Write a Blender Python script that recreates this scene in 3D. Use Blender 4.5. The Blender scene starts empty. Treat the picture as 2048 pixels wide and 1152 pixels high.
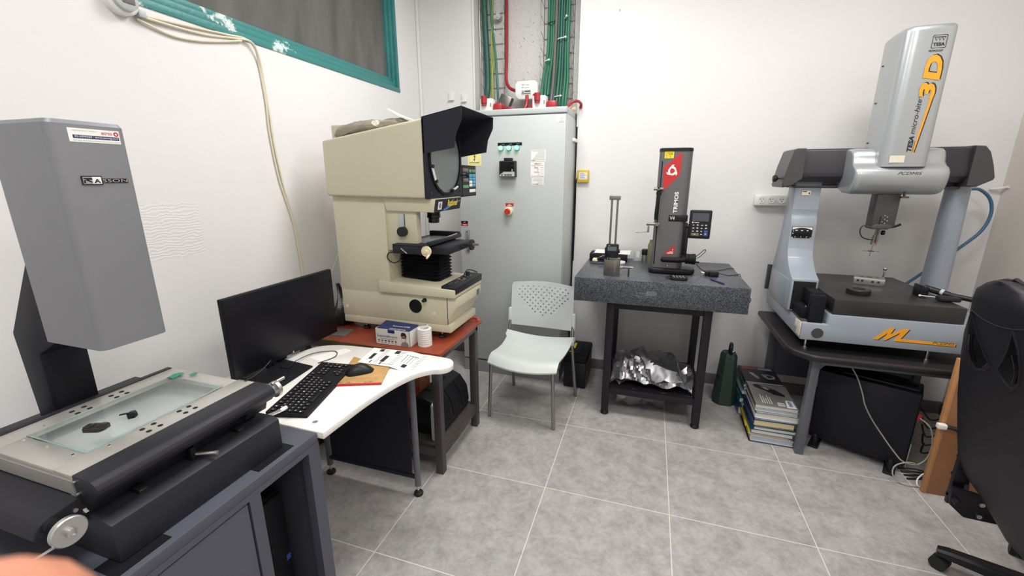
import bpy, bmesh, math, random
from mathutils import Vector, Matrix
R = math.radians
random.seed(7)
sc = bpy.context.scene
COL = sc.collection

# ---------------------------------------------------------------- camera, world, lights, exposure
CAM_LOC = Vector((0.4039, -1.818, 1.5394))
cd = bpy.data.cameras.new('camera'); cam = bpy.data.objects.new('camera', cd); COL.objects.link(cam)
cd.sensor_width = 36.0; cd.lens = 850.2 / 2048 * 36.0; cd.clip_start = 0.005
cam.location = CAM_LOC
cam.rotation_euler = (math.pi / 2 - 0.2542, 0, 0.3101)
cd.dof.use_dof = True; cd.dof.focus_distance = 1.9; cd.dof.aperture_fstop = 14.0
sc.camera = cam

w = bpy.data.worlds.new('world'); sc.world = w; w.use_nodes = True
w.node_tree.nodes['Background'].inputs[0].default_value = (0.9, 0.95, 1.0, 1)
w.node_tree.nodes['Background'].inputs[1].default_value = 0.25
sc.view_settings.view_transform = 'Standard'; sc.view_settings.look = 'None'
sc.view_settings.gamma = 1.0; sc.view_settings.use_curve_mapping = False
sc.view_settings.exposure = 0.0

CEIL = 3.15
LAMPS = [(-0.15, 0.35), (1.35, 0.05), (-0.15, -1.75), (1.35, -1.9)]
LAMP_W = [34, 24, 24, 22]
for (lx, ly), pw in zip(LAMPS, LAMP_W):
    ld = bpy.data.lights.new('panel_light', 'AREA'); ld.shape = 'RECTANGLE'; ld.size = 0.9; ld.size_y = 0.5
    ld.energy = pw; ld.color = (1.0, 0.985, 0.97) if lx < 1 else (1.0, 0.955, 0.905)
    lo = bpy.data.objects.new('panel_light', ld); lo.location = (lx, ly, CEIL - 0.06); COL.objects.link(lo)

# ---------------------------------------------------------------- materials
def s2l(c):
    return tuple(((v / 12.92) if v <= 0.04045 else ((v + 0.055) / 1.055) ** 2.4) for v in (x / 255 for x in c))
def mat(name, rgb, rough=0.5, metal=0.0, var=0.0, vs=8.0, bump=0.0, bs=60.0, spec=0.5, coat=0.0, emit=None, es=0.0, rough_var=0.0, col2=None, th=(0.45, 0.55)):
    m = bpy.data.materials.new(name); m.use_nodes = True; nt = m.node_tree; b = nt.nodes['Principled BSDF']
    c = s2l(rgb)
    b.inputs['Base Color'].default_value = (*c, 1); b.inputs['Roughness'].default_value = rough
    b.inputs['Metallic'].default_value = metal; b.inputs['Specular IOR Level'].default_value = spec
    if coat: b.inputs['Coat Weight'].default_value = coat; b.inputs['Coat Roughness'].default_value = 0.15
    if emit: b.inputs['Emission Color'].default_value = (*s2l(emit), 1); b.inputs['Emission Strength'].default_value = es
    tc = nt.nodes.new('ShaderNodeTexCoord')
    if var or col2:
        n = nt.nodes.new('ShaderNodeTexNoise'); n.inputs['Scale'].default_value = vs; n.inputs['Detail'].default_value = 6; n.inputs['Roughness'].default_value = 0.65
        nt.links.new(tc.outputs['Object'], n.inputs['Vector'])
        mr = nt.nodes.new('ShaderNodeValToRGB')
        d = col2 and s2l(col2) or tuple(v * (1 - var) for v in c)
        e = c if col2 else tuple(min(1, v * (1 + var)) for v in c)
        mr.color_ramp.elements[0].position = th[0] if col2 else 0.3; mr.color_ramp.elements[1].position = th[1] if col2 else 0.7
        mr.color_ramp.elements[0].color = (*d, 1); mr.color_ramp.elements[1].color = (*e, 1)
        nt.links.new(n.outputs['Fac'], mr.inputs['Fac']); nt.links.new(mr.outputs['Color'], b.inputs['Base Color'])
        if rough_var:
            mp = nt.nodes.new('ShaderNodeMapRange'); mp.inputs['To Min'].default_value = rough - rough_var; mp.inputs['To Max'].default_value = rough + rough_var
            nt.links.new(n.outputs['Fac'], mp.inputs['Value']); nt.links.new(mp.outputs['Result'], b.inputs['Roughness'])
    if bump:
        n2 = nt.nodes.new('ShaderNodeTexNoise'); n2.inputs['Scale'].default_value = bs; n2.inputs['Detail'].default_value = 4
        nt.links.new(tc.outputs['Object'], n2.inputs['Vector'])
        bp = nt.nodes.new('ShaderNodeBump'); bp.inputs['Strength'].default_value = bump; bp.inputs['Distance'].default_value = 0.01
        nt.links.new(n2.outputs['Fac'], bp.inputs['Height']); nt.links.new(bp.outputs['Normal'], b.inputs['Normal'])
    return m
def glassmat(name, rgb=(225, 240, 238), rough=0.02, ior=1.45):
    m = bpy.data.materials.new(name); m.use_nodes = True; b = m.node_tree.nodes['Principled BSDF']
    b.inputs['Base Color'].default_value = (*s2l(rgb), 1); b.inputs['Roughness'].default_value = rough
    b.inputs['Transmission Weight'].default_value = 1.0; b.inputs['IOR'].default_value = ior
    return m
M = {}
M['wall'] = mat('white_plaster', (223, 222, 222), 0.75, var=0.02, vs=1.5, bump=0.12, bs=22)
M['wallr'] = mat('warm_white_plaster', (212, 206, 200), 0.75, var=0.02, vs=1.5, bump=0.12, bs=22)
M['ceiling'] = mat('ceiling_paint', (230, 230, 228), 0.8)
M['block'] = mat('bare_blockwork', (205, 203, 202), 0.9, col2=(120, 116, 116), th=(0.30, 0.40), vs=38, bump=0.5, bs=60)
M['skirt'] = mat('grey_skirting', (104, 101, 102), 0.5, var=0.1, vs=20)
M['teal'] = mat('teal_paint', (56, 128, 126), 0.45, col2=(205, 215, 215), th=(0.40, 0.43), vs=4.2, bump=0.2, bs=60)
M['tealc'] = mat('teal_paint_clean', (56, 126, 124), 0.45, var=0.15, vs=9)
M['shutter'] = mat('grey_shutter', (118, 116, 112), 0.7, var=0.22, vs=3.5, bump=0.2)
M['trunk'] = mat('white_trunking', (226, 226, 224), 0.4)
M['steelp'] = mat('light_grey_enamel', (182, 187, 187), 0.42, var=0.02, vs=3, bump=0.03, bs=300)
M['steelps'] = mat('grey_enamel_plinth', (140, 140, 141), 0.5, var=0.06, vs=6)
M['beige'] = mat('cream_enamel', (202, 197, 172), 0.42, var=0.02, vs=4, bump=0.04, bs=250)
M['black'] = mat('black_plastic', (24, 24, 28), 0.42, spec=0.35)
M['blackm'] = mat('matt_black', (19, 19, 24), 0.6, spec=0.22)
M['blackg'] = mat('gloss_black', (14, 14, 17), 0.18)
M['charcoal'] = mat('charcoal_enamel', (32, 32, 39), 0.5, bump=0.03, bs=300, spec=0.35)
M['coldark'] = mat('blue_black_enamel', (24, 25, 34), 0.55, spec=0.25)
M['hood'] = mat('charcoal_hood', (36, 37, 48), 0.6, spec=0.3, bump=0.03, bs=300)
M['screen'] = mat('monitor_screen', (18, 18, 26), 0.35, spec=0.25)
M['rubber'] = mat('black_rubber', (22, 22, 24), 0.6)
M['silver'] = mat('brushed_aluminium', (196, 196, 194), 0.33, metal=0.9)
M['silverp'] = mat('satin_steel_plate', (188, 185, 180), 0.38, metal=0.55, var=0.04, vs=5)
M['chrome'] = mat('chrome', (225, 225, 225), 0.1, metal=1.0)
M['steel'] = mat('ground_steel', (148, 144, 138), 0.3, metal=0.9, var=0.15, vs=30)
M['dsteel'] = mat('dark_steel', (92, 90, 88), 0.35, metal=0.9)
M['headg'] = mat('grey_metallic_paint', (130, 132, 137), 0.42, metal=0.25, var=0.04, vs=3)
M['standg'] = mat('slate_enamel', (76, 78, 90), 0.45, var=0.03, vs=5)
M['standd'] = mat('slate_enamel_inner', (44, 45, 56), 0.55)
M['granblk'] = mat('black_granite', (38, 39, 46), 0.5, spec=0.35, var=0.18, vs=90, bump=0.05, bs=90)
M['gran'] = mat('speckled_granite', (104, 109, 118), 0.34, col2=(40, 43, 50), th=(0.44, 0.62), vs=170)
M['tesblk'] = mat('tesa_black_granite', (46, 44, 44), 0.33, var=0.1, vs=60)
M['tesblue'] = mat('pale_blue_enamel', (146, 155, 166), 0.35, coat=0.3)
M['tessilver'] = mat('silver_metallic_paint', (168, 173, 176), 0.32, metal=0.45, coat=0.35)
M['tesgrey'] = mat('warm_grey_plastic', (66, 65, 68), 0.4, bump=0.03, bs=250)
M['tabdark'] = mat('brown_black_edge', (42, 39, 42), 0.38, spec=0.35)
M['legg'] = mat('grey_steel_legs', (96, 98, 106), 0.4)
M['framed'] = mat('dark_grey_steel', (66, 62, 62), 0.45, var=0.05, vs=10)
M['frameb'] = mat('black_steel', (25, 23, 30), 0.45, spec=0.35)
M['redtop'] = mat('red_brown_laminate', (142, 62, 40), 0.38, var=0.14, vs=12, rough_var=0.08)
M['chip'] = mat('chipboard_edge', (96, 76, 44), 0.85, var=0.4, vs=160)
M['desk'] = mat('white_desktop', (236, 233, 228), 0.3, var=0.015, vs=8)
M['navy'] = mat('navy_steel', (32, 34, 48), 0.5, spec=0.3)
M['seatp'] = mat('pale_green_plastic', (194, 201, 199), 0.42, var=0.06, vs=5)
M['chrleg'] = mat('grey_metal_legs', (150, 148, 146), 0.3, metal=0.85)
M['foil'] = mat('silver_cover_fabric', (150, 150, 154), 0.26, metal=0.82, var=0.1, vs=4)
M['green'] = mat('dark_green_case', (40, 56, 52), 0.5)
M['white'] = mat('white_plastic', (232, 232, 228), 0.4)
M['offw'] = mat('off_white_sticker', (222, 218, 200), 0.5, var=0.05, vs=100)
M['paper'] = mat('white_paper', (235, 234, 230), 0.7)
M['ink'] = mat('black_ink', (34, 34, 40), 0.6)
M['greyink'] = mat('grey_ink', (140, 142, 146), 0.6)
M['red'] = mat('red_print', (186, 40, 42), 0.5)
M['redb'] = mat('red_button', (196, 52, 42), 0.35)
M['plugr'] = mat('red_plug', (160, 36, 42), 0.4)
M['dred'] = mat('dark_red_cable', (150, 32, 40), 0.5)
M['paleyel'] = mat('pale_yellow', (238, 232, 160), 0.5)
M['yellow'] = mat('yellow_print', (236, 208, 40), 0.5)
M['ygold'] = mat('gold_yellow_box', (206, 178, 50), 0.4)
M['cream'] = mat('cream_plastic', (226, 214, 180), 0.45)
M['orange'] = mat('orange_print', (238, 160, 36), 0.45)
M['blue'] = mat('blue_print', (52, 76, 150), 0.5)
M['navyp'] = mat('navy_print', (36, 46, 96), 0.5)
M['cyan'] = mat('cyan_key', (74, 160, 190), 0.5)
M['kgreen'] = mat('green_key', (84, 158, 104), 0.5)
M['kgrey'] = mat('grey_key', (110, 104, 104), 0.5)
M['ggreen'] = mat('green_cable', (42, 112, 88), 0.5, var=0.1, vs=12)
M['gdark'] = mat('dark_green_cable', (34, 84, 72), 0.5)
M['ygcable'] = mat('yellow_green_cable', (150, 160, 50), 0.5)
M['bluehose'] = mat('blue_hose', (66, 108, 140), 0.4)
M['creamcable'] = mat('cream_cable', (214, 206, 184), 0.5)
M['greycable'] = mat('grey_cable', (160, 156, 146), 0.5)
M['lampg'] = mat('green_lamp', (120, 240, 190), 0.3, emit=(110, 255, 185), es=2.6)
M['tglass'] = None
def thinglass(name, rgb, alpha, rough=0.03):
    m = bpy.data.materials.new(name); m.use_nodes = True; p_ = m.node_tree.nodes['Principled BSDF']
    p_.inputs['Base Color'].default_value = (*s2l(rgb), 1); p_.inputs['Roughness'].default_value = rough; p_.inputs['Alpha'].default_value = alpha; p_.inputs['Specular IOR Level'].default_value = 1.0
    p_.inputs['Coat Weight'].default_value = 1.0; p_.inputs['Coat Roughness'].default_value = 0.02
    return m
M['stageglass'] = thinglass('stage_glass', (206, 216, 214), 0.16)
M['glassedge'] = thinglass('glass_edge', (150, 186, 182), 0.5, 0.15)
M['scrgl'] = mat('frosted_screen', (112, 122, 122), 0.35)
M['kraft'] = mat('kraft_clipboard', (184, 146, 92), 0.6, var=0.12, vs=25)
M['card'] = mat('brown_cardboard', (150, 92, 60), 0.8, var=0.15, vs=20)
M['woodp'] = mat('brown_wood_panel', (142, 98, 66), 0.5, var=0.08, vs=9)
M['woode'] = mat('light_wood_edge', (176, 126, 82), 0.5, var=0.1, vs=20)
M['leather'] = mat('black_leatherette', (26, 25, 31), 0.48, bump=0.05, bs=160, spec=0.35)
M['cloth'] = mat('grey_plastic_bag', (150, 142, 128), 0.4, var=0.2, vs=12, bump=0.4, bs=25)
M['bagblk'] = mat('black_bin_bag', (24, 24, 26), 0.3, bump=0.5, bs=20)
M['trim'] = mat('trimos_grey', (100, 100, 102), 0.4, metal=0.2)
M['lcd'] = mat('lcd', (96, 104, 106), 0.3)
M['lcd2'] = mat('dark_lcd', (72, 76, 88), 0.25)
M['tealtape'] = mat('green_tape', (30, 140, 116), 0.4)
M['skin'] = mat('skin', (186, 124, 98), 0.5, var=0.08, vs=60, bump=0.1, bs=400)
M['skin'].node_tree.nodes['Principled BSDF'].inputs['Subsurface Weight'].default_value = 0.2
M['skin'].node_tree.nodes['Principled BSDF'].inputs['Subsurface Radius'].default_value = (0.01, 0.004, 0.002)
M['coverb'] = mat('blue_book_cover', (34, 78, 116), 0.4)
M['coverg'] = mat('grey_magazine_cover', (118, 114, 112), 0.3, var=0.1, vs=14)
M['coverk'] = mat('black_magazine_cover', (40, 38, 42), 0.3)
M['coverw'] = mat('white_book_cover', (214, 214, 214), 0.4)
M['covert'] = mat('teal_book_cover', (40, 96, 104), 0.4)
M['coverr'] = mat('brown_book_cover', (96, 66, 60), 0.5)
M['pages'] = mat('book_pages', (214, 212, 206), 0.7, var=0.08, vs=200)
M['pagesc'] = mat('cream_pages', (214, 200, 154), 0.7, var=0.08, vs=200)
M['pagesb'] = mat('bluish_pages', (176, 188, 206), 0.5, var=0.08, vs=200)
M['olive'] = mat('olive_print', (112, 112, 80), 0.5)
M['tesblk2'] = mat('beam_cover_black', (50, 48, 54), 0.36, bump=0.02, bs=300)
M['etch'] = mat('etched_mark', (122, 126, 130), 0.5)
M['blkox'] = mat('blued_steel', (60, 58, 56), 0.35, metal=0.6, var=0.2, vs=30)
M['sidepan'] = mat('dark_side_panel', (28, 28, 37), 0.45, spec=0.25)
M['darkv'] = mat('dark_void', (8, 8, 10), 0.9)

M['tglass'] = thinglass('clear_plastic', (220, 228, 226), 0.25, 0.08)
# ---------------------------------------------------------------- mesh builder
class B:
    """collects primitives into one mesh; .m is the material slot for what is added next"""
    def __init__(s): s.bm = bmesh.new(); s.m = 0; s.T = None
    def _merge(s, t):
        for f in t.faces: f.material_index = s.m
        if s.T is not None:
            bmesh.ops.transform(t, matrix=s.T, verts=t.verts)
            if s.T.determinant() < 0: bmesh.ops.reverse_faces(t, faces=t.faces[:])
        me = bpy.data.meshes.new('t'); t.to_mesh(me); t.free(); s.bm.from_mesh(me); bpy.data.meshes.remove(me)
        return s
    def box(s, x0, x1, y0, y1, z0, z1, bev=0.0, seg=2):
        t = bmesh.new(); bmesh.ops.create_cube(t, size=1)
        for v in t.verts:
            v.co = Vector(((x0 + x1) / 2 + v.co.x * (x1 - x0), (y0 + y1) / 2 + v.co.y * (y1 - y0), (z0 + z1) / 2 + v.co.z * (z1 - z0)))
        if bev: bmesh.ops.bevel(t, geom=t.edges[:], offset=bev, segments=seg, affect='EDGES', profile=0.5, clamp_overlap=True)
        bmesh.ops.recalc_face_normals(t, faces=t.faces[:])
        return s._merge(t)
    def obox(s, c, r, u, w, h, d, bev=0.0):
        """box whose front face is centred on c, right r, up u, depth d behind"""
        r = Vector(r).normalized(); u = Vector(u).normalized(); n = r.cross(u)
        o = s.T; m = Matrix((( r.x, u.x, n.x, 0), (r.y, u.y, n.y, 0), (r.z, u.z, n.z, 0), (0, 0, 0, 1)))
        m = Matrix.Translation(Vector(c)) @ m; s.T = m if o is None else o @ m
        s.box(-w / 2, w / 2, -h / 2, h / 2, -d, 0, bev); s.T = o; return s
    def prism(s, poly, axis, a, b, bev=0.0, seg=2, side_only=False):
        t = bmesh.new()
        def P(p, q):
            return {'x': (q, p[0], p[1]), 'y': (p[0], q, p[1]), 'z': (p[0], p[1], q)}[axis]
        v0 = [t.verts.new(P(p, a)) for p in poly]; v1 = [t.verts.new(P(p, b)) for p in poly]
        n = len(poly)
        t.faces.new(v0); t.faces.new(v1[::-1])
        for i in range(n): t.faces.new((v0[i], v1[i], v1[(i + 1) % n], v0[(i + 1) % n]))
        bmesh.ops.recalc_face_normals(t, faces=t.faces[:])
        if bev: bmesh.ops.bevel(t, geom=t.edges[:], offset=bev, segments=seg, affect='EDGES', profile=0.5, clamp_overlap=True)
        return s._merge(t)
    def cyl(s, p0, p1, r, r2=None, n=24):
        p0 = Vector(p0); p1 = Vector(p1); d = p1 - p0; L = d.length
        t = bmesh.new(); bmesh.ops.create_cone(t, cap_ends=True, segments=n, radius1=r, radius2=r if r2 is None else r2, depth=L)
        q = d.to_track_quat('Z', 'Y').to_matrix().to_4x4()
        bmesh.ops.transform(t, matrix=Matrix.Translation((p0 + p1) / 2) @ q, verts=t.verts)
        return s._merge(t)
    def lathe(s, o, axis, prof, n=32):
        """prof: (radius, height) list along axis direction"""
        o = Vector(o); q = Vector(axis).to_track_quat('Z', 'Y').to_matrix()
        t = bmesh.new(); rings = []
        for r, h in prof:
            if r < 1e-6: rings.append([t.verts.new(o + q @ Vector((0, 0, h)))])
            else: rings.append([t.verts.new(o + q @ Vector((r * math.cos(2 * math.pi * i / n), r * math.sin(2 * math.pi * i / n), h))) for i in range(n)])
        for a, b in zip(rings, rings[1:]):
            for i in range(n):
                j = (i + 1) % n
                if len(a) == 1 and len(b) == 1: continue
                if len(a) == 1: t.faces.new((a[0], b[i], b[j]))
                elif len(b) == 1: t.faces.new((a[i], b[0], a[j]))
                else: t.faces.new((a[i], b[i], b[j], a[j]))
        if len(rings[0]) > 1: t.faces.new(rings[0])
        if len(rings[-1]) > 1: t.faces.new(rings[-1])
        bmesh.ops.recalc_face_normals(t, faces=t.faces[:])
        return s._merge(t)
    def sphere(s, c, r, sc3=(1, 1, 1), n=20):
        t = bmesh.new(); bmesh.ops.create_uvsphere(t, u_segments=n, v_segments=n // 2, radius=r)
        for v in t.verts: v.co = Vector(c) + Vector((v.co.x * sc3[0], v.co.y * sc3[1], v.co.z * sc3[2]))
        return s._merge(t)
    def tube(s, pts, r, n=10, smooth=True, closed=False):
        pts = [Vector(p) for p in pts]
        if smooth and len(pts) > 2:
            out = []
            m_ = len(pts)
            for i in range(m_ - 1):
                p0 = pts[max(i - 1, 0)]; p1 = pts[i]; p2 = pts[i + 1]; p3 = pts[min(i + 2, m_ - 1)]
                for k in range(6):
                    t_ = k / 6
                    out.append(0.5 * ((2 * p1) + (p2 - p0) * t_ + (2 * p0 - 5 * p1 + 4 * p2 - p3) * t_ * t_ + (3 * p1 - p0 - 3 * p2 + p3) * t_ ** 3))
            out.append(pts[-1]); pts = out
        t = bmesh.new(); rings = []
        up = Vector((0.13, 0.21, 0.97)).normalized()
        for i, p in enumerate(pts):
            d = (pts[min(i + 1, len(pts) - 1)] - pts[max(i - 1, 0)]).normalized()
            a = d.cross(up)
            if a.length < 1e-3: a = d.cross(Vector((1, 0, 0)))
            a.normalize(); b = a.cross(d).normalized(); up = b
            rr = r[min(i * len(r) // len(pts), len(r) - 1)] if isinstance(r, (list, tuple)) else r
            rings.append([t.verts.new(p + a * rr * math.cos(2 * math.pi * k / n) + b * rr * math.sin(2 * math.pi * k / n)) for k in range(n)])
        for a, b in zip(rings, rings[1:]):
            for i in range(n): t.faces.new((a[i], b[i], b[(i + 1) % n], a[(i + 1) % n]))
        t.faces.new(rings[0]); t.faces.new(rings[-1])
        bmesh.ops.recalc_face_normals(t, faces=t.faces[:])
        return s._merge(t)
    def loft(s, rings, cap=True):
        t = bmesh.new(); rr = [[t.verts.new(p) for p in r] for r in rings]; n = len(rr[0])
        for a, b in zip(rr, rr[1:]):
            for i in range(n): t.faces.new((a[i], b[i], b[(i + 1) % n], a[(i + 1) % n]))
        if cap: t.faces.new(rr[0]); t.faces.new(rr[-1])
        bmesh.ops.recalc_face_normals(t, faces=t.faces[:])
        return s._merge(t)
    def sheet(s, grid, th):
        """solid sheet from a grid of points, thickened downward along normals approx -z or given vector"""
        t = bmesh.new(); n = len(grid); m_ = len(grid[0]); th = Vector(th)
        A = [[t.verts.new(p) for p in row] for row in grid]; Bq = [[t.verts.new(Vector(p) + th) for p in row] for row in grid]
        for i in range(n - 1):
            for j in range(m_ - 1):
                t.faces.new((A[i][j], A[i + 1][j], A[i + 1][j + 1], A[i][j + 1])); t.faces.new((Bq[i][j], Bq[i][j + 1], Bq[i + 1][j + 1], Bq[i + 1][j]))
        for i in range(n - 1):
            t.faces.new((A[i][0], Bq[i][0], Bq[i + 1][0], A[i + 1][0])); t.faces.new((A[i][-1], A[i + 1][-1], Bq[i + 1][-1], Bq[i][-1]))
        for j in range(m_ - 1):
            t.faces.new((A[0][j], A[0][j + 1], Bq[0][j + 1], Bq[0][j])); t.faces.new((A[-1][j], Bq[-1][j], Bq[-1][j + 1], A[-1][j + 1]))
        bmesh.ops.recalc_face_normals(t, faces=t.faces[:])
        return s._merge(t)
    def text(s, body, o, r, u, w=None, h=None, th=0.0006, shear=0.0, bold=0.0, lift=0.0002):
        """lettering with lower-left corner at o, fitted to width w and height h"""
        cu = bpy.data.curves.new('txt', 'FONT'); cu.body = body; cu.size = 1; cu.shear = shear; cu.offset = bold; cu.resolution_u = 3
        ob = bpy.data.objects.new('txt', cu); me = bpy.data.meshes.new_from_object(ob)
        bpy.data.objects.remove(ob); bpy.data.curves.remove(cu)
        if not me or not me.vertices: return s
        xs = [v.co.x for v in me.vertices]; ys = [v.co.y for v in me.vertices]
        W = max(xs) - min(xs); H = max(ys) - min(ys)
        kx = (w / W) if w else h / H; ky = (h / H) if h else kx
        r = Vector(r).normalized(); u = Vector(u).normalized(); n = r.cross(u).normalized(); o = Vector(o)
        t = bmesh.new(); t.from_mesh(me); x0 = min(xs); y0 = min(ys)
        bpy.data.meshes.remove(me)
        for v in t.verts: v.co = o + r * ((v.co.x - x0) * kx) + u * ((v.co.y - y0) * ky) + n * (lift + th)
        return s._merge(t)
    def poly(s, pts, o, r, u, th=0.0005):
        """flat printed polygon with thickness; pts in (right, up) metres from o"""
        r = Vector(r).normalized(); u = Vector(u).normalized(); n = r.cross(u).normalized(); o = Vector(o)
        t = bmesh.new()
        a = [t.verts.new(o + r * p[0] + u * p[1] + n * th) for p in pts]; b = [t.verts.new(o + r * p[0] + u * p[1]) for p in pts]
        t.faces.new(a); t.faces.new(b[::-1]); k = len(pts)
        for i in range(k): t.faces.new((a[i], b[i], b[(i + 1) % k], a[(i + 1) % k]))
        bmesh.ops.recalc_face_normals(t, faces=t.faces[:])
        return s._merge(t)
    def rect(s, x0, x1, y0, y1, o, r, u, th=0.0005):
        return s.poly([(x0, y0), (x1, y0), (x1, y1), (x0, y1)], o, r, u, th)

WL = {}
def obj(name, b, mats, parent=None, label=None, smooth=35):
    me = bpy.data.meshes.new(name)
    if parent is not None:
        off = WL[parent.name]; bmesh.ops.translate(b.bm, vec=-off, verts=b.bm.verts)
    b.bm.to_mesh(me); b.bm.free()
    if not isinstance(mats, (list, tuple)): mats = [mats]
    for m in mats: me.materials.append(M[m] if isinstance(m, str) else m)
    if smooth:
        me.polygons.foreach_set('use_smooth', [True] * len(me.polygons)); me.set_sharp_from_angle(angle=R(smooth))
    o = bpy.data.objects.new(name, me); COL.objects.link(o)
    if parent is not None: o.parent = parent; WL[o.name] = WL[parent.name]
    else: WL[o.name] = Vector((0, 0, 0))
    if label: o['label'] = label
    return o
def rebase(o, loc):
    """put a top-level mesh object's origin at loc without moving it"""
    loc = Vector(loc)
    for v in o.data.vertices: v.co -= loc
    o.location = loc; WL[o.name] = loc
    return o
def thing(name, label, cat, loc, group=None):
    o = bpy.data.objects.new(name, None); COL.objects.link(o); o.location = loc; o.empty_display_size = 0.05
    o['label'] = label; o['category'] = cat
    if group: o['group'] = group
    WL[o.name] = Vector(loc); return o
def solo(name, b, mats, label, cat, loc, group=None, kind=None):
    o = obj(name, b, mats); rebase(o, loc); o['label'] = label; o['category'] = cat
    if group: o['group'] = group
    if kind: o['kind'] = kind
    return o
def struct(name, b, mats, parent=None):
    o = obj(name, b, mats, parent)
    if parent is None: o['kind'] = 'structure'
    return o
X, Y, Z = (1, 0, 0), (0, 1, 0), (0, 0, 1)
NX, NY = (-1, 0, 0), (0, -1, 0)

# ---------------------------------------------------------------- room shell
XL, XR, YB, YF = -1.439, 2.365, 1.505, -3.3
# floor: grey stone tiles 0.6 m with pale joints
fm = bpy.data.materials.new('grey_stone_tiles'); fm.use_nodes = True; nt = fm.node_tree; bs = nt.nodes['Principled BSDF']
tc = nt.nodes.new('ShaderNodeTexCoord'); br = nt.nodes.new('ShaderNodeTexBrick')
br.offset = 0.0; br.squash = 1.0
br.inputs['Scale'].default_value = 1.0; br.inputs['Brick Width'].default_value = 0.6; br.inputs['Row Height'].default_value = 0.6
br.inputs['Mortar Size'].default_value = 0.0022; br.inputs['Mortar Smooth'].default_value = 0.1; br.inputs['Bias'].default_value = 0.0
n1 = nt.nodes.new('ShaderNodeTexNoise'); n1.inputs['Scale'].default_value = 9.0; n1.inputs['Detail'].default_value = 14; n1.inputs['Roughness'].default_value = 0.82; n1.inputs['Distortion'].default_value = 0.25
n2 = nt.nodes.new('ShaderNodeTexNoise'); n2.inputs['Scale'].default_value = 40.0; n2.inputs['Detail'].default_value = 5
cr = nt.nodes.new('ShaderNodeValToRGB')
cr.color_ramp.elements[0].position = 0.3; cr.color_ramp.elements[0].color = (*s2l((130, 125, 124)), 1)
cr.color_ramp.elements[1].position = 0.72; cr.color_ramp.elements[1].color = (*s2l((190, 184, 181)), 1)
mx = nt.nodes.new('ShaderNodeMix'); mx.data_type = 'RGBA'; mx.blend_type = 'OVERLAY'; mx.inputs[0].default_value = 0.25
nt.links.new(tc.outputs['Object'], br.inputs['Vector']); nt.links.new(tc.outputs['Object'], n1.inputs['Vector']); nt.links.new(tc.outputs['Object'], n2.inputs['Vector'])
nt.links.new(n1.outputs['Fac'], cr.inputs['Fac']); nt.links.new(cr.outputs['Color'], mx.inputs[6]); nt.links.new(n2.outputs['Color'], mx.inputs[7])
hs = nt.nodes.new('ShaderNodeHueSaturation'); hs.inputs['Saturation'].default_value = 0.55; nt.links.new(mx.outputs[2], hs.inputs['Color'])
mj = nt.nodes.new('ShaderNodeMix'); mj.data_type = 'RGBA'; mj.inputs[7].default_value = (*s2l((214, 210, 202)), 1)
nt.links.new(br.outputs['Fac'], mj.inputs[0]); nt.links.new(hs.outputs['Color'], mj.inputs[6]); nt.links.new(mj.outputs[2], bs.inputs['Base Color'])
bp = nt.nodes.new('ShaderNodeBump'); bp.inputs['Strength'].default_value = 0.25; bp.inputs['Distance'].default_value = 0.004
nt.links.new(n1.outputs['Fac'], bp.inputs['Height']); nt.links.new(bp.outputs['Normal'], bs.inputs['Normal'])
bs.inputs['Roughness'].default_value = 0.55
M['floor'] = fm
b = B(); b.box(XL - 0.1, XR + 0.1, YF - 0.1, 1.75, -0.08, 0); struct('floor', b, 'floor')
b = B(); b.box(XL - 0.1, XR + 0.1, YF - 0.1, 1.75, CEIL, CEIL + 0.08); struct('ceiling', b, 'ceiling')

# left wall, with the high window opening and a patch of ridged plaster
lm = M['wall'].copy(); lm.name = 'white_plaster_left'; nt = lm.node_tree; bsd = nt.nodes['Principled BSDF']
tc = nt.nodes.new('ShaderNodeTexCoord'); sx = nt.nodes.new('ShaderNodeSeparateXYZ'); nt.links.new(tc.outputs['Object'], sx.inputs[0])
def mth(op, a, b_=None):
    n = nt.nodes.new('ShaderNodeMath'); n.operation = op
    for i, q in enumerate((a, b_)):
        if q is None: continue
        if isinstance(q, (int, float)): n.inputs[i].default_value = q
        else: nt.links.new(q, n.inputs[i])
    return n.outputs[0]
wv = nt.nodes.new('ShaderNodeTexWave'); wv.bands_direction = 'Z'; wv.inputs['Scale'].default_value = 26; wv.inputs['Distortion'].default_value = 9.0; wv.inputs['Detail'].default_value = 2
nt.links.new(tc.outputs['Object'], wv.inputs['Vector'])
my = mth('LESS_THAN', mth('ABSOLUTE', mth('SUBTRACT', sx.outputs['Y'], -0.60)), 0.13)
mz = mth('LESS_THAN', mth('ABSOLUTE', mth('SUBTRACT', sx.outputs['Z'], 1.33)), 0.11)
msk = mth('MULTIPLY', my, mz); hgt = mth('MULTIPLY', wv.outputs['Fac'], msk)
bp2 = nt.nodes.new('ShaderNodeBump'); bp2.inputs['Strength'].default_value = 0.22; bp2.inputs['Distance'].default_value = 0.003
nt.links.new(hgt, bp2.inputs['Height'])
old = bsd.inputs['Normal'].links[0].from_socket; nt.links.new(old, bp2.inputs['Normal']); nt.links.new(bp2.outputs['Normal'], bsd.inputs['Normal'])
M['wall_left'] = lm
WY0, WY1, WZ0, WZ1 = -1.9, 1.195, 2.15, 2.98
b = B()
b.box(XL - 0.22, XL, YF, YB, 0, WZ0); b.box(XL - 0.22, XL, YF, YB, WZ1, CEIL)
b.box(XL - 0.22, XL, WY1, YB, WZ0, WZ1); b.box(XL - 0.22, XL, YF, WY0, WZ0, WZ1)
struct('wall_left', b, 'wall_left')
b = B(); b.box(XR, XR + 0.15, YF, YB, 0, CEIL); struct('wall_right', b, 'wallr')
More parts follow.
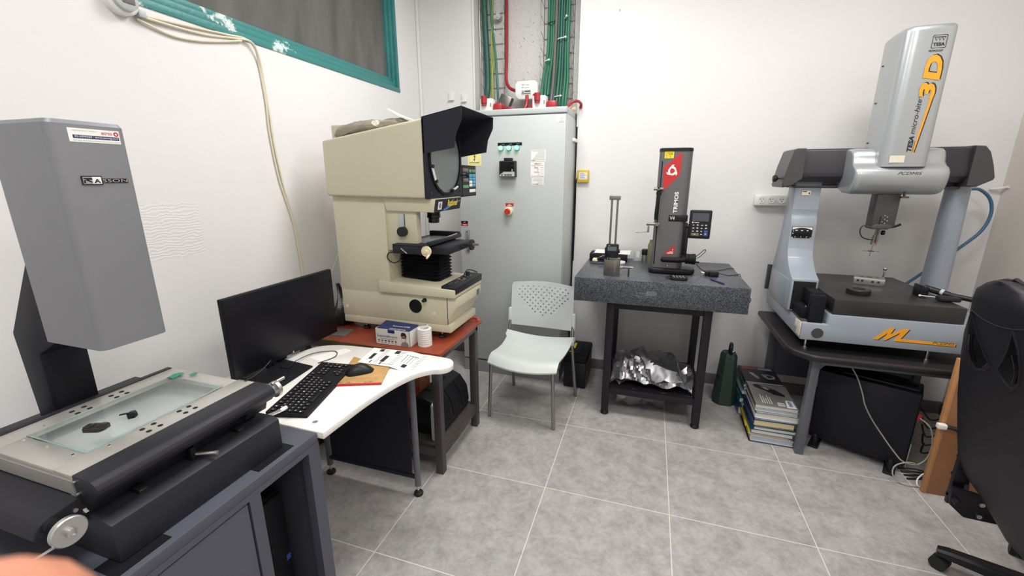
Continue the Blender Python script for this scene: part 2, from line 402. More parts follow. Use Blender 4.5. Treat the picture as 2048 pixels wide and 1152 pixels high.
b = B(); b.box(XL - 0.2, XR + 0.2, YF - 0.15, YF, 0, CEIL); struct('wall_front', b, 'wall')
NX0, NX1, NYB = -0.965, -0.152, 1.66
b = B(); b.box(XL - 0.22, NX0, YB, 1.8, 0, CEIL); b.box(NX1, XR + 0.2, YB, 1.8, 0, CEIL)
struct('wall_back', b, 'wall')
b = B(); b.box(NX0 - 0.01, NX1 + 0.01, NYB, 1.8, 0, CEIL); struct('trim_1', b, 'block')
b = B(); b.box(NX1 - 0.008, NX1 + 0.006, 1.497, 1.52, 1.9, CEIL, 0.002); b.box(NX0 - 0.01, NX0 + 0.006, 1.498, 1.52, 1.9, CEIL, 0.002)
struct('trim_2', b, 'trunk')
b = B(); b.box(NX1, XR, YB - 0.011, YB, 0, 0.085, 0.002); struct('baseboard_back', b, 'skirt')
b = B(); b.box(XL, NX0, YB - 0.011, YB, 0, 0.085, 0.002); struct('baseboard_rear', b, 'skirt')
b = B(); b.box(XL, XL + 0.011, YF, YB - 0.011, 0, 0.085, 0.002); struct('baseboard_left', b, 'skirt')
b = B(); b.box(XR - 0.011, XR, YF, YB - 0.011, 0, 0.085, 0.002); struct('baseboard_right', b, 'skirt')
# window: teal frame with stepped profile, dirty panes and the grey shutter behind them
wn = bpy.data.objects.new('window_1', None); COL.objects.link(wn); wn.location = (XL, WY0, WZ0); wn['kind'] = 'structure'; WL[wn.name] = Vector(wn.location)
b = B()
x0 = XL - 0.03; x1 = XL + 0.006
b.m = 0; b.box(x0, x1, WY0, WY1, WZ0, WZ0 + 0.030, 0.003); b.box(x0 - 0.02, XL - 0.012, WY0, WY1 - 0.02, WZ0 + 0.03, WZ0 + 0.062, 0.003)
b.box(x0 - 0.03, XL - 0.028, WY0, WY1 - 0.045, WZ0 + 0.06, WZ0 + 0.09, 0.003)
b.m = 1; b.box(x0, x1 - 0.002, WY1 - 0.028, WY1, WZ0 + 0.03, WZ1, 0.003); b.box(x0 - 0.02, XL - 0.012, WY1 - 0.055, WY1 - 0.028, WZ0 + 0.06, WZ1, 0.003)
b.box(x0 - 0.03, XL - 0.028, WY1 - 0.082, WY1 - 0.055, WZ0 + 0.09, WZ1, 0.003)
b.box(x0 - 0.03, x1, WY0, WY1, WZ1 - 0.06, WZ1, 0.003); b.box(x0 - 0.03, x1, WY0, WY0 + 0.06, WZ0 + 0.03, WZ1, 0.003)
obj('window_frame', b, ['teal', 'tealc'], wn)
b = B(); b.box(XL - 0.052, XL - 0.048, WY0 + 0.05, WY1 - 0.08, WZ0 + 0.085, WZ1 - 0.05)
gm = bpy.data.materials.new('dirty_window_glass'); gm.use_nodes = True; nt = gm.node_tree; pb = nt.nodes['Principled BSDF']
pb.inputs['Base Color'].default_value = (*s2l((120, 120, 116)), 1); pb.inputs['Roughness'].default_value = 0.22
nz = nt.nodes.new('ShaderNodeTexNoise'); nz.inputs['Scale'].default_value = 3; nz.inputs['Detail'].default_value = 8
mp = nt.nodes.new('ShaderNodeMapRange'); mp.inputs['From Min'].default_value = 0.35; mp.inputs['From Max'].default_value = 0.7; mp.inputs['To Min'].default_value = 0.25; mp.inputs['To Max'].default_value = 0.7
tcx = nt.nodes.new('ShaderNodeTexCoord'); mpp = nt.nodes.new('ShaderNodeMapping'); mpp.inputs['Scale'].default_value = (1, 3, 0.6)
nt.links.new(tcx.outputs['Object'], mpp.inputs['Vector']); nt.links.new(mpp.outputs['Vector'], nz.inputs['Vector']); nt.links.new(nz.outputs['Fac'], mp.inputs['Value']); nt.links.new(mp.outputs['Result'], pb.inputs['Alpha'])
M['dglass'] = gm
obj('window_pane', b, 'dglass', wn)
b = B(); b.box(XL - 0.12, XL - 0.10, WY0 - 0.02, WY1 + 0.02, WZ0 - 0.02, WZ1 + 0.02); obj('window_shutter', b, 'shutter', wn)
# slim vertical trunking in the corner
b = B(); b.box(XL + 0.002, XL + 0.02, YB - 0.024, YB - 0.002, 1.0, CEIL - 0.001, 0.002); struct('trim_3', b, 'trunk')
# ceiling lamps
for i, (lx, ly) in enumerate(LAMPS):
    t = thing('ceiling_light', 'flat white ceiling light panel above the %s' % ['electrical cabinet and the white desk', 'bridge measuring machine', 'space left of the camera', 'space right of the camera'][i], 'ceiling light', (lx, ly, CEIL - 0.05))
    b = B(); b.box(lx - 0.48, lx + 0.48, ly - 0.28, ly + 0.28, CEIL - 0.05, CEIL - 0.001, 0.004); obj('light_frame', b, 'white', t)
    b = B(); b.box(lx - 0.45, lx + 0.45, ly - 0.25, ly + 0.25, CEIL - 0.055, CEIL - 0.049); 
    if 'lampw' not in M: M['lampw'] = mat('lamp_diffuser', (250, 250, 250), 0.5, emit=(255, 252, 245), es=3.0)
    obj('light_diffuser', b, 'lampw', t)
# ================================================================ left: slate stand with the vision measuring machine
SX0, SX1, SY0, SY1, SZ = -1.41, -0.555, -1.50, -0.866, 0.75
t = thing('machine_stand', 'slate grey steel stand with a door and open bay, under the grey measuring machine', 'machine stand', (-0.98, -1.18, 0))
b = B(); th = 0.03
b.box(SX0, SX1, SY0, SY1, SZ - th, SZ, 0.003)
b.box(SX0, SX1, SY1 - th, SY1, 0.08, SZ - th); b.box(SX0, SX1, SY0, SY0 + th, 0.08, SZ - th)
b.box(SX0, SX0 + 0.02, SY0 + th, SY1 - th, 0.08, SZ - th); b.box(SX0, SX1, SY0, SY1, 0.05, 0.08)
b.box(SX1 - 0.03, SX1, SY0 + th, SY1 - th, 0.702, SZ - th)
b.box(SX1 - 0.03, SX1, SY1 - 0.045, SY1 - th, 0.12, 0.702)
b.box(SX0 + 0.02, SX1, -1.122, -1.088, 0.12, 0.702)
b.box(SX1 - 0.03, SX1, SY0 + th, SY0 + 0.05, 0.12, 0.702); b.box(SX1 - 0.03, SX1, SY0 + th, SY1 - th, 0.08, 0.12)
obj('stand_body', b, 'standg', t)
b = B(); b.box(SX1 - 0.022, SX1 - 0.002, SY0 + 0.054, -1.127, 0.125, 0.697, 0.002)
d = obj('door', b, 'standg', t)
b = B(); b.cyl((SX1 - 0.004, -1.155, 0.42), (SX1 + 0.006, -1.155, 0.42), 0.011); b.box(SX1 + 0.006, SX1 + 0.008, -1.157, -1.153, 0.414, 0.426); obj('door_lock', b, 'chrome', d)
for sx_, sy_ in ((SX0 + 0.06, SY0 + 0.06), (SX0 + 0.06, SY1 - 0.06), (SX1 - 0.06, SY0 + 0.06), (SX1 - 0.06, SY1 - 0.06)):
    b = B(); b.cyl((sx_, sy_, 0), (sx_, sy_, 0.05), 0.025); obj('foot', b, 'rubber', t)
for q in ((-1.069, -0.944), (-1.41, -1.30)):
    b = B(); b.box(-0.64, -0.572, q[0], q[1], SZ, SZ + 0.0012); obj('mounting_pad', b, 'blackm', t, label='worn black rubber pad')

t = thing('computer_case', 'black computer case with a small blue tag inside the open bay of the slate stand', 'computer', (-0.8, -1.0, 0.08))
b = B(); b.box(-1.12, -0.68, -1.07, -0.925, 0.082, 0.56, 0.012); obj('case_body', b, 'black', t)
b = B(); b.box(-0.68, -0.665, -1.065, -0.93, 0.085, 0.555, 0.012); b.cyl((-0.668, -1.0, 0.5), (-0.663, -1.0, 0.5), 0.008)
b.box(-0.666, -0.6635, -1.0, -0.99, 0.3, 0.52, 0.001); obj('front_panel', b, 'blackm', t)
b = B(); b.rect(0, 0.016, 0, 0.022, (-0.6648, -0.953, 0.295), Y, Z, 0.0008); obj('badge', b, 'blue', t, label='small blue tag')

# ---- vision measuring machine
t = thing('vision_measuring_machine', 'grey and black vision measuring machine with a glass stage, marked RASSON', 'measuring machine', (-0.98, -1.17, SZ + 0.0012))
z0 = SZ + 0.0012
def base_profile(y):   # (x, z) section of the black granite base
    return [(-1.17, z0), (-0.600, z0), (-0.600, 0.845), (-0.625, 0.853), (-1.17, 0.853)]
b = B(); b.prism(base_profile(0), 'y', -1.383, -0.956, 0.004); obj('granite_base', b, 'granblk', t)
# column: tapered panels behind the stage
b = B()
prof = [(-1.135, 0.853), (-1.060, 0.853), (-1.055, 1.10), (-0.94, 1.158), (-0.94, 1.60), (-0.985, 1.60), (-0.985, 1.37), (-1.148, 1.15)]
b.prism(prof, 'y', -1.226, -1.128, 0.006); obj('column', b, 'coldark', t)
b = B(); b.prism([(-1.219, 0.88), (-1.135, 0.88), (-1.135, 1.075), (-1.15, 1.09), (-1.205, 1.09), (-1.219, 1.075)], 'x', -1.060, -1.0565, 0.001)
obj('column_panel', b, 'blackm', t)
# head cover: rounded box, open underneath
b = B()
HX0, HX1, HY0, HY1 = -0.970, -0.76, -1.243, -1.100
rr = 0.018
def hring(z, ins=0.0):
    pts = []
    for cx, cy, a0 in ((HX1 - rr, HY1 - rr, 0), (HX0 + 0.01, HY1 - 0.01, 90), (HX0 + 0.01, HY0 + 0.01, 180), (HX1 - rr, HY0 + rr, 270)):
        r_ = rr if cx > -0.9 else 0.01
        for k in range(6):
            a = R(a0 + k * 18); pts.append((cx + (r_ - ins) * math.cos(a), cy + (r_ - ins) * math.sin(a), z))
    return pts
b.loft([hring(1.154), hring(1.648), hring(1.656, 0.006)]); obj('head_cover', b, 'headg', t)
b = B(); b.box(-0.955, -0.785, -1.225, -1.118, 1.1515, 1.156, 0.001); obj('head_underside', b, 'blackm', t)
# phone sticker and name badge on the front
b = B(); o = (-0.76, -1.209, 1.6125); b.rect(0, 0.093, 0, 0.028, o, Y, Z, 0.0004)
b.m = 1; b.rect(0.007, 0.091, 0.0075, 0.0145, o, Y, Z, 0.0006)
b.m = 0; b.text('03-5599223 · www.strong.co.il', (-0.76, -1.199, 1.6213), Y, Z, 0.078, 0.0044, bold=0.01, lift=0.0004)
b.m = 2; b.text('שטרונג', (-0.76, -1.150, 1.6305), Y, Z, 0.020, 0.0055, bold=0.02); b.lathe((-0.7598, -1.1225, 1.6335), X, [(0.0022, 0), (0.0048, 0), (0.0048, 0.0006), (0.0022, 0.0006), (0.0022, 0)], 20)
b.m = 3; b.text('measuring systems  calibration', (-0.76, -1.201, 1.6345), Y, Z, 0.042, 0.0028); b.text('metrology instruments and service laboratory for industry', (-0.76, -1.203, 1.6142), Y, Z, 0.086, 0.0032)
obj('phone_sticker', b, ['white', 'navyp', 'red', 'greyink'], t, label='white sticker with a blue telephone band')
b = B(); o = (-0.76, -1.206, 1.5240)
b.poly([(0, 0), (0.037, 0), (0.037, 0.019), (0.001, 0.019), (0, 0.018)], o, Y, Z, 0.002); b.rect(0.037, 0.087, 0.004, 0.013, o, Y, Z, 0.0015)
b.m = 1; b.rect(0.0022, 0.019, 0.002, 0.0168, o, Y, Z, 0.0024); b.m = 2; b.rect(0.019, 0.0352, 0.002, 0.0168, o, Y, Z, 0.0024)
b.m = 0; b.poly([(0.0035, 0.0035), (0.0062, 0.0035), (0.0062, 0.0098), (0.0175, 0.0045), (0.018, 0.0065), (0.012, 0.0108), (0.0185, 0.0108), (0.0185, 0.0148), (0.0035, 0.0148), (0.0035, 0.0122), (0.010, 0.0118), (0.0035, 0.0095)], o, Y, Z, 0.0028)
b.text('A', (-0.7575, -1.1848, 1.5278), Y, Z, 0.012, 0.0085, bold=0.02, lift=0.0002)
b.m = 3; b.text('SSON', (-0.7585, -1.1685, 1.5292), Y, Z, 0.048, 0.0068, bold=0.0)
obj('name_badge', b, ['blackg', 'silver', 'white', 'chrome'], t, label='chrome and black badge reading RASSON')
# lower carriage, running towards the wall, with rounded near edge
b = B()
prof = [(-1.375, 0.902), (-1.392, 0.902), (-1.433, 0.896), (-1.450, 0.890), (-1.460, 0.880), (-1.465, 0.868), (-1.462, 0.858), (-1.425, 0.842), (-1.375, 0.842)]
b.prism(prof, 'x', -1.18, -0.67, 0.003)
b.box(-1.18, -0.67, -1.38, -0.97, 0.853, 0.902, 0.003); obj('lower_carriage', b, 'charcoal', t)
b = B()
for p in ((-0.67, -1.398, 0.881), (-0.67, -1.43, 0.878)): b.cyl(p, (p[0] + 0.004, p[1], p[2]), 0.004)
obj('screw', b, 'silver', t)
# stage plate with the window cut out
PZ = 0.95; gx0, gx1, gy0, gy1 = -0.952, -0.74, -1.329, -1.003
b = B()
b.box(-1.012, gx0, -1.385, -0.958, 0.938, PZ, 0.001); b.box(gx1, -0.680, -1.385, -0.958, 0.938, PZ, 0.001)
b.box(gx0, gx1, -1.385, gy0, 0.938, PZ, 0.001); b.box(gx0, gx1, gy1, -0.958, 0.938, PZ, 0.001)
b.prism([(-1.012, 0.938), (-0.680, 0.938), (-0.680, 0.880), (-0.662, 0.866), (-0.672, 0.864), (-0.695, 0.905), (-1.012, 0.905)], 'y', -1.387, -1.381); b.prism([(-1.012, 0.938), (-0.680, 0.938), (-0.680, 0.905), (-1.012, 0.905)], 'y', -0.963, -0.958)
obj('stage_plate', b, 'silverp', t, label='satin steel stage plate')
b = B(); b.box(-1.0, -0.70, -1.378, -0.968, 0.904, 0.909); obj('stage_pan', b, 'steelp', t)
b = B(); b.box(gx0 + 0.001, gx1 - 0.001, gy0 + 0.001, gy1 - 0.001, PZ + 0.0015, PZ + 0.003, 0.0); sg_ = obj('stage_glass', b, 'stageglass', t, label='clear green edged stage glass')
b = B()
for q in ((gx0, gx0 + 0.004, gy0, gy1), (gx1 - 0.004, gx1, gy0, gy1), (gx0 + 0.004, gx1 - 0.004, gy0, gy0 + 0.004), (gx0 + 0.004, gx1 - 0.004, gy1 - 0.004, gy1)): b.box(*q, PZ + 0.0005, PZ + 0.0034, 0.0008)
obj('glass_edge', b, 'glassedge', sg_, label='pale green glass edge')
for hx in (-0.9875, -0.964, -0.7245, -0.701):
    for hy in (-1.2255, -1.2, -1.1385, -1.1135): b = B(); b.cyl((hx, hy, PZ), (hx, hy, PZ + 0.0006), 0.0058, n=20); obj('threaded_hole', b, 'darkv', t)
for p in ((-0.761, -1.34), (-0.725, -1.293), (-0.724, -1.169), (-0.721, -1.045), (-0.754, -0.993), (-0.842, -0.99), (-0.852, -1.339), (-0.97, -1.17), (-0.935, -1.34), (-0.97, -1.29), (-0.97, -1.05)):
    b = B(); b.cyl((p[0], p[1], PZ), (p[0], p[1], PZ + 0.0015), 0.0028, n=12); obj('screw', b, 'chrome', t)
b = B(); b.prism([(-1.037, 0.90), (-1.037, 0.945), (-1.03, 0.952), (-1.013, 0.952), (-1.013, 0.90)], 'y', -1.372, -0.958, 0.002); obj('rear_rail_cover', b, 'charcoal', t)
b = B()
prof = [(-0.679, 0.951), (-0.640, 0.951), (-0.622, 0.948), (-0.611, 0.941), (-0.605, 0.930), (-0.607, 0.920), (-0.622, 0.903), (-0.632, 0.898), (-0.678, 0.884)]
b.prism(prof, 'y', -1.385, -0.950, 0.002)
b.prism([(-0.672, 0.868), (-0.650, 0.868), (-0.640, 0.899), (-0.672, 0.899)], 'y', -1.02, -0.952, 0.001)
obj('front_rail_cover', b, 'charcoal', t)
for zz in (0.937, 0.908):
    b = B(); b.cyl((-0.673, -1.389, zz), (-0.673, -1.384, zz), 0.0035, n=14); obj('screw', b, 'silver', t)
# hand wheels and levers
h = obj('handwheel', B().lathe((-0.63, -1.436, 0.880), X, [(0.006, -0.04), (0.006, 0.0), (0.012, 0.004), (0.027, 0.008), (0.029, 0.010), (0.029, 0.018), (0.027, 0.020), (0.009, 0.020), (0.009, 0.029), (0.005, 0.030), (0.005, 0.027), (0, 0.027)], 40), 'silver', t)
b = B(); b.lathe((-0.668, -1.436, 0.880), X, [(0.015, 0), (0.015, 0.012), (0.009, 0.015), (0.009, 0.02)], 24); obj('wheel_mount', b, 'blackm', t)
b = B(); b.cyl((-0.628, -1.445, 0.857), (-0.628, -1.52, 0.857), 0.0028); b.cyl((-0.628, -1.52, 0.857), (-0.628, -1.55, 0.857), 0.005); obj('lever', b, 'chrome', t)
obj('handwheel', B().lathe((-0.642, -0.952, 0.916), Y, [(0.006, 0), (0.006, 0.006), (0.017, 0.024), (0.0245, 0.028), (0.025, 0.030), (0.025, 0.039), (0.023, 0.041), (0, 0.041)], 40), 'silver', t)
b = B(); b.cyl((-0.640, -0.912, 0.938), (-0.640, -0.884, 0.938), 0.0048); b.cyl((-0.640, -0.93, 0.938), (-0.640, -0.912, 0.938), 0.003); obj('handwheel_knob', b, 'silver', t)
b = B(); b.cyl((-0.708, -0.958, 0.80 + 0.012), (-0.700, -0.862, 0.80), 0.0055); b.cyl((-0.700, -0.862, 0.80), (-0.699, -0.838, 0.80), 0.0068, n=6); obj('release_rod', b, 'chrome', t)
b = B(); b.box(-0.655, -0.637, -1.186, -1.172, 0.853, 0.888, 0.002); b.m = 1; b.cyl((-0.646, -1.178, 0.866), (-0.600, -1.150, 0.862), 0.0042); b.cyl((-0.604, -1.152, 0.862), (-0.598, -1.149, 0.862), 0.0052)
obj('clamp_lever', b, ['blackm', 'silver'], t, label='clamp block with a steel lever')
for y_ in (-1.296, -1.048):
    b = B(); b.box(-0.664, -0.640, y_ - 0.010, y_ + 0.010, 0.853, 0.864, 0.001); b.m = 1; b.box(-0.640, -0.636, y_ - 0.009, y_ + 0.009, 0.853, 0.861, 0.001); obj('rail_clip', b, ['blackm', 'dsteel'], t)
# things on the stage
def chunky(cx, cy, ang, sx_, sy_, sz_, kind):
    b = B(); c, s_ = math.cos(ang), math.sin(ang)
    b.T = Matrix.Translation((cx, cy, PZ + 0.003)) @ Matrix.Rotation(ang, 4, 'Z')
    if kind == 0:
        b.prism([(-sx_, -sy_), (sx_ * 0.7, -sy_), (sx_, -sy_ * 0.4), (sx_, sy_), (-sx_ * 0.7, sy_), (-sx_, sy_ * 0.4)], 'z', 0.0, sz_ * 0.75, 0.001)
        b.box(-sx_ * 0.95, -sx_ * 0.2, -sy_ * 0.9, sy_ * 0.4, sz_ * 0.7, sz_, 0.001); b.box(sx_ * 0.35, sx_ * 0.95, -sy_ * 0.5, sy_ * 0.9, sz_ * 0.7, sz_ * 0.92, 0.001)
        b.cyl((0.002, 0.004, sz_ * 0.74), (0.002, 0.004, sz_ * 0.78), 0.003)
    else:
        b.prism([(-sx_ * 0.5, -sy_), (sx_ * 0.6, -sy_), (sx_, 0), (sx_ * 0.6, sy_), (-sx_ * 0.4, sy_), (-sx_ * 0.8, 0)], 'z', 0.0, sz_ * 0.8, 0.001)
        b.box(-sx_ * 1.9, sx_ * 0.2, -0.003, 0.003, sz_ * 0.8, sz_, 0.001); b.box(-sx_ * 0.3, sx_ * 0.6, -sy_ * 0.7, sy_ * 0.8, sz_ * 0.78, sz_ * 0.98, 0.001)
    return b
solo('plastic_workpiece', chunky(-0.822, -1.262, R(20), 0.021, 0.014, 0.014, 0), 'tesblk', 'larger dark stepped plastic workpiece lying on the stage glass', 'workpiece', (-0.822, -1.262, PZ + 0.003))
solo('plastic_workpiece', chunky(-0.806, -1.197, R(50), 0.012, 0.012, 0.013, 1), 'black', 'smaller black six-sided workpiece with a pointer on the stage glass', 'workpiece', (-0.806, -1.197, PZ + 0.003))
for (cx, cy, s_, lb) in ((-0.935, -1.0, 1.0, 'long scrap of green tape at the far left corner of the stage glass'), (-0.896, -0.975, 0.55, 'small scrap of green tape near the stage plate\'s far edge')):
    b = B(); g = [[(cx + (i * 0.006 - 0.012) * s_, cy + (j * 0.007 - 0.017) * s_, PZ + 0.0045 + 0.003 * s_ * (((i * 3 + j * 5) % 4) / 3)) for j in range(6)] for i in range(5)]
    b.sheet(g, (0, 0, -0.0008)); solo('tape_scrap', b, 'tealtape', lb, 'tape', (cx, cy, PZ))

# ================================================================ white curved desk
t = thing('curved_desk', 'white topped desk with wavy front edge and navy modesty panel, beside the bench', 'desk', (-0.85, -0.5, 0))
DZ = 0.75
def crv(pts, n=5):
    out = []; k = len(pts)
    for i in range(k - 1):
        p0, p1, p2, p3 = pts[max(i - 1, 0)], pts[i], pts[i + 1], pts[min(i + 2, k - 1)]
        for j in range(n):
            t_ = j / n
            out.append(tuple(0.5 * (2 * p1[q] + (p2[q] - p0[q]) * t_ + (2 * p0[q] - 5 * p1[q] + 4 * p2[q] - p3[q]) * t_ ** 2 + (3 * p1[q] - p0[q] - 3 * p2[q] + p3[q]) * t_ ** 3) for q in (0, 1)))
    out.append(pts[-1]); return out
fr = crv([(-0.536, -0.862), (-0.533, -0.75), (-0.528, -0.64), (-0.508, -0.50), (-0.475, -0.40), (-0.430, -0.345), (-0.393, -0.328), (-0.368, -0.30), (-0.366, -0.262), (-0.385, -0.228), (-0.43, -0.210), (-0.60, -0.206), (-0.80, -0.213), (-0.93, -0.222), (-1.01, -0.238), (-1.07, -0.277), (-1.10, -0.34), (-1.12, -0.45), (-1.18, -0.60), (-1.22, -0.862)])
b = B(); b.prism(fr, 'z', DZ - 0.024, DZ, 0.004); obj('desktop', b, 'desk', t)
b = B(); b.box(-1.10, -0.62, -0.246, -0.242, 0.11, 0.69); b.box(-1.12, -0.60, -0.252, -0.236, 0.095, 0.113, 0.002); b.box(-1.12, -0.60, -0.252, -0.236, 0.685, 0.70, 0.002); obj('modesty_panel', b, 'navy', t)
for lx in (-0.594, -1.124):
    b = B(); b.cyl((lx, -0.240, 0.055), (lx, -0.240, 0.726), 0.0155); l = obj('leg', b, 'legg', t)
    b = B(); b.cyl((lx, -0.240, 0.016), (lx, -0.240, 0.06), 0.006); b.m = 1; b.lathe((lx, -0.240, 0), Z, [(0.022, 0), (0.024, 0.006), (0.022, 0.014), (0.010, 0.018)], 24)
    obj('levelling_foot', b, ['chrome', 'rubber'], l)
b = B(); b.box(-0.60, -0.58, -0.80, -0.26, 0.70, 0.725, 0.002); obj('rail', b, 'navy', t)
b = B(); b.lathe((-0.606, -0.818, DZ), Z, [(0.009, 0), (0.009, 0.001), (0.007, 0.0015), (0.004, 0.001), (0, 0.001)], 24); obj('cam_cap', b, 'silver', t)

# monitor
t = thing('monitor', 'thin black flat screen monitor switched off on the white desk', 'monitor', (-1.04, -0.56, DZ))
b = B(); b.box(-1.103, -1.080, -0.71, -0.128, 0.772, 1.100, 0.003); b.box(-1.13, -1.10, -0.58, -0.26, 0.82, 1.02, 0.01); obj('housing', b, 'blackm', t)
b = B(); b.box(-1.081, -1.0785, -0.7075, -0.1305, 0.787, 1.0975, 0.0008); obj('screen', b, 'screen', t)
b = B(); b.cyl((-1.0795, -0.42, 0.7785), (-1.0785, -0.42, 0.7785), 0.0045); obj('logo_disc', b, 'silver', t)
b = B(); b.box(-1.125, -1.105, -0.49, -0.468, 0.752, 0.90, 0.002); b.box(-1.125, -1.105, -0.455, -0.433, 0.752, 0.90, 0.002)
b.box(-1.098, -1.082, -0.555, -0.540, 0.752, 0.80, 0.002); b.box(-1.098, -1.082, -0.53, -0.515, 0.752, 0.80, 0.002); obj('stand_neck', b, 'blackm', t)
b = B(); b.prism([(-1.13, -0.66), (-0.905, -0.655), (-0.925, -0.475), (-1.12, -0.455)], 'z', DZ, DZ + 0.007, 0.002); obj('stand_base', b, 'blackm', t)

# keyboard with separate keys
kd = Vector((-0.859, -0.469, 0)) - Vector((-0.7555, -0.845, 0)); kd.normalize()       # long direction
kx = Vector((kd.y, -kd.x, 0))                                                          # towards the room
K0 = Vector((-0.784, -0.846, DZ))
t = thing('keyboard', 'black computer keyboard lying on the white desk beside the clipboard', 'keyboard', K0 + kd * 0.2)
KT = Matrix(((kd.x, kx.x, 0, K0.x), (kd.y, kx.y, 0, K0.y), (0, 0, 1, DZ), (0, 0, 0, 1)))
b = B(); b.T = KT; b.loft([[(0, 0, 0.002), (0.402, 0, 0.002), (0.402, 0, 0.022), (0, 0, 0.022)], [(0, 0.142, 0.002), (0.402, 0.142, 0.002), (0.402, 0.142, 0.012), (0, 0.142, 0.012)]])
obj('keyboard_body', b, 'blackm', t)
rows = [(0.012, [0.006 + i * 0.0215 + (0.006 * ((i + 2) // 4)) for i in range(13)]), (0.033, [0.006 + i * 0.0187 for i in range(14)] + [0.292, 0.311, 0.330]), (0.0515, [0.006 + i * 0.0187 for i in range(14)] + [0.292, 0.311, 0.330]), (0.070, [0.008 + i * 0.0187 for i in range(13)]), (0.0885, [0.010 + i * 0.0187 for i in range(12)] + [0.311]), (0.107, [0.006, 0.030, 0.054, 0.15, 0.174, 0.198, 0.222, 0.292, 0.311, 0.330])]
pad = [(0.356, r) for r in (0.033, 0.0515, 0.070, 0.0885)] + [(0.375, r) for r in (0.033, 0.0515, 0.070, 0.0885, 0.107)]
keys = [(x_, y_) for y_, xs in rows for x_ in xs] + pad
keys = keys[:98]
# legends vary per key, so make a handful of key meshes
kms = []
for ch in 'QWERTYUIOPASDFGHJKLZXCVBNM1234567890':
    kb = B(); kb.box(0, 0.0158, 0, 0.0158, 0, 0.006, 0.0018); kb.m = 1; kb.text(ch, (0.003, 0.006, 0.006), X, Y, 0.0045, 0.0058, th=0.0002)
    m_ = bpy.data.meshes.new('key'); kb.bm.to_mesh(m_); kb.bm.free(); m_.materials.append(M['black']); m_.materials.append(M['white']); kms.append(m_)
ang = math.atan2(kd.y, kd.x)
for i, (x_, y_) in enumerate(keys):
    o = bpy.data.objects.new('key', kms[(i * 7) % len(kms)]); COL.objects.link(o); o.parent = t
    p = K0 + kd * x_ + kx * (y_ + 0.0158); z_ = DZ + 0.022 - 0.010 * (y_ + 0.008) / 0.142 - 0.0012
    o.location = Vector((p.x, p.y, z_)) - WL[t.name]; o.rotation_euler = (0, 0, ang)
b = B(); b.T = KT; b.box(0.080, 0.1465, 0.106, 0.122, 0.012, 0.0185, 0.0018); obj('space_bar', b, 'black', t)

# clipboard, papers, mouse
t = thing('clipboard', 'brown kraft writing pad with a red bound edge, under the mouse on the white desk', 'writing pad', (-0.67, -0.47, DZ))
b = B(); b.prism([(-0.722, -0.590), (-0.552, -0.520), (-0.604, -0.385), (-0.82, -0.34)], 'z', DZ, DZ + 0.007, 0.001); obj('pad', b, 'kraft', t)
b = B(); b.prism([(-0.728, -0.598), (-0.549, -0.526), (-0.5515, -0.5195), (-0.7255, -0.591)], 'z', DZ, DZ + 0.0085, 0.001); obj('binding', b, 'red', t, label='red bound edge')
b = B(); b.text('C A      CP', (-0.708, -0.578, DZ + 0.007), (0.925, 0.38, 0), (-0.38, 0.925, 0), 0.13, 0.009, th=0.0003)
for k in range(3): b.rect(0, 0.14, 0, 0.0008, (-0.712 - 0.004 * k, -0.560 + 0.011 * k, DZ + 0.007), (0.925, 0.38, 0), (-0.38, 0.925, 0), 0.0003)
obj('pad_print', b, 'coverr', t)
b = B(); g = []
P00, P10, P11, P01 = Vector((-0.790, -0.232, 0)), Vector((-0.760, -0.392, 0)), Vector((-0.487, -0.388, 0)), Vector((-0.492, -0.212, 0))
for i in range(9):
    row = []
    for j in range(13):
        a, c = i / 8, j / 12
        p = (P00 * (1 - a) + P10 * a) * (1 - c) + (P01 * (1 - a) + P11 * a) * c
        z_ = DZ + 0.0012
        if p.x < -0.59 : z_ = DZ + 0.0085 + 0.002
        elif p.x < -0.54: z_ = DZ + 0.0105 - 0.009 * (p.x + 0.59) / 0.05
        z_ += 0.003 * math.sin(c * 6) * a if c > 0.6 else 0
        row.append((p.x, p.y, z_))
    g.append(row)
t = thing('printed_sheet', 'white printed sheets with black table blocks, half on the writing pad', 'paper', (-0.63, -0.30, DZ))
b.sheet(g, (0, 0, -0.0006)); obj('sheet', b, 'paper', t)
def onsheet(a, c):
    i = min(int(a * 8), 7); j = min(int(c * 12), 11); fa = a * 8 - i; fc = c * 12 - j
    q = [Vector(g[i][j]), Vector(g[i + 1][j]), Vector(g[i][j + 1]), Vector(g[i + 1][j + 1])]
    return (q[0] * (1 - fa) + q[1] * fa) * (1 - fc) + (q[2] * (1 - fa) + q[3] * fa) * fc + Vector((0, 0, 0.0007))
b = B()
def spot(a0, a1, c0, c1, mi=0):
    b.m = mi; n_ = max(1, int((c1 - c0) * 12)); 
    gg = [[onsheet(a0 + (a1 - a0) * i / 3, c0 + (c1 - c0) * j / n_) for j in range(n_ + 1)] for i in range(4)]
    b.sheet(gg, (0, 0, -0.0003))
for q in ((0.04, 0.20, 0.15, 0.22), (0.35, 0.72, 0.10, 0.16), (0.05, 0.24, 0.42, 0.50), (0.42, 0.80, 0.33, 0.40), (0.70, 0.86, 0.72, 0.79)): spot(*q)
for k in range(10):
    a = 0.08 + 0.085 * k
    spot(a, a + 0.018, 0.24, 0.31, 1); spot(a, a + 0.018, 0.51, 0.60, 1); spot(a, a + 0.015, 0.86, 0.95, 1)
for k in range(4): spot(0.25, 0.65, 0.66 + 0.045 * k, 0.668 + 0.045 * k, k % 2)
spot(0.22, 0.24, 0.64, 0.84, 0); spot(0.78, 0.93, 0.18, 0.20, 0); spot(0.82, 0.95, 0.36, 0.385, 0); spot(0.88, 0.9, 0.4, 0.6, 1)
obj('print', b, ['ink', 'greyink'], t)
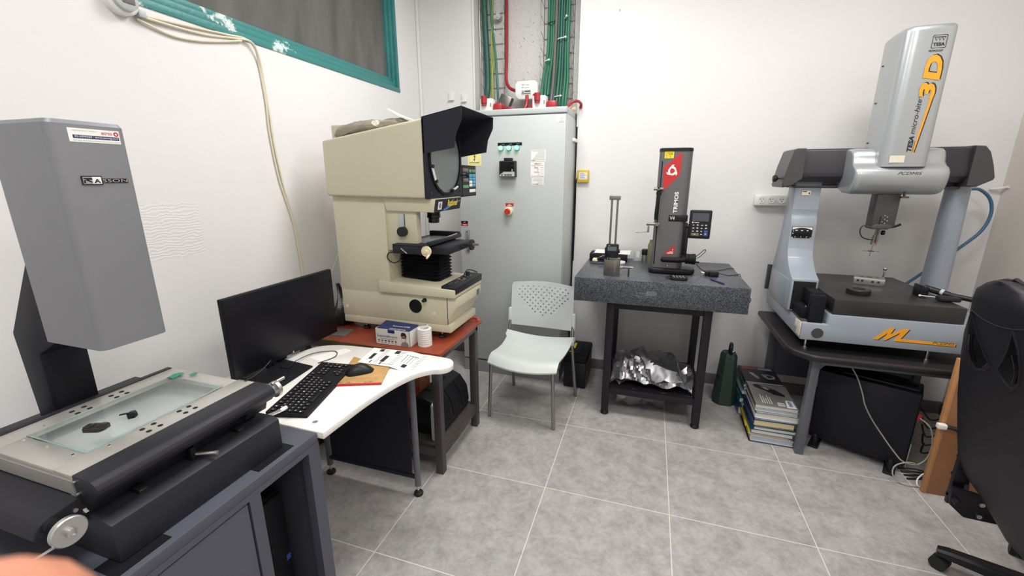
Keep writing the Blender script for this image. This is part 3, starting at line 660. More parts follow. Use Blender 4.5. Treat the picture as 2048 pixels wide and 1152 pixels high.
t = thing('mouse', 'black computer mouse on the brown writing pad', 'mouse', (-0.69, -0.47, DZ + 0.007))
b = B(); ma = math.atan2(0.085, 0.09)
b.T = Matrix.Translation((-0.693, -0.468, DZ + 0.0072)) @ Matrix.Rotation(ma, 4, 'Z')
rings = []
for k in range(13):
    u = k / 12; x_ = -0.058 + 0.116 * u; ww = 0.031 * math.sqrt(max(0.0, 1 - (2 * u - 1) ** 4)) + 0.001; hh = 0.034 * math.sin(math.pi * min(1, 0.12 + 0.80 * u)) * (1 - abs(2 * u - 1) ** 5) + 0.004
    rings.append([(x_, ww * math.cos(a_), max(0, hh * math.sin(a_))) for a_ in [math.pi * q / 12 for q in range(13)]] + [(x_, 0, 0)])
b.loft(rings); obj('mouse_body', b, 'black', t)
b = B(); b.T = Matrix.Translation((-0.693, -0.468, DZ + 0.0072)) @ Matrix.Rotation(ma, 4, 'Z'); b.cyl((-0.036, -0.003, 0.019), (-0.036, 0.003, 0.019), 0.008); obj('scroll_wheel', b, 'rubber', t)
b = B(); b.tube([(-0.735, -0.507, DZ + 0.012), (-0.76, -0.52, DZ + 0.020), (-0.79, -0.53, DZ + 0.006), (-0.86, -0.50, DZ + 0.003), (-0.9, -0.42, DZ + 0.003)], 0.0018, 8); obj('mouse_cable', b, 'rubber', t)
b = B(); b.tube([(-0.93, -0.44, DZ + 0.003), (-0.905, -0.36, DZ + 0.004), (-0.95, -0.31, DZ + 0.004), (-1.02, -0.36, DZ + 0.006), (-1.02, -0.47, DZ + 0.014), (-1.0, -0.53, DZ + 0.012), (-1.05, -0.53, DZ + 0.012)], 0.0018, 8)
solo('cable', b, 'rubber', 'thin black keyboard lead looping over the monitor base', 'cable', (-0.95, -0.4, DZ))
b = B(); b.tube([(-1.09, -0.50, 0.80), (-1.07, -0.60, DZ + 0.02), (-1.08, -0.66, DZ + 0.004), (-1.10, -0.72, DZ + 0.004)], 0.003, 8)
b.tube([(-1.10, -0.46, 0.82), (-1.095, -0.38, DZ + 0.04), (-1.09, -0.40, 0.79)], 0.0025, 8)
solo('cable', b, 'rubber', 'black monitor leads hanging behind the monitor stand', 'cable', (-1.09, -0.55, DZ))
t = thing('desk_marks', 'faint pale slip lying flat on the desk behind the keyboard', 'paper', (-0.95, -0.36, DZ))
b = B(); b.prism([(-1.02, -0.40), (-0.93, -0.42), (-0.89, -0.27), (-0.93, -0.26)], 'z', DZ, DZ + 0.001); obj('marks', b, 'paper', t)  # thin pale piece in place of faint marks on the desktop

# ================================================================ red-brown bench
BZ = 0.70
t = thing('steel_bench', 'dark grey steel bench with a red-brown top, carrying the cream optical projector', 'bench', (-0.9, 0.2, 0))
b = B(); b.box(-1.41, -0.522, -0.088, 0.462, BZ - 0.018, BZ, 0.001); obj('bench_top', b, 'redtop', t, label='scuffed red-brown laminate top')
b = B(); b.prism([(-1.41, -0.094), (-0.640, -0.094), (-0.640, -0.0885), (-1.41, -0.0885)], 'z', BZ - 0.018, BZ - 0.0005); obj('chipped_edge', b, 'chip', t, label='raw chipboard edge')
for lx in (-0.582, -1.40):
    for ly in (-0.074, 0.40):
        b = B(); b.box(lx, lx + 0.042, ly, ly + 0.042, 0, BZ - 0.055, 0.002); obj('leg', b, 'framed', t)
for i_, (a0, a1, b0, b1) in enumerate(((-1.40, -0.540, -0.078, -0.048), (-1.40, -0.540, 0.412, 0.442), (-0.57, -0.540, -0.074, 0.442), (-1.40, -1.37, -0.074, 0.442))):
    b = B(); b.box(a0, a1, b0, b1, BZ - 0.055, BZ - 0.018, 0.002); obj('top_rail', b, 'framed', t)
for (a0, a1, b0, b1) in ((-1.36, -0.582, -0.07, -0.04), (-1.36, -0.582, 0.405, 0.435), (-0.575, -0.545, -0.032, 0.40), (-1.395, -1.365, -0.032, 0.40)):
    b = B(); b.box(a0, a1, b0, b1, 0.10, 0.145, 0.002); obj('lower_rail', b, 'framed', t)
b = B(); b.box(-1.38, -0.556, -0.055, 0.43, 0.145, 0.157, 0.001); obj('lower_shelf', b, 'framed', t)
b = B(); b.box(-0.5555, -0.5535, -0.03, 0.40, 0.1465, 0.1555, 0.0005); obj('shelf_edge', b, 'chip', t, label='raw chipboard shelf edge')
# black case on the lower shelf
t = thing('tool_case', 'black ribbed plastic carry case lying on the lower shelf of the bench', 'case', (-0.72, 0.2, 0.157))
b = B(); b.prism([(-0.768, 0.159), (-0.592, 0.159), (-0.588, 0.20), (-0.60, 0.29), (-0.64, 0.36), (-0.69, 0.383), (-0.74, 0.38), (-0.768, 0.35)], 'y', 0.02, 0.395, 0.012, 3); obj('case_shell', b, 'black', t)
for y_ in (0.05, 0.17, 0.29):
    b = B(); b.prism([(-0.66, 0.350), (-0.640, 0.366), (-0.595, 0.300), (-0.583, 0.205), (-0.60, 0.205)], 'y', y_, y_ + 0.095, 0.004); obj('case_panel', b, 'blackm', t)
b = B(); b.box(-0.73, -0.69, 0.10, 0.29, 0.378, 0.392, 0.006); obj('case_handle', b, 'rubber', t)
t = thing('spray_bottle', 'white capped pale bottle standing behind the near bench leg', 'bottle', (-0.612, -0.01, 0.157))
b = B(); b.lathe((-0.612, -0.004, 0.158), Z, [(0.02, 0), (0.023, 0.003), (0.023, 0.150), (0.020, 0.156)], 28); obj('bottle_body', b, 'offw', t)
b = B(); b.lathe((-0.612, -0.004, 0.314), Z, [(0.021, 0), (0.021, 0.05), (0.016, 0.056), (0, 0.056)], 28); obj('bottle_cap', b, 'white', t)
t = thing('cardboard_box', 'small brown cardboard box with red print, behind the black case on the bench shelf', 'box', (-0.83, 0.2, 0.157))
b = B(); b.box(-0.885, -0.780, 0.14, 0.26, 0.158, 0.435, 0.002); obj('box_body', b, 'card', t)
b = B(); b.rect(0, 0.1045, 0, 0.11, (-0.8848, 0.1398, 0.26), X, Z, 0.0006); obj('box_print', b, 'redtop', t)

# mask box
t = thing('mask_box', 'open blue and white face mask box reading Supersafe on the red-brown bench', 'box', (-0.8, 0.0, BZ))
b = B(); mx0, mx1, my0, my1, mz = -0.908, -0.706, -0.052, 0.050, 0.084
b.box(mx0, mx1, my0, my0 + 0.0015, BZ, BZ + mz); b.box(mx0, mx1, my1 - 0.0015, my1, BZ, BZ + mz); b.box(mx0, mx0 + 0.0015, my0, my1, BZ, BZ + mz); b.box(mx1 - 0.0015, mx1, my0, my1, BZ, BZ + mz); b.box(mx0, mx1, my0, my1, BZ, BZ + 0.0015)
obj('box_body', b, 'white', t)
b = B(); b.sheet([[(mx0 + 0.002, my0 + 0.002, BZ + mz - 0.004), (mx1 - 0.002, my0 + 0.002, BZ + mz - 0.004)], [(mx0 + 0.002, my1 - 0.004, BZ + mz + 0.012), (mx1 - 0.002, my1 - 0.004, BZ + mz + 0.006)]], (0, 0, -0.001))
b.poly([(0.075, mz + 0.0), (0.115, mz + 0.0), (0.115, mz - 0.018), (0.075, mz - 0.018)], (mx0, my0 - 0.0006, BZ), X, Z, 0.0004)
obj('box_lid', b, 'navyp', t, label='navy blue lid with white lettering')
b = B(); b.m = 0; b.text('Supersafe', (mx0 + 0.010, my0, BZ + 0.036), X, Z, 0.078, 0.018, lift=0.0003)
b.m = 1; b.text('SM98', (mx0 + 0.090, my0, BZ + 0.040), X, Z, 0.040, 0.011, bold=0.02, lift=0.0003)
b.m = 0; b.rect(0.03, 0.125, 0.031, 0.0325, (mx0, my0, BZ), X, Z)
for k in range(6): b.rect(0.013 + 0.020 * k, 0.024 + 0.020 * k, 0.018, 0.024, (mx0, my0, BZ), X, Z); 
b.m = 2
for k in range(6): b.rect(0.014 + 0.020 * k, 0.022 + 0.020 * k, 0.009, 0.013, (mx0, my0, BZ), X, Z)
# masked man picture
o = (mx0, my0, BZ)
b.m = 3; b.poly([(0.148, 0.0), (0.195, 0.0), (0.192, 0.018), (0.178, 0.028), (0.162, 0.026), (0.150, 0.014)], o, X, Z, 0.0005)
b.m = 4; b.poly([(0.156, 0.035), (0.160, 0.026), (0.170, 0.022), (0.177, 0.028), (0.179, 0.045), (0.178, 0.060), (0.168, 0.066), (0.157, 0.062), (0.155, 0.045)], o, X, Z, 0.0007)
b.m = 0; b.poly([(0.152, 0.052), (0.158, 0.057), (0.172, 0.060), (0.177, 0.052), (0.180, 0.045), (0.183, 0.060), (0.178, 0.073), (0.166, 0.077), (0.155, 0.074), (0.151, 0.063)], o, X, Z, 0.0009); b.rect(0.155, 0.176, 0.046, 0.0495, o, X, Z, 0.001)
b.m = 5; b.poly([(0.156, 0.044), (0.174, 0.044), (0.175, 0.034), (0.169, 0.025), (0.162, 0.026), (0.157, 0.034)], o, X, Z, 0.001)
b.m = 5; ur = Vector((0, 1, 0.14)).normalized(); b.text('Supersafe SM98', (mx0 + 0.075, my0 + 0.04, BZ + mz + 0.0022), X, ur, 0.10, 0.016, lift=0.0002); b.text('SURGICAL FACE MASK', (mx0 + 0.075, my0 + 0.012, BZ + mz - 0.0018), X, ur, 0.095, 0.012, lift=0.0002)
obj('box_print', b, ['ink', 'ygold', 'greyink', 'greyink', 'skin', 'white'], t)
# roll
t = thing('tape_roll', 'stack of white tape rolls standing beside the face mask box', 'tape', (-0.652, 0.0, BZ))
b = B(); prof = [(0.022, 0.0)] 
for k in range(8): prof += [(0.0359, 0.0004 + k * 0.0116), (0.0362, 0.0012 + k * 0.0116), (0.0362, 0.0110 + k * 0.0116), (0.0359, 0.0116 + k * 0.0116)]
prof += [(0.033, 0.0935), (0.022, 0.0935), (0.022, 0.0)]
b.lathe((-0.652, 0.004, BZ), Z, prof, 40); obj('rolls', b, 'white', t)
b = B(); b.tube([(-0.66, 0.01, BZ + 0.08), (-0.645, 0.005, BZ + 0.095), (-0.635, 0.012, BZ + 0.112)], 0.003, 6); obj('loose_end', b, 'white', t)
b = B(); b.prism([(-1.215, -0.03), (-1.128, -0.021), (-1.145, 0.081), (-1.255, 0.075)], 'z', BZ, BZ + 0.003, 0.0008); solo('folder', b, 'skirt', 'thin dark grey folder on the bench beside the monitor', 'folder', (-1.19, 0.02, BZ))
b = B(); b.tube([(-0.60, 0.43, BZ + 0.008), (-0.57, 0.452, BZ + 0.012), (-0.54, 0.446, BZ + 0.010), (-0.53, 0.42, BZ + 0.006)], 0.007, 8); solo('strap', b, 'redb', 'red strap end poking out behind the projector base on the bench corner', 'strap', (-0.56, 0.44, BZ))
b = B()
rg = []
for k in range(9):
    u = k / 8; r0 = (0.07 + 0.025 * math.sin(u * 5)) * (1 - 0.75 * u); rg.append([(-1.29 + 0.02 * math.sin(u * 4) + r0 * 0.75 * math.cos(a_) * (1 + 0.12 * math.sin(5 * a_ + u * 6)), 0.17 + r0 * math.sin(a_) * (1 + 0.1 * math.sin(7 * a_)), BZ + 0.24 * u) for a_ in [2 * math.pi * q / 24 for q in range(24)]])
b.loft(rg); solo('plastic_bag', b, 'bagblk', 'crumpled black plastic bag between the wall and the projector base', 'bag', (-1.29, 0.17, BZ))
# ================================================================ cream optical projector on the bench
t = thing('optical_projector', 'cream optical profile projector with a charcoal hood, marked Rational, on the red-brown bench', 'optical projector', (-0.88, 0.25, BZ))
PX0, PX1, PY0, PY1 = -1.215, -0.545, 0.09, 0.43
for fx in (-1.10, -0.62):
    for fy in (0.135, 0.385):
        b = B(); b.lathe((fx, fy, BZ), Z, [(0.020, 0), (0.022, 0.008), (0.019, 0.014), (0.008, 0.018)], 20); b.m = 1; b.cyl((fx, fy, BZ + 0.016), (fx, fy, BZ + 0.048), 0.006); obj('levelling_foot', b, ['rubber', 'chrome'], t)
b = B()
b.box(PX0 + 0.004, PX1, PY0, PY1, 0.745, 0.786, 0.004)
b.prism([(PX0, 0.786), (-0.565, 0.786), (-0.552, 0.82), (-0.510, 0.885), (-0.508, 0.938), (PX0, 0.938)], 'y', PY0 + 0.003, PY1 - 0.003, 0.004)
b.box(PX0, -0.895, PY0 + 0.003, PY1 - 0.003, 0.93, 1.445, 0.004)
b.box(-0.905, -0.722, 0.106, 0.150, 1.168, 1.445, 0.003)
obj('machine_body', b, 'beige', t)
b = B(); b.box(-0.562, -0.5595, PY0 + 0.001, PY0 + 0.0035, 0.79, 0.935); obj('panel_seam', b, 'charcoal', t)
b = B(); b.prism([(-0.955, 0.942), (-0.506, 0.942), (-0.506, 0.985), (-0.955, 1.005)], 'y', 0.072, 0.436, 0.005); obj('table_base', b, 'beige', t)
b = B(); b.prism([(-0.583, 0.975), (-0.504, 0.960), (-0.502, 0.998), (-0.585, 1.002)], 'y', 0.078, 0.434, 0.002); obj('control_panel', b, 'charcoal', t, label='charcoal control panel')
cp = obj('panel_controls', (lambda b: (b.rect(0.0, 0.012, 0.0, 0.05, (-0.565, 0.11, 1.0025), X, Y), b.cyl((-0.545, 0.245, 1.0), (-0.545, 0.245, 1.006), 0.024), b.cyl((-0.545, 0.33, 1.0), (-0.545, 0.33, 1.006), 0.022), b.rect(0.02, 0.024, 0.04, 0.09, (-0.565, 0.11, 1.0025), X, Y), b.rect(0.03, 0.032, 0.0, 0.06, (-0.565, 0.10, 1.0025), X, Y), b)[-1])(B()), 'steel', t)
b = B(); b.cyl((-0.545, 0.33, 1.006), (-0.545, 0.33, 1.028), 0.012); b.cyl((-0.545, 0.245, 1.006), (-0.545, 0.245, 1.012), 0.008); obj('control_knob', b, 'rubber', t)
b = B(); b.tube([(-0.56, 0.30, 1.006), (-0.565, 0.36, 1.028), (-0.55, 0.40, 1.022), (-0.53, 0.43, 1.004)], 0.003, 8); obj('lead', b, 'rubber', t)
b = B(); b.rect(0, 0.04, 0, 0.032, (-0.5085, 0.365, 0.885), Y, Z, 0.001); obj('rating_plate', b, 'legg', t, label='small grey rating plate')
# side fan grille, knobs and screws on the face towards the camera
b = B(); b.cyl((-0.748, PY0 + 0.003, 0.876), (-0.748, PY0 - 0.001, 0.876), 0.037, n=40); 
for k in range(1, 5): b.tube([(-0.748 + 0.008 * k * math.cos(R(a)), PY0 - 0.0015, 0.876 + 0.008 * k * math.sin(R(a))) for a in range(0, 361, 20)], 0.0008, 5, smooth=False)
obj('fan_grille', b, 'blackm', t, label='round black fan grille')
b = B(); b.cyl((-0.688, PY0 + 0.002, 0.916), (-0.688, PY0 - 0.022, 0.916), 0.0085); b.cyl((-0.688, PY0 - 0.002, 0.916), (-0.688, PY0 - 0.005, 0.916), 0.011); obj('side_knob', b, 'rubber', t)
b = B()
for sx_, sz_ in ((-0.786, 0.914), (-0.712, 0.914), (-0.786, 0.838), (-0.712, 0.838)): b.cyl((sx_, PY0 + 0.004, sz_), (sx_, PY0 - 0.0005, sz_), 0.003, n=10)
for sx_, sz_ in ((-1.185, 0.836), (-0.64, 0.845)): b.cyl((sx_, PY0 + 0.004, sz_), (sx_, PY0 + 0.001, sz_), 0.010, n=20)
obj('screw', b, 'cream', t)
b = B(); b.cyl((-0.800, 0.107, 1.270), (-0.800, 0.080, 1.270), 0.025, n=32); obj('focus_knob', b, 'rubber', t, label='round black focus knob')
b = B(); b.box(-0.828, -0.790, 0.102, 0.107, 1.25, 1.36, 0.001); b.m = 1; b.box(-0.792, -0.7895, 0.101, 0.1065, 1.25, 1.36); obj('scale_plate', b, ['steelp', 'dsteel'], t)
# head
b = B()
hp = [(-1.218, 1.447), (-0.634, 1.439), (-0.634, 1.808), (-1.212, 1.722)]
b.prism(hp, 'y', 0.052, 0.462, 0.014, 3); obj('head_housing', b, 'beige', t)
b = B(); b.box(-1.20, -1.12, 0.12, 0.36, 1.72, 1.80, 0.004); obj('rear_lamp_cover', b, 'beige', t)
b = B(); b.prism([(-0.884, 1.375), (-0.617, 1.371), (-0.605, 1.437), (-0.900, 1.442)], 'y', 0.088, 0.405, 0.004); obj('nose', b, 'beige', t)
b = B(); b.obox((-0.6095, 0.2485, 1.403), Y, (0.18, 0, 0.98), 0.302, 0.062, 0.002, 0.0)
NR = Y; NU = Vector((0.18, 0, 0.984)); NO = (-0.6145, 0.0975, 1.3725)
b.m = 1; b.text('Rational', Vector(NO) + Vector((0.0008, 0.135, 0)) + NU * 0.022, Y, NU, 0.115, 0.034, bold=0.035, lift=0.0008)
b.m = 2; b.rect(0.03, 0.072, 0.010, 0.050, Vector(NO) + Vector((0.001, 0, 0)), Y, NU, 0.0006)
b.m = 3; b.rect(0.036, 0.066, 0.029, 0.031, Vector(NO) + Vector((0.0018, 0, 0)), Y, NU, 0.0006); b.poly([(0.051, 0.014), (0.060, 0.027), (0.042, 0.027)], Vector(NO) + Vector((0.0018, 0, 0)), Y, NU); b.poly([(0.051, 0.046), (0.060, 0.033), (0.042, 0.033)], Vector(NO) + Vector((0.0018, 0, 0)), Y, NU)
b.m = 4; b.poly([(0.08, 0.002), (0.14, 0.015), (0.22, 0.060), (0.20, 0.060), (0.13, 0.022), (0.08, 0.006)], Vector(NO) + Vector((0.0010, 0, 0)), Y, NU, 0.0003); b.m = 5; b.poly([(0.11, 0.002), (0.18, 0.018), (0.29, 0.045), (0.29, 0.050), (0.17, 0.024), (0.10, 0.006)], Vector(NO) + Vector((0.0010, 0, 0)), Y, NU, 0.0003)
obj('name_plate', b, ['hood', 'yellow', 'white', 'navyp', 'blue', 'cyan'], t, label='dark plate reading Rational in yellow')
b = B(); b.lathe((-0.70, 0.25, 1.372), (0, 0, -1), [(0.052, 0), (0.050, 0.006), (0.036, 0.010), (0.034, 0.024), (0.036, 0.026), (0.036, 0.040), (0.029, 0.043), (0.029, 0.066), (0.024, 0.068), (0, 0.066)], 36); obj('lens', b, 'blackg', t)
# dark front panel with the round screen
b = B(); b.box(-0.64, -0.622, 0.052, 0.462, 1.437, 1.81, 0.006); obj('screen_panel', b, 'hood', t)
SC = Vector((-0.622, 0.252, 1.628)); SR = 0.166
b = B(); b.lathe(SC, X, [(SR, 0), (SR + 0.012, 0), (SR + 0.012, 0.010), (SR, 0.010), (SR, 0)], 64); obj('screen_ring', b, 'blackm', t)
b = B(); b.cyl(SC, SC + Vector((0.003, 0, 0)), SR, n=64); obj('screen', b, 'scrgl', t, label='round frosted grey screen')
for a in (205, 245, 268, 300, 330, 10):
    ca, sa = math.cos(R(a)), math.sin(R(a))
    b = B(); p = SC + Vector((0.006, ca * (SR + 0.002), sa * (SR + 0.002)))
    if a in (205, 300):
        ta = Vector((0, -sa, ca)); ta = ta if a == 205 else Vector((0, 0.35, 0.1)).normalized() * -1
        b.m = 1; b.cyl(p - ta * 0.035 + Vector((0.008, 0, 0)), p + ta * 0.035 + Vector((0.008, 0, 0)), 0.006); b.m = 0
        b.cyl(p - ta * 0.038, p - ta * 0.038 + Vector((0.018, 0, 0)), 0.008); b.cyl(p + ta * 0.038, p + ta * 0.038 + Vector((0.018, 0, 0)), 0.008)
    else: b.cyl(p, p + Vector((0.006, 0, 0)), 0.005)
    obj('screen_clamp', b, ['rubber', 'white'], t)
b = B(); b.cyl((-0.62, 0.445, 1.552), (-0.598, 0.46, 1.552), 0.005); b.cyl((-0.598, 0.46, 1.552), (-0.585, 0.468, 1.552), 0.013); obj('clamp_knob', b, 'rubber', t)
b = B(); 
for y_ in (0.085, 0.43): b.cyl((-0.622, y_, 1.465), (-0.6195, y_, 1.465), 0.006, n=16)
obj('screw', b, 'blackg', t)
# hood: three thin sheets
b = B(); ht = 0.004
prof = [(-0.636, 1.648), (-0.636, 1.812), (-0.432, 1.850), (-0.434, 1.793), (-0.463, 1.735), (-0.474, 1.672)]
b.prism(prof, 'y', 0.052, 0.052 + ht); b.prism(prof, 'y', 0.462 - ht, 0.462)
b.prism([(-0.636, 1.808), (-0.432, 1.846), (-0.432, 1.850), (-0.636, 1.812)], 'y', 0.052, 0.462, 0.001)
obj('hood', b, 'hood', t, label='charcoal light hood over the screen')
# stage
b = B(); b.box(-0.842, -0.665, 0.055, 0.445, 1.162, 1.203, 0.004); obj('lower_stage', b, 'charcoal', t)
b = B(); b.box(-0.665, -0.545, 0.098, 0.400, 1.162, 1.198, 0.003); b.box(-0.548, -0.540, 0.245, 0.400, 1.165, 1.195, 0.002); obj('cross_slide', b, 'charcoal', t)
b = B(); b.box(-0.842, -0.640, 0.055, 0.44, 1.203, 1.210, 0.002); b.box(-0.655, -0.632, 0.075, 0.45, 1.205, 1.224, 0.002); b.box(-0.83, -0.812, 0.44, 0.455, 1.203, 1.235, 0.002); b.box(-0.83, -0.64, 0.43, 0.455, 1.203, 1.236, 0.003); obj('upper_stage', b, 'charcoal', t)
b = B(); b.box(-0.785, -0.668, 0.13, 0.40, 1.210, 1.2125, 0.0008); obj('stage_glass', b, 'scrgl', t, label='pale stage glass')
b = B(); b.cyl((-0.650, 0.085, 1.214), (-0.650, 0.44, 1.226), 0.004); obj('stage_rail', b, 'silver', t)
b = B(); b.lathe((-0.636, 0.058, 1.185), NY, [(0.012, 0), (0.012, 0.012), (0.026, 0.016), (0.026, 0.026), (0.010, 0.028), (0.010, 0.036), (0, 0.036)], 28); b.cyl((-0.618, 0.03, 1.168), (-0.612, -0.005, 1.160), 0.005); obj('handwheel', b, 'cream', t, label='cream stage handwheel')
b = B(); b.cyl((-0.665, 0.056, 1.185), (-0.665, 0.035, 1.185), 0.022, n=28); obj('stage_knob', b, 'rubber', t)
b = B(); b.cyl((-0.545, 0.305, 1.185), (-0.512, 0.305, 1.185), 0.008); b.cyl((-0.512, 0.305, 1.185), (-0.50, 0.305, 1.185), 0.029, n=32); b.m = 1; b.cyl((-0.50, 0.305, 1.185), (-0.494, 0.305, 1.185), 0.010); b.cyl((-0.50, 0.322, 1.185), (-0.474, 0.322, 1.185), 0.005); obj('handwheel', b, ['rubber', 'steel'], t, label='black stage handwheel')
b = B(); b.cyl((-0.79, 0.054, 1.19), (-0.755, 0.05, 1.166), 0.003); obj('stage_lever', b, 'silver', t)
# bellows
b = B(); rings = []
bx0, bx1, by0, by1 = -0.895, -0.655, 0.185, 0.385
nz_ = 19
for k in range(nz_):
    z_ = 0.992 + (1.158 - 0.992) * k / (nz_ - 1); ins = 0.0 if k % 2 == 0 else 0.012
    c_ = 0.022
    rings.append([(bx0 + ins + c_, by0 + ins, z_), (bx1 - ins - c_, by0 + ins, z_), (bx1 - ins, by0 + ins + c_, z_), (bx1 - ins, by1 - ins - c_, z_), (bx1 - ins - c_, by1 - ins, z_), (bx0 + ins + c_, by1 - ins, z_), (bx0 + ins, by1 - ins - c_, z_), (bx0 + ins, by0 + ins + c_, z_)])
b.loft(rings); obj('bellows', b, 'blackm', t, smooth=None)
b = B(); b.tube([(-0.84, 0.075, 1.165), (-0.88, 0.08, 1.158), (-0.895, 0.085, 1.13), (-0.87, 0.09, 1.105), (-0.835, 0.10, 1.115), (-0.825, 0.11, 1.16)], 0.0032, 8); obj('stage_cable', b, 'rubber', t)
# keypad unit on the far side of the head
t = thing('digital_readout', 'black digital readout with blue, white and green keys beside the projector screen', 'readout', (-0.64, 0.60, 1.43))
b = B(); b.box(-0.70, -0.625, 0.466, 0.672, 1.432, 1.608, 0.004); obj('readout_case', b, 'blackm', t)
b = B(); o = (-0.625, 0.466, 1.432)
def keyb(name, a0, a1, c0, c1, m_):
    b = B(); b.box(-0.625, -0.6225, 0.466 + a0, 0.466 + a1, 1.432 + c0, 1.432 + c1, 0.0008); obj(name, b, m_, t)
b.rect(0.004, 0.200, 0.006, 0.168, o, Y, Z, 0.0006); obj('faceplate', b, 'charcoal', t)
for i_, z_ in enumerate((0.140, 0.112, 0.084)): keyb('display', 0.008, 0.085, z_, z_ + 0.018, 'kgrey')
keyb('key', 0.008, 0.088, 0.048, 0.065, 'kgreen'); keyb('key', 0.100, 0.190, 0.022, 0.040, 'white')
for a0, m_ in ((0.100, 'kgreen'), (0.130, 'kgrey'), (0.160, 'kgreen')): keyb('key', a0, a0 + 0.026, 0.137, 0.153, m_)
for r_ in range(4):
    for c_ in range(2): keyb('key', 0.100 + 0.050 * c_, 0.142 + 0.050 * c_, 0.055 + 0.0185 * r_, 0.071 + 0.0185 * r_, 'white' if (c_ == 0 and r_ < 2) else 'cyan')
b = B(); b.box(-0.72, -0.70, 0.462, 0.60, 1.50, 1.53, 0.002); obj('bracket', b, 'dsteel', t)
# crumpled cover on top
b = B(); rc = random.Random(12); rings = []
for i in range(26):
    u = i / 25; x_ = -1.168 + 0.40 * u; top_z = 1.722 + (x_ + 1.212) * 0.149
    env = min(1, math.sin(math.pi * (0.04 + 0.92 * u)) * 2.2) ** 0.5; hz = (0.027 + 0.006 * math.sin(u * 5) - (0.012 if 0.60 < u < 0.72 else 0)) * env; hy = (0.075 - 0.02 * u) * env
    cy_ = 0.150 + 0.015 * u
    rings.append([(x_ + 0.010 * math.sin(4 * a_), cy_ + hy * math.cos(a_) * (1 + 0.07 * math.sin(3 * a_ + 9 * u)), top_z + hz + max(-hz + 0.001, hz * 1.05 * math.sin(a_) * (1 + 0.12 * math.sin(5 * a_ + 14 * u)) + rc.uniform(-0.0022, 0.0022))) for a_ in [2 * math.pi * q / 24 for q in range(24)]])
b.loft(rings); solo('dust_cover', b, 'cloth', 'crumpled greyish brown plastic cover lying on top of the projector head', 'dust cover', (-0.97, 0.15, 1.76), )
b = B(); b.sheet([[(-0.868, 0.13, 1.868), (-0.868, 0.15, 1.870)], [(-0.80, 0.12, 1.832), (-0.80, 0.16, 1.838)], [(-0.70, 0.11, 1.802), (-0.70, 0.16, 1.801)]], (0, 0, -0.001)); solo('card_strip', b, 'offw', 'thin pale card strip sticking up from the plastic cover on the projector', 'card', (-0.76, 0.16, 1.81))

# ================================================================ electrical cabinet
CX0, CX1, CY0, CY1 = -0.963, -0.170, 1.158, 1.64
t = thing('electrical_cabinet', 'tall light grey electrical cabinet with three lit green lamps and a red stop button', 'electrical cabinet', ((CX0 + CX1) / 2, 1.4, 0))
b = B(); b.box(CX0, CX1, CY0 + 0.002, CY1, 0, 0.10); obj('plinth', b, 'steelps', t, label='darker grey plinth')
b = B(); b.box(CX0, CX1, CY0 + 0.02, CY1, 0.103, 1.955, 0.003); b.prism([(CY0 + 0.02, 1.955), (CY0, 1.960), (CY0, 1.990), (CY0 + 0.006, 1.996), (CY1, 1.996), (CY1, 1.955)], 'x', CX0, CX1, 0.002); obj('cabinet_body', b, 'steelp', t)
b = B(); b.box(CX0 + 0.002, CX1 - 0.003, CY0, CY0 + 0.019, 0.112, 1.950, 0.004); d = obj('door', b, 'steelp', t)
b = B()
for x0_, x1_ in ((-0.80, -0.59), (-0.55, -0.19)):
    n_ = int((x1_ - x0_) / 0.0075)
    for k in range(n_):
        for r_ in range(3): b.box(x0_ + k * 0.0075, x0_ + k * 0.0075 + 0.0045, CY0 + 0.012 + r_ * 0.009, CY0 + 0.018 + r_ * 0.009, 1.9958, 1.9966)
obj('vent_slots', b, 'kgrey', t)
b = B(); b.rect(0, 0.178, 0, 0.020, (-0.655, CY0, 1.756), X, Z, 0.0015); b.m = 1
for k in range(3): b.rect(0.03 + 0.055 * k, 0.05 + 0.055 * k, 0.008, 0.011, (-0.655, CY0 - 0.0015, 1.756), X, Z, 0.0003)
obj('lamp_label', b, ['blackm', 'greyink'], d)
for k, lx in enumerate((-0.629, -0.570, -0.511)):
    b = B(); b.lathe((lx, CY0, 1.740), NY, [(0.018, 0), (0.018, 0.006), (0.016, 0.007)], 28); l = obj('lamp_bezel', b, 'dsteel', d)
    b = B(); b.lathe((lx, CY0 - 0.006, 1.740), NY, [(0.0155, 0), (0.0155, 0.010), (0.010, 0.017), (0, 0.018)], 28); o_ = obj('lamp_lens', b, 'lampg', t, label='lit green indicator lamp')
b = B(); b.box(-0.631, -0.513, CY0 - 0.045, CY0, 1.544, 1.652, 0.004); b.box(-0.597, -0.541, CY0 - 0.042, CY0, 1.652, 1.672, 0.002)
b.m = 1; b.poly([(0.004, 0.004), (0.114, 0.004), (0.114, 0.034), (0.035, 0.034), (0.004, 0.014)], (-0.631, CY0 - 0.045, 1.544), X, Z, 0.0006)
b.m = 0
for k, x_ in enumerate((0.022, 0.046, 0.060, 0.074, 0.088)): b.lathe((-0.631 + x_, CY0 - 0.0455, 1.557), NY, [(0.0055, 0), (0.0055, 0.001), (0, 0.001)], 14)
b.m = 2; b.rect(0.008, 0.11, 0.042, 0.10, (-0.631, CY0 - 0.045, 1.544), X, Z, 0.0007); b.m = 3; b.poly([(0.092, 0.078), (0.100, 0.078), (0.096, 0.072)], (-0.631, CY0 - 0.0459, 1.544), X, Z); b.m = 4; b.rect(0.092, 0.102, 0.034, 0.052, (-0.631, CY0 - 0.0459, 1.544), X, Z)
obj('power_meter', b, ['charcoal', 'steelp', 'blackg', 'red', 'greyink'], d, label='black power meter in a clear cover')
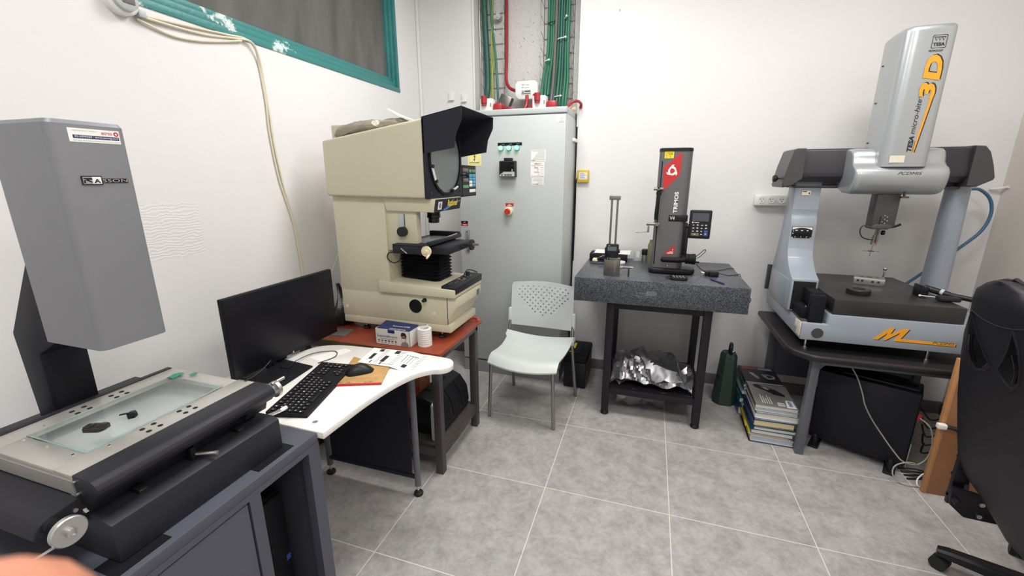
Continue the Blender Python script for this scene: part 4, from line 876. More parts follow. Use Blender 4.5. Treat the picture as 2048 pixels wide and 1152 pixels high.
b = B(); b.rect(0, 0.060, 0, 0.021, (-0.598, CY0, 1.339), X, Z, 0.0015); b.m = 1; b.rect(0.022, 0.036, 0.012, 0.015, (-0.598, CY0 - 0.0015, 1.339), X, Z, 0.0003); b.rect(0.014, 0.046, 0.004, 0.008, (-0.598, CY0 - 0.0015, 1.339), X, Z, 0.0003); obj('stop_label', b, ['red', 'white'], d)
b = B(); b.lathe((-0.572, CY0, 1.304), NY, [(0.031, 0), (0.031, 0.020), (0.024, 0.024)], 32); obj('stop_button_base', b, 'cream', d)
b = B(); b.lathe((-0.574, CY0 - 0.024, 1.303), NY, [(0.012, 0), (0.021, 0.004), (0.021, 0.016), (0.018, 0.019), (0, 0.019)], 32); obj('stop_button', b, 'redb', t, label='red mushroom stop button')
b = B()
ST = [(-0.411, 1.647, 0.104, 0.076), (-0.413, 1.542, 0.099, 0.101), (-0.405, 1.487, 0.087, 0.053), (-0.238, 1.897, 0.056, 0.034)]
for k, (x_, z_, w_, h_) in enumerate(ST):
    b = B(); b.rect(0, w_, 0, h_, (x_, CY0, z_), X, Z, 0.0006)
    if k == 1:
        b.m = 2; b.text('בדיקה', (x_ + 0.026, CY0, z_ + h_ - 0.018), X, Z, 0.048, 0.010, bold=0.02, lift=0.0007); b.rect(0.006, 0.094, h_ - 0.0235, h_ - 0.0215, (x_, CY0 - 0.0006, z_), X, Z, 0.0003)
        b.m = 3; b.text('Tanus', (x_ + 0.024, CY0, z_ + h_ - 0.042), X, Z, 0.030, 0.013, shear=0.3, lift=0.0007); b.text('27', (x_ + 0.045, CY0, z_ + h_ - 0.056), X, Z, 0.014, 0.010, shear=0.3, lift=0.0007); b.text('12.22', (x_ + 0.026, CY0, z_ + h_ - 0.073), X, Z, 0.036, 0.011, shear=0.3, lift=0.0007); b.text('11', (x_ + 0.052, CY0, z_ + h_ - 0.088), X, Z, 0.010, 0.009, shear=0.3, lift=0.0007)
        b.m = 1
        for r_ in range(5): b.rect(0.070, 0.093, h_ - 0.038 - 0.0145 * r_, h_ - 0.036 - 0.0145 * r_, (x_, CY0 - 0.0006, z_), X, Z, 0.0003)
        b.rect(0.006, 0.094, 0.005, 0.008, (x_, CY0 - 0.0006, z_), X, Z, 0.0003)
    else:
        b.m = 1; n_ = int(h_ / 0.0085)
        for r_ in range(n_):
            a_ = (0.006, 0.30, 0.1, 0.45, 0.25, 0.06, 0.38, 0.2)[(r_ * 3 + k) % 8] * w_; b.rect(0.004 + a_, w_ - 0.006, h_ - 0.0075 - 0.0085 * r_, h_ - 0.0052 - 0.0085 * r_, (x_, CY0 - 0.0006, z_), X, Z, 0.0003)
        if k < 3: b.rect(0.004, 0.03 + 0.01 * k, 0.006, 0.010, (x_, CY0 - 0.0006, z_), X, Z, 0.0003)
    obj('door_sticker', b, ['paper', 'greyink', 'red', 'ink'], d, label=['pale printed form sticker', 'white inspection sticker with red heading and handwriting', 'white text sticker', 'small white label in the top corner'][k])
b = B(); b.rect(0, 0.102, 0, 0.100, (-0.886, CY0, 1.622), X, Z, 0.001); b.m = 1
o = (-0.886, CY0 - 0.001, 1.622)
b.rect(0.010, 0.092, 0.008, 0.0095, o, X, Z, 0.0003); b.rect(0.010, 0.092, 0.0905, 0.092, o, X, Z, 0.0003); b.rect(0.010, 0.0115, 0.008, 0.092, o, X, Z, 0.0003); b.rect(0.0905, 0.092, 0.008, 0.092, o, X, Z, 0.0003)
b.m = 2; b.poly([(0.055, 0.088), (0.044, 0.060), (0.053, 0.062), (0.047, 0.044), (0.043, 0.046), (0.049, 0.032), (0.058, 0.044), (0.053, 0.045), (0.062, 0.068), (0.053, 0.066), (0.060, 0.088)], o, X, Z, 0.0004)
b.text('ELECTRIC BOARD', (-0.872, CY0 - 0.001, 1.622 + 0.017), X, Z, 0.074, 0.010, bold=0.02)
obj('warning_sign', b, ['paleyel', 'ygold', 'coverr'], t, label='pale yellow warning sign reading ELECTRIC BOARD')
b = B(); b.rect(0, 0.056, 0, 0.019, (-0.955, CY0, 1.184), X, Z, 0.001); b.m = 1; b.rect(0, 0.056, 0.019, 0.038, (-0.955, CY0, 1.184), X, Z, 0.001); b.m = 2; b.rect(0.016, 0.044, 0.007, 0.012, (-0.955, CY0 - 0.001, 1.184), X, Z, 0.0003); b.rect(0.020, 0.036, 0.027, 0.029, (-0.955, CY0 - 0.001, 1.184), X, Z, 0.0003)
obj('door_label', b, ['red', 'blackm', 'white'], d, label='red and black label')
b = B(); b.box(-0.918, -0.884, CY0 - 0.010, CY0, 0.99, 1.160, 0.004); b.box(-0.912, -0.890, CY0 - 0.020, CY0 - 0.008, 1.085, 1.150, 0.004); b.m = 1; b.cyl((-0.901, CY0 - 0.024, 1.143), (-0.901, CY0 - 0.018, 1.143), 0.005); b.m = 1; b.cyl((-0.901, CY0 - 0.016, 1.055), (-0.901, CY0 - 0.008, 1.055), 0.006)
obj('door_handle', b, ['silver', 'dsteel'], d)
b = B(); b.box(CX1, CX1 + 0.003, CY0 + 0.03, CY1 - 0.02, 0.11, 1.93, 0.001); 
for z_ in (1.10, 1.22, 1.60, 0.70, 1.9): b.cyl((CX1 + 0.002, CY0 + 0.038, z_), (CX1 + 0.005, CY0 + 0.038, z_), 0.005, n=12)
obj('side_panel', b, 'steelp', t)
b = B(); b.box(CX1 + 0.001, CX1 + 0.022, 1.38, 1.49, 1.79, 1.815, 0.005); obj('side_catch', b, 'white', t)

# things on top of the cabinet and in the cable niche
def redplug(cx, cy, lab, dz=0.0, far=False):
    t = thing('wall_plug_box', lab, 'plug box', (cx, cy, 1.998))
    b = B(); b.box(cx - 0.048, cx + 0.048, cy - 0.04, cy + 0.04, 1.998, 2.098, 0.006); obj('box_body', b, 'white', t)
    b = B(); b.cyl((cx - 0.010, cy - 0.048, 2.062), (cx - 0.010, cy - 0.048, 2.112), 0.022); b.cyl((cx - 0.010, cy - 0.048, 2.046), (cx - 0.010, cy - 0.048, 2.062), 0.018); obj('socket', b, 'dred', t)
    b = B(); b.box(cx + 0.050, cx + 0.120, cy - 0.030, cy + 0.035, 1.998, 2.065, 0.014); obj('plug', b, 'plugr', t)
    b = B(); b.rect(0.03, 0.042, 0.018, 0.045, (cx + 0.002, cy - 0.0402, 2.02), X, Z, 0.0004); obj('box_mark', b, 'greyink', t)
redplug(-0.800, 1.35, 'white socket box with red plug on the cabinet top, under the left cable tray')
redplug(-0.400, 1.35, 'white socket box with red plug on the cabinet top, under the right cable bundle')
b = B(); b.tube([(-0.70, 1.35, 2.035), (-0.62, 1.33, 2.025), (-0.57, 1.36, 2.006), (-0.53, 1.42, 2.006)], 0.011, 10); solo('power_cable', b, 'dred', 'short red cable from the left red plug across the cabinet top', 'cable', (-0.62, 1.35, 2.0))
b = B(); b.tube([(-0.47, 1.45, 2.13), (-0.475, 1.43, 2.06), (-0.51, 1.40, 2.02), (-0.55, 1.40, 2.008)], 0.013, 10); b.tube([(-0.53, 1.46, 2.13), (-0.53, 1.45, 2.06), (-0.55, 1.42, 2.012)], 0.013, 10); solo('power_cable', b, 'plugr', 'pair of red cables dropping behind the junction box', 'cable', (-0.5, 1.42, 2.0))
b = B(); b.tube([(-0.21, 1.37, 2.01), (-0.19, 1.40, 2.05), (-0.15, 1.42, 2.065), (-0.13, 1.48, 2.055), (-0.135, 1.50, 2.03)], 0.010, 10); solo('power_cable', b, 'plugr', 'red cable bend at the right corner of the cabinet top', 'cable', (-0.18, 1.4, 2.0))
b = B(); b.sphere((-0.185, 1.45, 2.02), 0.025, (1.1, 1, 0.8)); b.sphere((-0.20, 1.47, 2.005), 0.02, (1.2, 1, 0.7)); solo('foam_lump', b, 'cream', 'lump of cream expanding foam behind the right cabinet corner', 'foam', (-0.19, 1.45, 2.0))
b = B(); T_ = Matrix.Translation((-0.70, 1.45, 2.075)) @ Matrix.Rotation(R(24), 4, 'Y'); b.T = T_; b.box(-0.045, 0.045, -0.03, 0.03, -0.07, 0.06, 0.004); solo('metal_cover', b, 'steel', 'tilted bare metal plate leaning behind the left socket box', 'metal plate', (-0.70, 1.45, 2.0))
JX, JY, JZ = -0.545, 1.52, 2.172
t = thing('junction_box', 'white eight-sided junction box with handwriting, fixed in front of the cable niche', 'junction box', (JX, JY, JZ))
b = B(); b.prism([(JX - 0.060, JZ - 0.064), (JX + 0.058, JZ - 0.064), (JX + 0.086, JZ - 0.030), (JX + 0.086, JZ + 0.045), (JX + 0.062, JZ + 0.064), (JX - 0.066, JZ + 0.064), (JX - 0.088, JZ + 0.044), (JX - 0.088, JZ - 0.034)], 'y', 1.495, 1.56, 0.005); obj('box_cover', b, 'white', t)
b = B(); b.rect(0, 0.076, 0, 0.036, (JX - 0.040, 1.495, JZ - 0.035), X, Z, 0.0006); b.m = 1; b.rect(0.028, 0.070, 0.022, 0.030, (JX - 0.040, 1.4944, JZ - 0.035), X, Z, 0.0003); b.rect(0.004, 0.072, 0.008, 0.012, (JX - 0.040, 1.4944, JZ - 0.035), X, Z, 0.0003); b.poly([(0.008, 0.018), (0.020, 0.018), (0.014, 0.030)], (JX - 0.040, 1.4944, JZ - 0.035), X, Z); obj('maker_label', b, ['steelp', 'ink'], t)
b = B(); b.text('AP non', (JX - 0.038, 1.495, JZ + 0.030), X, Z, 0.060, 0.013, shear=0.2); b.text('45 your', (JX - 0.038, 1.495, JZ + 0.010), X, Z, 0.064, 0.014, shear=0.2); obj('handwriting', b, 'ink', t)
b = B(); b.box(JX - 0.03, JX + 0.03, 1.56, 1.655, JZ - 0.02, JZ + 0.02); obj('mount', b, 'steelp', t)
def tray(x0, x1, lab, dep):
    t = thing('cable_tray', lab, 'cable tray', ((x0 + x1) / 2, 1.62, 2.3)); r_ = 0.0022
    b = B()
    for x_ in (x0, x0 + (x1 - x0) * 0.5, x1 - 0.002): b.cyl((x_, 1.655, 2.0), (x_, 1.655, 3.1), r_, n=6)
    for x_ in (x0 - 0.004, x1 + 0.004): b.cyl((x_, 1.655 - dep, 2.0), (x_, 1.655 - dep, 3.1), r_, n=6)
    obj('long_wires', b, 'steel', t)
    z_ = 2.04
    b = B()
    while z_ < 3.08:
        b.tube([(x0 - 0.004, 1.655 - dep, z_ + 0.012), (x0, 1.652, z_ - 0.02), (x1, 1.652, z_ - 0.02), (x1 + 0.004, 1.655 - dep, z_ + 0.012)], r_, 6, smooth=False); z_ += 0.105
    obj('cross_wires', b, 'steel', t); return t
tray(-0.945, -0.765, 'wire cable tray at the left side of the niche carrying one thick green cable', 0.06)
tray(-0.455, -0.225, 'wire cable tray at the right side of the niche behind the green cable bundle', 0.09)
b = B(); b.cyl((-0.805, 1.60, 2.72), (-0.805, 1.65, 2.72), 0.022); b.cyl((-0.805, 1.594, 2.72), (-0.805, 1.60, 2.72), 0.010); solo('washer_bolt', b, 'steelp', 'round grey washer and bolt holding the left cable tray', 'bolt', (-0.805, 1.62, 2.72))
b = B(); b.tube([(-0.915, 1.59, 3.12), (-0.905, 1.59, 2.7), (-0.89, 1.59, 2.4), (-0.885, 1.575, 2.2), (-0.885, 1.50, 2.09), (-0.885, 1.44, 2.0)], 0.023, 14); solo('thick_cable', b, 'gdark', 'single thick dark green cable running down the left tray', 'cable', (-0.9, 1.58, 2.4))
for i, (pts, m_, r_, lb) in enumerate([
    ([(-0.868, 1.60, 3.12), (-0.858, 1.60, 2.7), (-0.852, 1.59, 2.4), (-0.848, 1.57, 2.1), (-0.845, 1.50, 2.01)], 'ygcable', 0.006, 'yellow and green earth wire beside the thick green cable'),
    ([(-0.860, 1.62, 3.12), (-0.848, 1.61, 2.7), (-0.838, 1.60, 2.45), (-0.846, 1.585, 2.3), (-0.838, 1.57, 2.12), (-0.83, 1.50, 2.01)], 'ygcable', 0.005, 'second thinner yellow-green wire twisting beside the earth wire'),
    ([(-0.875, 1.60, 3.12), (-0.855, 1.60, 2.72), (-0.825, 1.60, 2.45), (-0.805, 1.58, 2.25), (-0.795, 1.57, 2.12)], 'ggreen', 0.009, 'thin green cable slanting to the metal plate behind the left socket')]):
    b = B(); b.tube(pts, r_, 8); solo('wire', b, m_, lb, 'cable', pts[2], 'thin wires in the niche')
b = B(); b.tube([(-0.745, 1.63, 3.12), (-0.743, 1.63, 2.8), (-0.740, 1.62, 2.45), (-0.738, 1.60, 2.28), (-0.70, 1.56, 2.21), (-0.64, 1.53, 2.178)], 0.012, 10); solo('red_cable', b, 'dred', 'dark red cable running down the niche into the junction box', 'cable', (-0.74, 1.62, 2.5))
cols = ['ggreen', 'ggreen', 'ggreen', 'gdark', 'gdark', 'ggreen', 'gdark', 'ggreen', 'ggreen']
for k in range(9):
    xt = -0.402 + 0.0185 * k; xb = -0.445 + 0.0235 * k; yy = 1.585 + (0.012 if k % 2 else 0)
    b = B(); b.tube([(xt + 0.004, yy, 3.12), (xt, yy, 2.75), (xt - 0.004, yy, 2.45), (xb + 0.006, yy - 0.005, 2.25), (xb, yy - 0.03, 2.10), (xb + 0.012, yy - 0.10, 1.999)], 0.0108, 10)
    solo('green_cable', b, cols[k], ['leftmost thick green power cable of the right tray bundle', 'second thick green cable from the left in the right tray bundle', 'third thick green cable from the left in the right tray bundle', 'fourth cable from the left in the bundle, a darker green', 'fifth and middle green cable of the right tray bundle', 'sixth green cable from the left, just right of the bundle middle', 'third green cable from the right in the bundle, darker', 'second green cable from the right in the tray bundle', 'rightmost green power cable of the tray bundle'][k], 'cable', (xt, yy, 2.5), 'green cables in the right tray')
b = B(); b.tube([(-0.345, 1.56, 3.12), (-0.342, 1.56, 2.7), (-0.352, 1.555, 2.3), (-0.365, 1.53, 2.09), (-0.37, 1.46, 2.0)], 0.010, 8); solo('grey_wire', b, 'kgrey', 'one grey cable among the green cable bundle', 'cable', (-0.345, 1.56, 2.5))
for i, (x0_, x1_, z_, m_, lb) in enumerate(((-0.405, -0.345, 2.62, 'rubber', 'black cable tie round the green bundle, upper'), (-0.335, -0.265, 2.51, 'white', 'white cable tie at the middle of the green bundle'), (-0.43, -0.385, 2.37, 'white', 'white cable tie at the left edge of the green bundle'), (-0.44, -0.37, 2.13, 'rubber', 'black cable tie round the green bundle, just above the cabinet'), (-0.36, -0.29, 2.12, 'white', 'white cable tie low on the green bundle'), (-0.285, -0.262, 2.645, 'white', 'white cable tie at the right edge of the green bundle, topmost'))):
    b = B(); b.tube([(x0_, 1.575, z_), (x0_ + 0.01, 1.558, z_ + 0.004), (x1_ - 0.01, 1.556, z_ + 0.010), (x1_, 1.572, z_ + 0.012)], 0.0035, 6); b.box(x1_ - 0.012, x1_ - 0.002, 1.548, 1.560, z_ + 0.004, z_ + 0.016, 0.001); solo('cable_tie', b, m_, lb, 'cable tie', (x0_, 1.56, z_))

# ================================================================ wall fittings
t = thing('break_glass_box', 'yellow framed switch box with a white notice, on the back wall beside the cabinet', 'switch box', (-0.095, YB, 1.55))
b = B(); b.box(-0.138, -0.052, 1.475, YB, 1.504, 1.594, 0.005); obj('box_frame', b, 'ygold', t)
b = B(); b.rect(0, 0.060, 0, 0.050, (-0.124, 1.475, 1.526), X, Z, 0.001); b.m = 1
for k in range(6): b.rect(0.006, 0.054 - 0.008 * (k % 3), 0.006 + 0.0072 * k, 0.0085 + 0.0072 * k, (-0.124, 1.474, 1.526), X, Z, 0.0003)
obj('notice', b, ['paper', 'blue'], t)
b = B(); b.tube([(-0.138, 1.49, 1.54), (-0.148, 1.497, 1.50), (-0.147, 1.499, 1.35), (-0.148, 1.499, 0.9)], 0.004, 6); obj('lead', b, 'rubber', t)
t = thing('socket_strip', 'white wall socket strip with three round outlets beside the blue-grey machine column', 'socket strip', (1.165, YB, 1.39))
b = B(); b.box(1.072, 1.262, 1.465, YB, 1.357, 1.427, 0.006); obj('strip_body', b, 'white', t)
for sx_ in (1.112, 1.170, 1.231):
    b = B(); b.lathe((sx_, 1.465, 1.394), NY, [(0.022, 0), (0.022, 0.002), (0.0185, 0.0025), (0.0175, 0.001), (0, 0.001)], 32); s_ = obj('outlet', b, 'white', t)
    b = B()
    for a in (90 + 180, 30, 150): b.cyl((sx_ + 0.009 * math.cos(R(a)), 1.4642, 1.394 + 0.009 * math.sin(R(a))), (sx_ + 0.009 * math.cos(R(a)), 1.4634, 1.394 + 0.009 * math.sin(R(a))), 0.0028, n=10)
    obj('outlet_holes', b, 'darkv', s_)
for i, (x_, z_, w_) in enumerate(((-1.163, 2.158, 0.046), (-1.054, 2.142, 0.042))):
    b = B(); b.box(x_ - w_ / 2, x_ + w_ / 2, 1.494, YB, z_ - 0.024, z_ + 0.034, 0.003); b.box(x_ - w_ / 2 - 0.001, x_ + w_ / 2 + 0.001, 1.485, YB, z_ - 0.028, z_ - 0.018, 0.002); solo('wall_clip', b, 'wall', ['left', 'right'][i] + ' one of two small painted wall brackets above the projector hood', 'wall bracket', (x_, YB, z_))
b = B(); b.cyl((0.106, YB, 2.636), (0.106, YB - 0.004, 2.636), 0.004, n=10); solo('wall_screw', b, 'dsteel', 'small screw high on the back wall right of the niche', 'screw', (0.106, YB, 2.636))
# round fixture high on the left wall and its cables
FX = XL
t = thing('wall_sensor', 'white oval sensor lamp high on the left wall, below the teal window frame', 'sensor', (FX, -0.62, 2.13))
b = B(); 
def ov(w_, h_, x_): return [(x_, -0.622 + w_ * math.cos(2 * math.pi * k / 32), 2.140 + h_ * math.sin(2 * math.pi * k / 32)) for k in range(32)]
b.loft([ov(0.050, 0.046, FX), ov(0.050, 0.046, FX + 0.03), ov(0.044, 0.040, FX + 0.036)]); obj('sensor_base', b, 'white', t)
b = B(); b.loft([ov(0.040, 0.036, FX + 0.036), ov(0.038, 0.034, FX + 0.050), ov(0.026, 0.022, FX + 0.056)]); obj('sensor_rim', b, 'steelp', t)
b = B(); b.box(FX + 0.05, FX + 0.060, -0.642, -0.600, 2.125, 2.158, 0.006); obj('sensor_eye', b, 'kgrey', t)
b = B(); b.box(FX, FX + 0.028, -0.575, -0.548, 2.105, 2.128, 0.003); obj('cable_entry', b, 'steelp', t)
def wallcable(pts, r_, lb, m_='creamcable'):
    b = B(); b.tube([(FX + q[2] if len(q) > 2 else FX + 0.006, q[0], q[1]) for q in pts], r_, 8); solo('wall_cable', b, m_, lb, 'cable', (FX, pts[0][0], pts[0][1]))
wallcable([(-0.555, 2.116, 0.012), (-0.45, 2.125, 0.010), (-0.33, 2.137), (-0.20, 2.150), (-0.12, 2.155, 0.014), (-0.075, 2.125, 0.016), (-0.055, 2.05), (-0.045, 1.9), (-0.048, 1.75), (-0.03, 1.55), (0.0, 1.42), (0.028, 1.3), (0.040, 1.15), (0.046, 1.0), (0.04, 0.85)], 0.0048, 'cream cable from the sensor down the left wall, upper and left strand')
wallcable([(-0.555, 2.110, 0.014), (-0.42, 2.113, 0.010), (-0.30, 2.122), (-0.18, 2.143), (-0.10, 2.148, 0.022), (-0.062, 2.10, 0.016), (-0.042, 2.0), (-0.034, 1.85), (-0.030, 1.7), (-0.005, 1.5), (0.02, 1.38), (0.042, 1.25), (0.050, 1.1), (0.056, 0.95), (0.05, 0.82)], 0.0048, 'cream cable down the left wall, lower and right strand of the pair')
wallcable([(-0.575, 2.098, 0.012), (-0.46, 2.078, 0.008), (-0.36, 2.086, 0.008), (-0.26, 2.108, 0.008), (-0.14, 2.142, 0.012)], 0.0048, 'short cream cable sagging under the pair below the window frame')
wallcable([(-0.64, 2.17, 0.012), (-0.75, 2.19, 0.008), (-0.95, 2.20, 0.008), (-1.3, 2.20, 0.008)], 0.005, 'cable leaving the sensor along the wall to the left', 'white')
wallcable([(0.16, 0.74, 0.01), (0.19, 0.90, 0.03), (0.235, 1.0, 0.05), (0.30, 1.085, 0.05), (0.33, 1.12, 0.03)], 0.0035, 'thin white cable rising behind the projector column')

# ================================================================ pale plastic visitor chair
t = thing('visitor_chair', 'pale grey-green plastic chair with a perforated back and grey metal legs', 'chair', (-0.27, 0.76, 0))
cl = {'fl': (-0.512, 0.547), 'fr': (-0.072, 0.520), 'bl': (-0.486, 1.010), 'br': (-0.010, 0.987)}
def seatz(u, v):  # u across 0..1, v front 0..1 back
    return 0.452 + 0.012 * (2 * u - 1) ** 2 - 0.020 * math.sin(math.pi * v) - (0.055 * ((0.16 - v) / 0.16) ** 2 if v < 0.16 else 0) + 0.012 * max(0, v - 0.8) / 0.2
b = B(); g = []
for i in range(17):
    v = i / 16; row = []
    for j in range(17):
        u = j / 16
        xl = -0.505 + (0.018 * math.sin(math.pi * v)) ; xr = -0.055
        yf = 0.505 - 0.040 * math.sin(math.pi * u) - 0.02 * u; yb = 0.945 - 0.025 * math.sin(math.pi * u)
        # taper: front slightly shifted with the legs
        x_ = (xl * (1 - u) + xr * u) + 0.028 * v * u + (-0.012 if v > 0.85 and u < 0.1 else 0)
        row.append((x_, yf * (1 - v) + yb * v - 0.018 * u * v, seatz(u, v)))
    g.append(row)
b.sheet(g, (0, 0, -0.009)); obj('seat', b, 'seatp', t)
# backrest with square perforations: grid of cells, some skipped
bw = B(); NU_, NV_ = 46, 32
def bp_(u, v, back=0.0):
    x0_, x1_ = -0.508 - 0.012 * (1 - v) * 0, -0.050
    x_ = x0_ + (x1_ - x0_) * u
    y_ = 0.992 + 0.035 * math.sin(math.pi * u) + 0.045 * v - 0.02 * u + back
    z_ = 0.502 + 0.305 * v + 0.012 * math.sin(math.pi * u) * (v * 2 - 1) 
    if v > 0.94: x_ += (0.5 - u) * 0.02 * (v - 0.94) / 0.06
    return Vector((x_, y_, z_))
holes = set()
for r_ in range(15):
    vv = 29 - r_ * 2 + 0
    if vv < 8: break
    half = 19 if r_ < 5 else 19 - (r_ - 4) * 2.6
    off = 0 if r_ % 2 == 0 else 2
    for c_ in range(-20 + off, 21, 4):
        if abs(c_) <= half: holes.add((23 + c_, vv - 1))
tb = bmesh.new(); vf = {}; vb = {}
cellsU = [i / NU_ for i in range(NU_ + 1)]; cellsV = [j / NV_ for j in range(NV_ + 1)]
for i in range(NU_ + 1):
    for j in range(NV_ + 1):
        vf[i, j] = tb.verts.new(bp_(cellsU[i], cellsV[j])); vb[i, j] = tb.verts.new(bp_(cellsU[i], cellsV[j], 0.006))
def solid(i, j): return 0 <= i < NU_ and 0 <= j < NV_ and (i, j) not in holes
for i in range(NU_):
    for j in range(NV_):
        if not solid(i, j): continue
        tb.faces.new((vf[i, j], vf[i + 1, j], vf[i + 1, j + 1], vf[i, j + 1])); tb.faces.new((vb[i, j], vb[i, j + 1], vb[i + 1, j + 1], vb[i + 1, j]))
        for (di, dj, a, c) in ((-1, 0, (i, j + 1), (i, j)), (1, 0, (i + 1, j), (i + 1, j + 1)), (0, -1, (i, j), (i + 1, j)), (0, 1, (i + 1, j + 1), (i, j + 1))):
            if not solid(i + di, j + dj): tb.faces.new((vf[c], vf[a], vb[a], vb[c]))
loose = [v for v in tb.verts if not v.link_faces]
bmesh.ops.delete(tb, geom=loose, context='VERTS'); bmesh.ops.recalc_face_normals(tb, faces=tb.faces[:]); bw._merge(tb)
obj('backrest', bw, 'seatp', t)
tops = {'fl': (-0.497, 0.552, 0.435), 'fr': (-0.088, 0.528, 0.425)}
for k in ('fl', 'fr'):
    x_, y_ = cl[k]; tx, ty, tz = tops[k]
    b = B(); b.tube([(x_, y_, 0.0), (tx, ty, tz - 0.045), (tx + (0.006 if k == 'fl' else -0.006), ty + 0.010, tz - 0.012), (tx, ty + 0.05, tz - 0.002)], 0.0115, 12); obj('leg', b, 'chrleg', t)
for k, (ux, uy, uz) in (('bl', (-0.512, 1.015, 0.585)), ('br', (-0.045, 0.992, 0.580))):
    x_, y_ = cl[k]; b = B(); b.tube([(x_, y_, 0.0), (x_ - 0.010 if k == 'bl' else x_ - 0.018, y_ - 0.030, 0.25), (ux + 0.004, uy - 0.045, 0.42), (ux, uy - 0.02, 0.52), (ux, uy, uz)], 0.0115, 12); obj('leg', b, 'chrleg', t)
for (ux, uy) in ((-0.514, 1.008), (-0.043, 0.985)):
    b = B(); b.lathe((ux, uy - 0.008, 0.505), (0, 0.10, 1), [(0.0155, 0), (0.0155, 0.105), (0.012, 0.115), (0.006, 0.120), (0, 0.121)], 20); obj('backrest_sleeve', b, 'seatp', t)
b = B(); b.tube([(-0.500, 0.60, 0.430), (-0.50, 0.95, 0.432)], 0.010, 10); b.tube([(-0.075, 0.57, 0.425), (-0.045, 0.93, 0.430)], 0.010, 10); b.tube([(-0.50, 0.72, 0.412), (-0.06, 0.70, 0.410)], 0.009, 10); obj('seat_frame', b, 'chrleg', t)
b = B()
b.box(-0.058, -0.020, 0.880, 0.965, 0.425, 0.462, 0.008); b.box(-0.520, -0.490, 0.90, 0.985, 0.440, 0.462, 0.008); obj('seat_lug', b, 'seatp', t)

# ================================================================ tool box beside the cabinet
t = thing('tool_box', 'black plastic tool box with yellow latches on the floor between cabinet and granite table', 'tool box', (-0.03, 1.27, 0))
b = B(); b.box(-0.125, 0.040, 1.110, 1.430, 0.0, 0.205, 0.010); obj('box_body', b, 'black', t)
b = B(); b.box(-0.130, 0.046, 1.104, 1.436, 0.205, 0.258, 0.014); b.box(-0.08, -0.01, 1.16, 1.38, 0.256, 0.266, 0.004); obj('box_lid', b, 'blackm', t)
b = B(); b.box(-0.082, -0.062, 1.24, 1.34, 0.262, 0.272, 0.003); b.box(-0.098, -0.03, 1.175, 1.183, 0.258, 0.266, 0.002); obj('latch', b, 'ygold', t, label='yellow latch on the lid')
b = B()
for z_ in (0.03, 0.075, 0.12, 0.165):
    for y_ in (1.13, 1.23, 1.33): b.box(0.038, 0.044, y_, y_ + 0.085, z_, z_ + 0.035, 0.002)
obj('small_drawers', b, 'coverr', t, label='rows of small brownish drawers')
# ================================================================ granite surface plate on a black stand
t = thing('granite_table', 'black steel stand carrying a thick speckled granite surface plate', 'surface plate table', (0.48, 1.12, 0))
b = B(); b.box(-0.010, 0.970, 0.742, 1.488, 0.795, 0.945, 0.003); g_ = obj('granite_plate', b, 'gran', t, label='thick dark speckled granite plate')
b = B(); o = (0.355, 0.742, 0.866)
b.text('o c o i', (0.362, 0.742, 0.866), X, Z, 0.050, 0.016, bold=0.02); b.text('5', (0.418, 0.742, 0.864), X, Z, 0.014, 0.022, bold=0.02)
for k in range(9):
    xx_ = -0.012 + 0.0065 * k; hh_ = 0.015 * math.sqrt(max(0.02, 1 - (xx_ / 0.046) ** 2)); b.rect(0.083 + xx_ - 0.0020, 0.083 + xx_ + 0.0022, 0.008 - hh_, 0.008 + hh_, o, X, Z, 0.0004)
b.poly([(0.066, 0.0), (0.082, 0.002), (0.074, 0.014), (0.062, 0.010)], o, X, Z, 0.0004); b.rect(0.055, 0.072, -0.006, -0.003, o, X, Z, 0.0004)
b.rect(0.0, 0.05, -0.014, -0.011, o, X, Z, 0.0004); b.rect(0.05, 0.10, -0.016, -0.0145, o, X, Z, 0.0003); b.rect(0.012, 0.065, -0.022, -0.020, o, X, Z, 0.0003)
obj('maker_mark', b, 'etch', g_, label='faint engraved maker mark with an oval')
for lx, ly in ((0.190, 0.800), (0.755, 0.800), (0.190, 1.34), (0.755, 1.34)):
    b = B(); b.box(lx, lx + 0.046, ly, ly + 0.046, 0.030, 0.795, 0.002); l = obj('leg', b, 'frameb', t)
    b = B(); b.lathe((lx + 0.023, ly + 0.023, 0), Z, [(0.024, 0), (0.027, 0.004), (0.027, 0.012), (0.024, 0.016), (0.023, 0.022), (0.020, 0.026), (0.018, 0.031)], 24); obj('levelling_foot', b, 'frameb', l)
for (a0, a1, b0, b1) in ((0.236, 0.755, 0.803, 0.843), (0.236, 0.755, 1.345, 1.385), (0.193, 0.233, 0.846, 1.34), (0.758, 0.798, 0.846, 1.34)):
    b = B(); b.box(a0, a1, b0, b1, 0.745, 0.795, 0.002); obj('top_rail', b, 'frameb', t)
    b = B(); b.box(a0, a1, b0, b1, 0.158, 0.196, 0.002); obj('lower_rail', b, 'frameb', t)
b = B(); b.box(0.195, 0.797, 0.845, 1.345, 0.196, 0.200); obj('shelf', b, 'frameb', t)
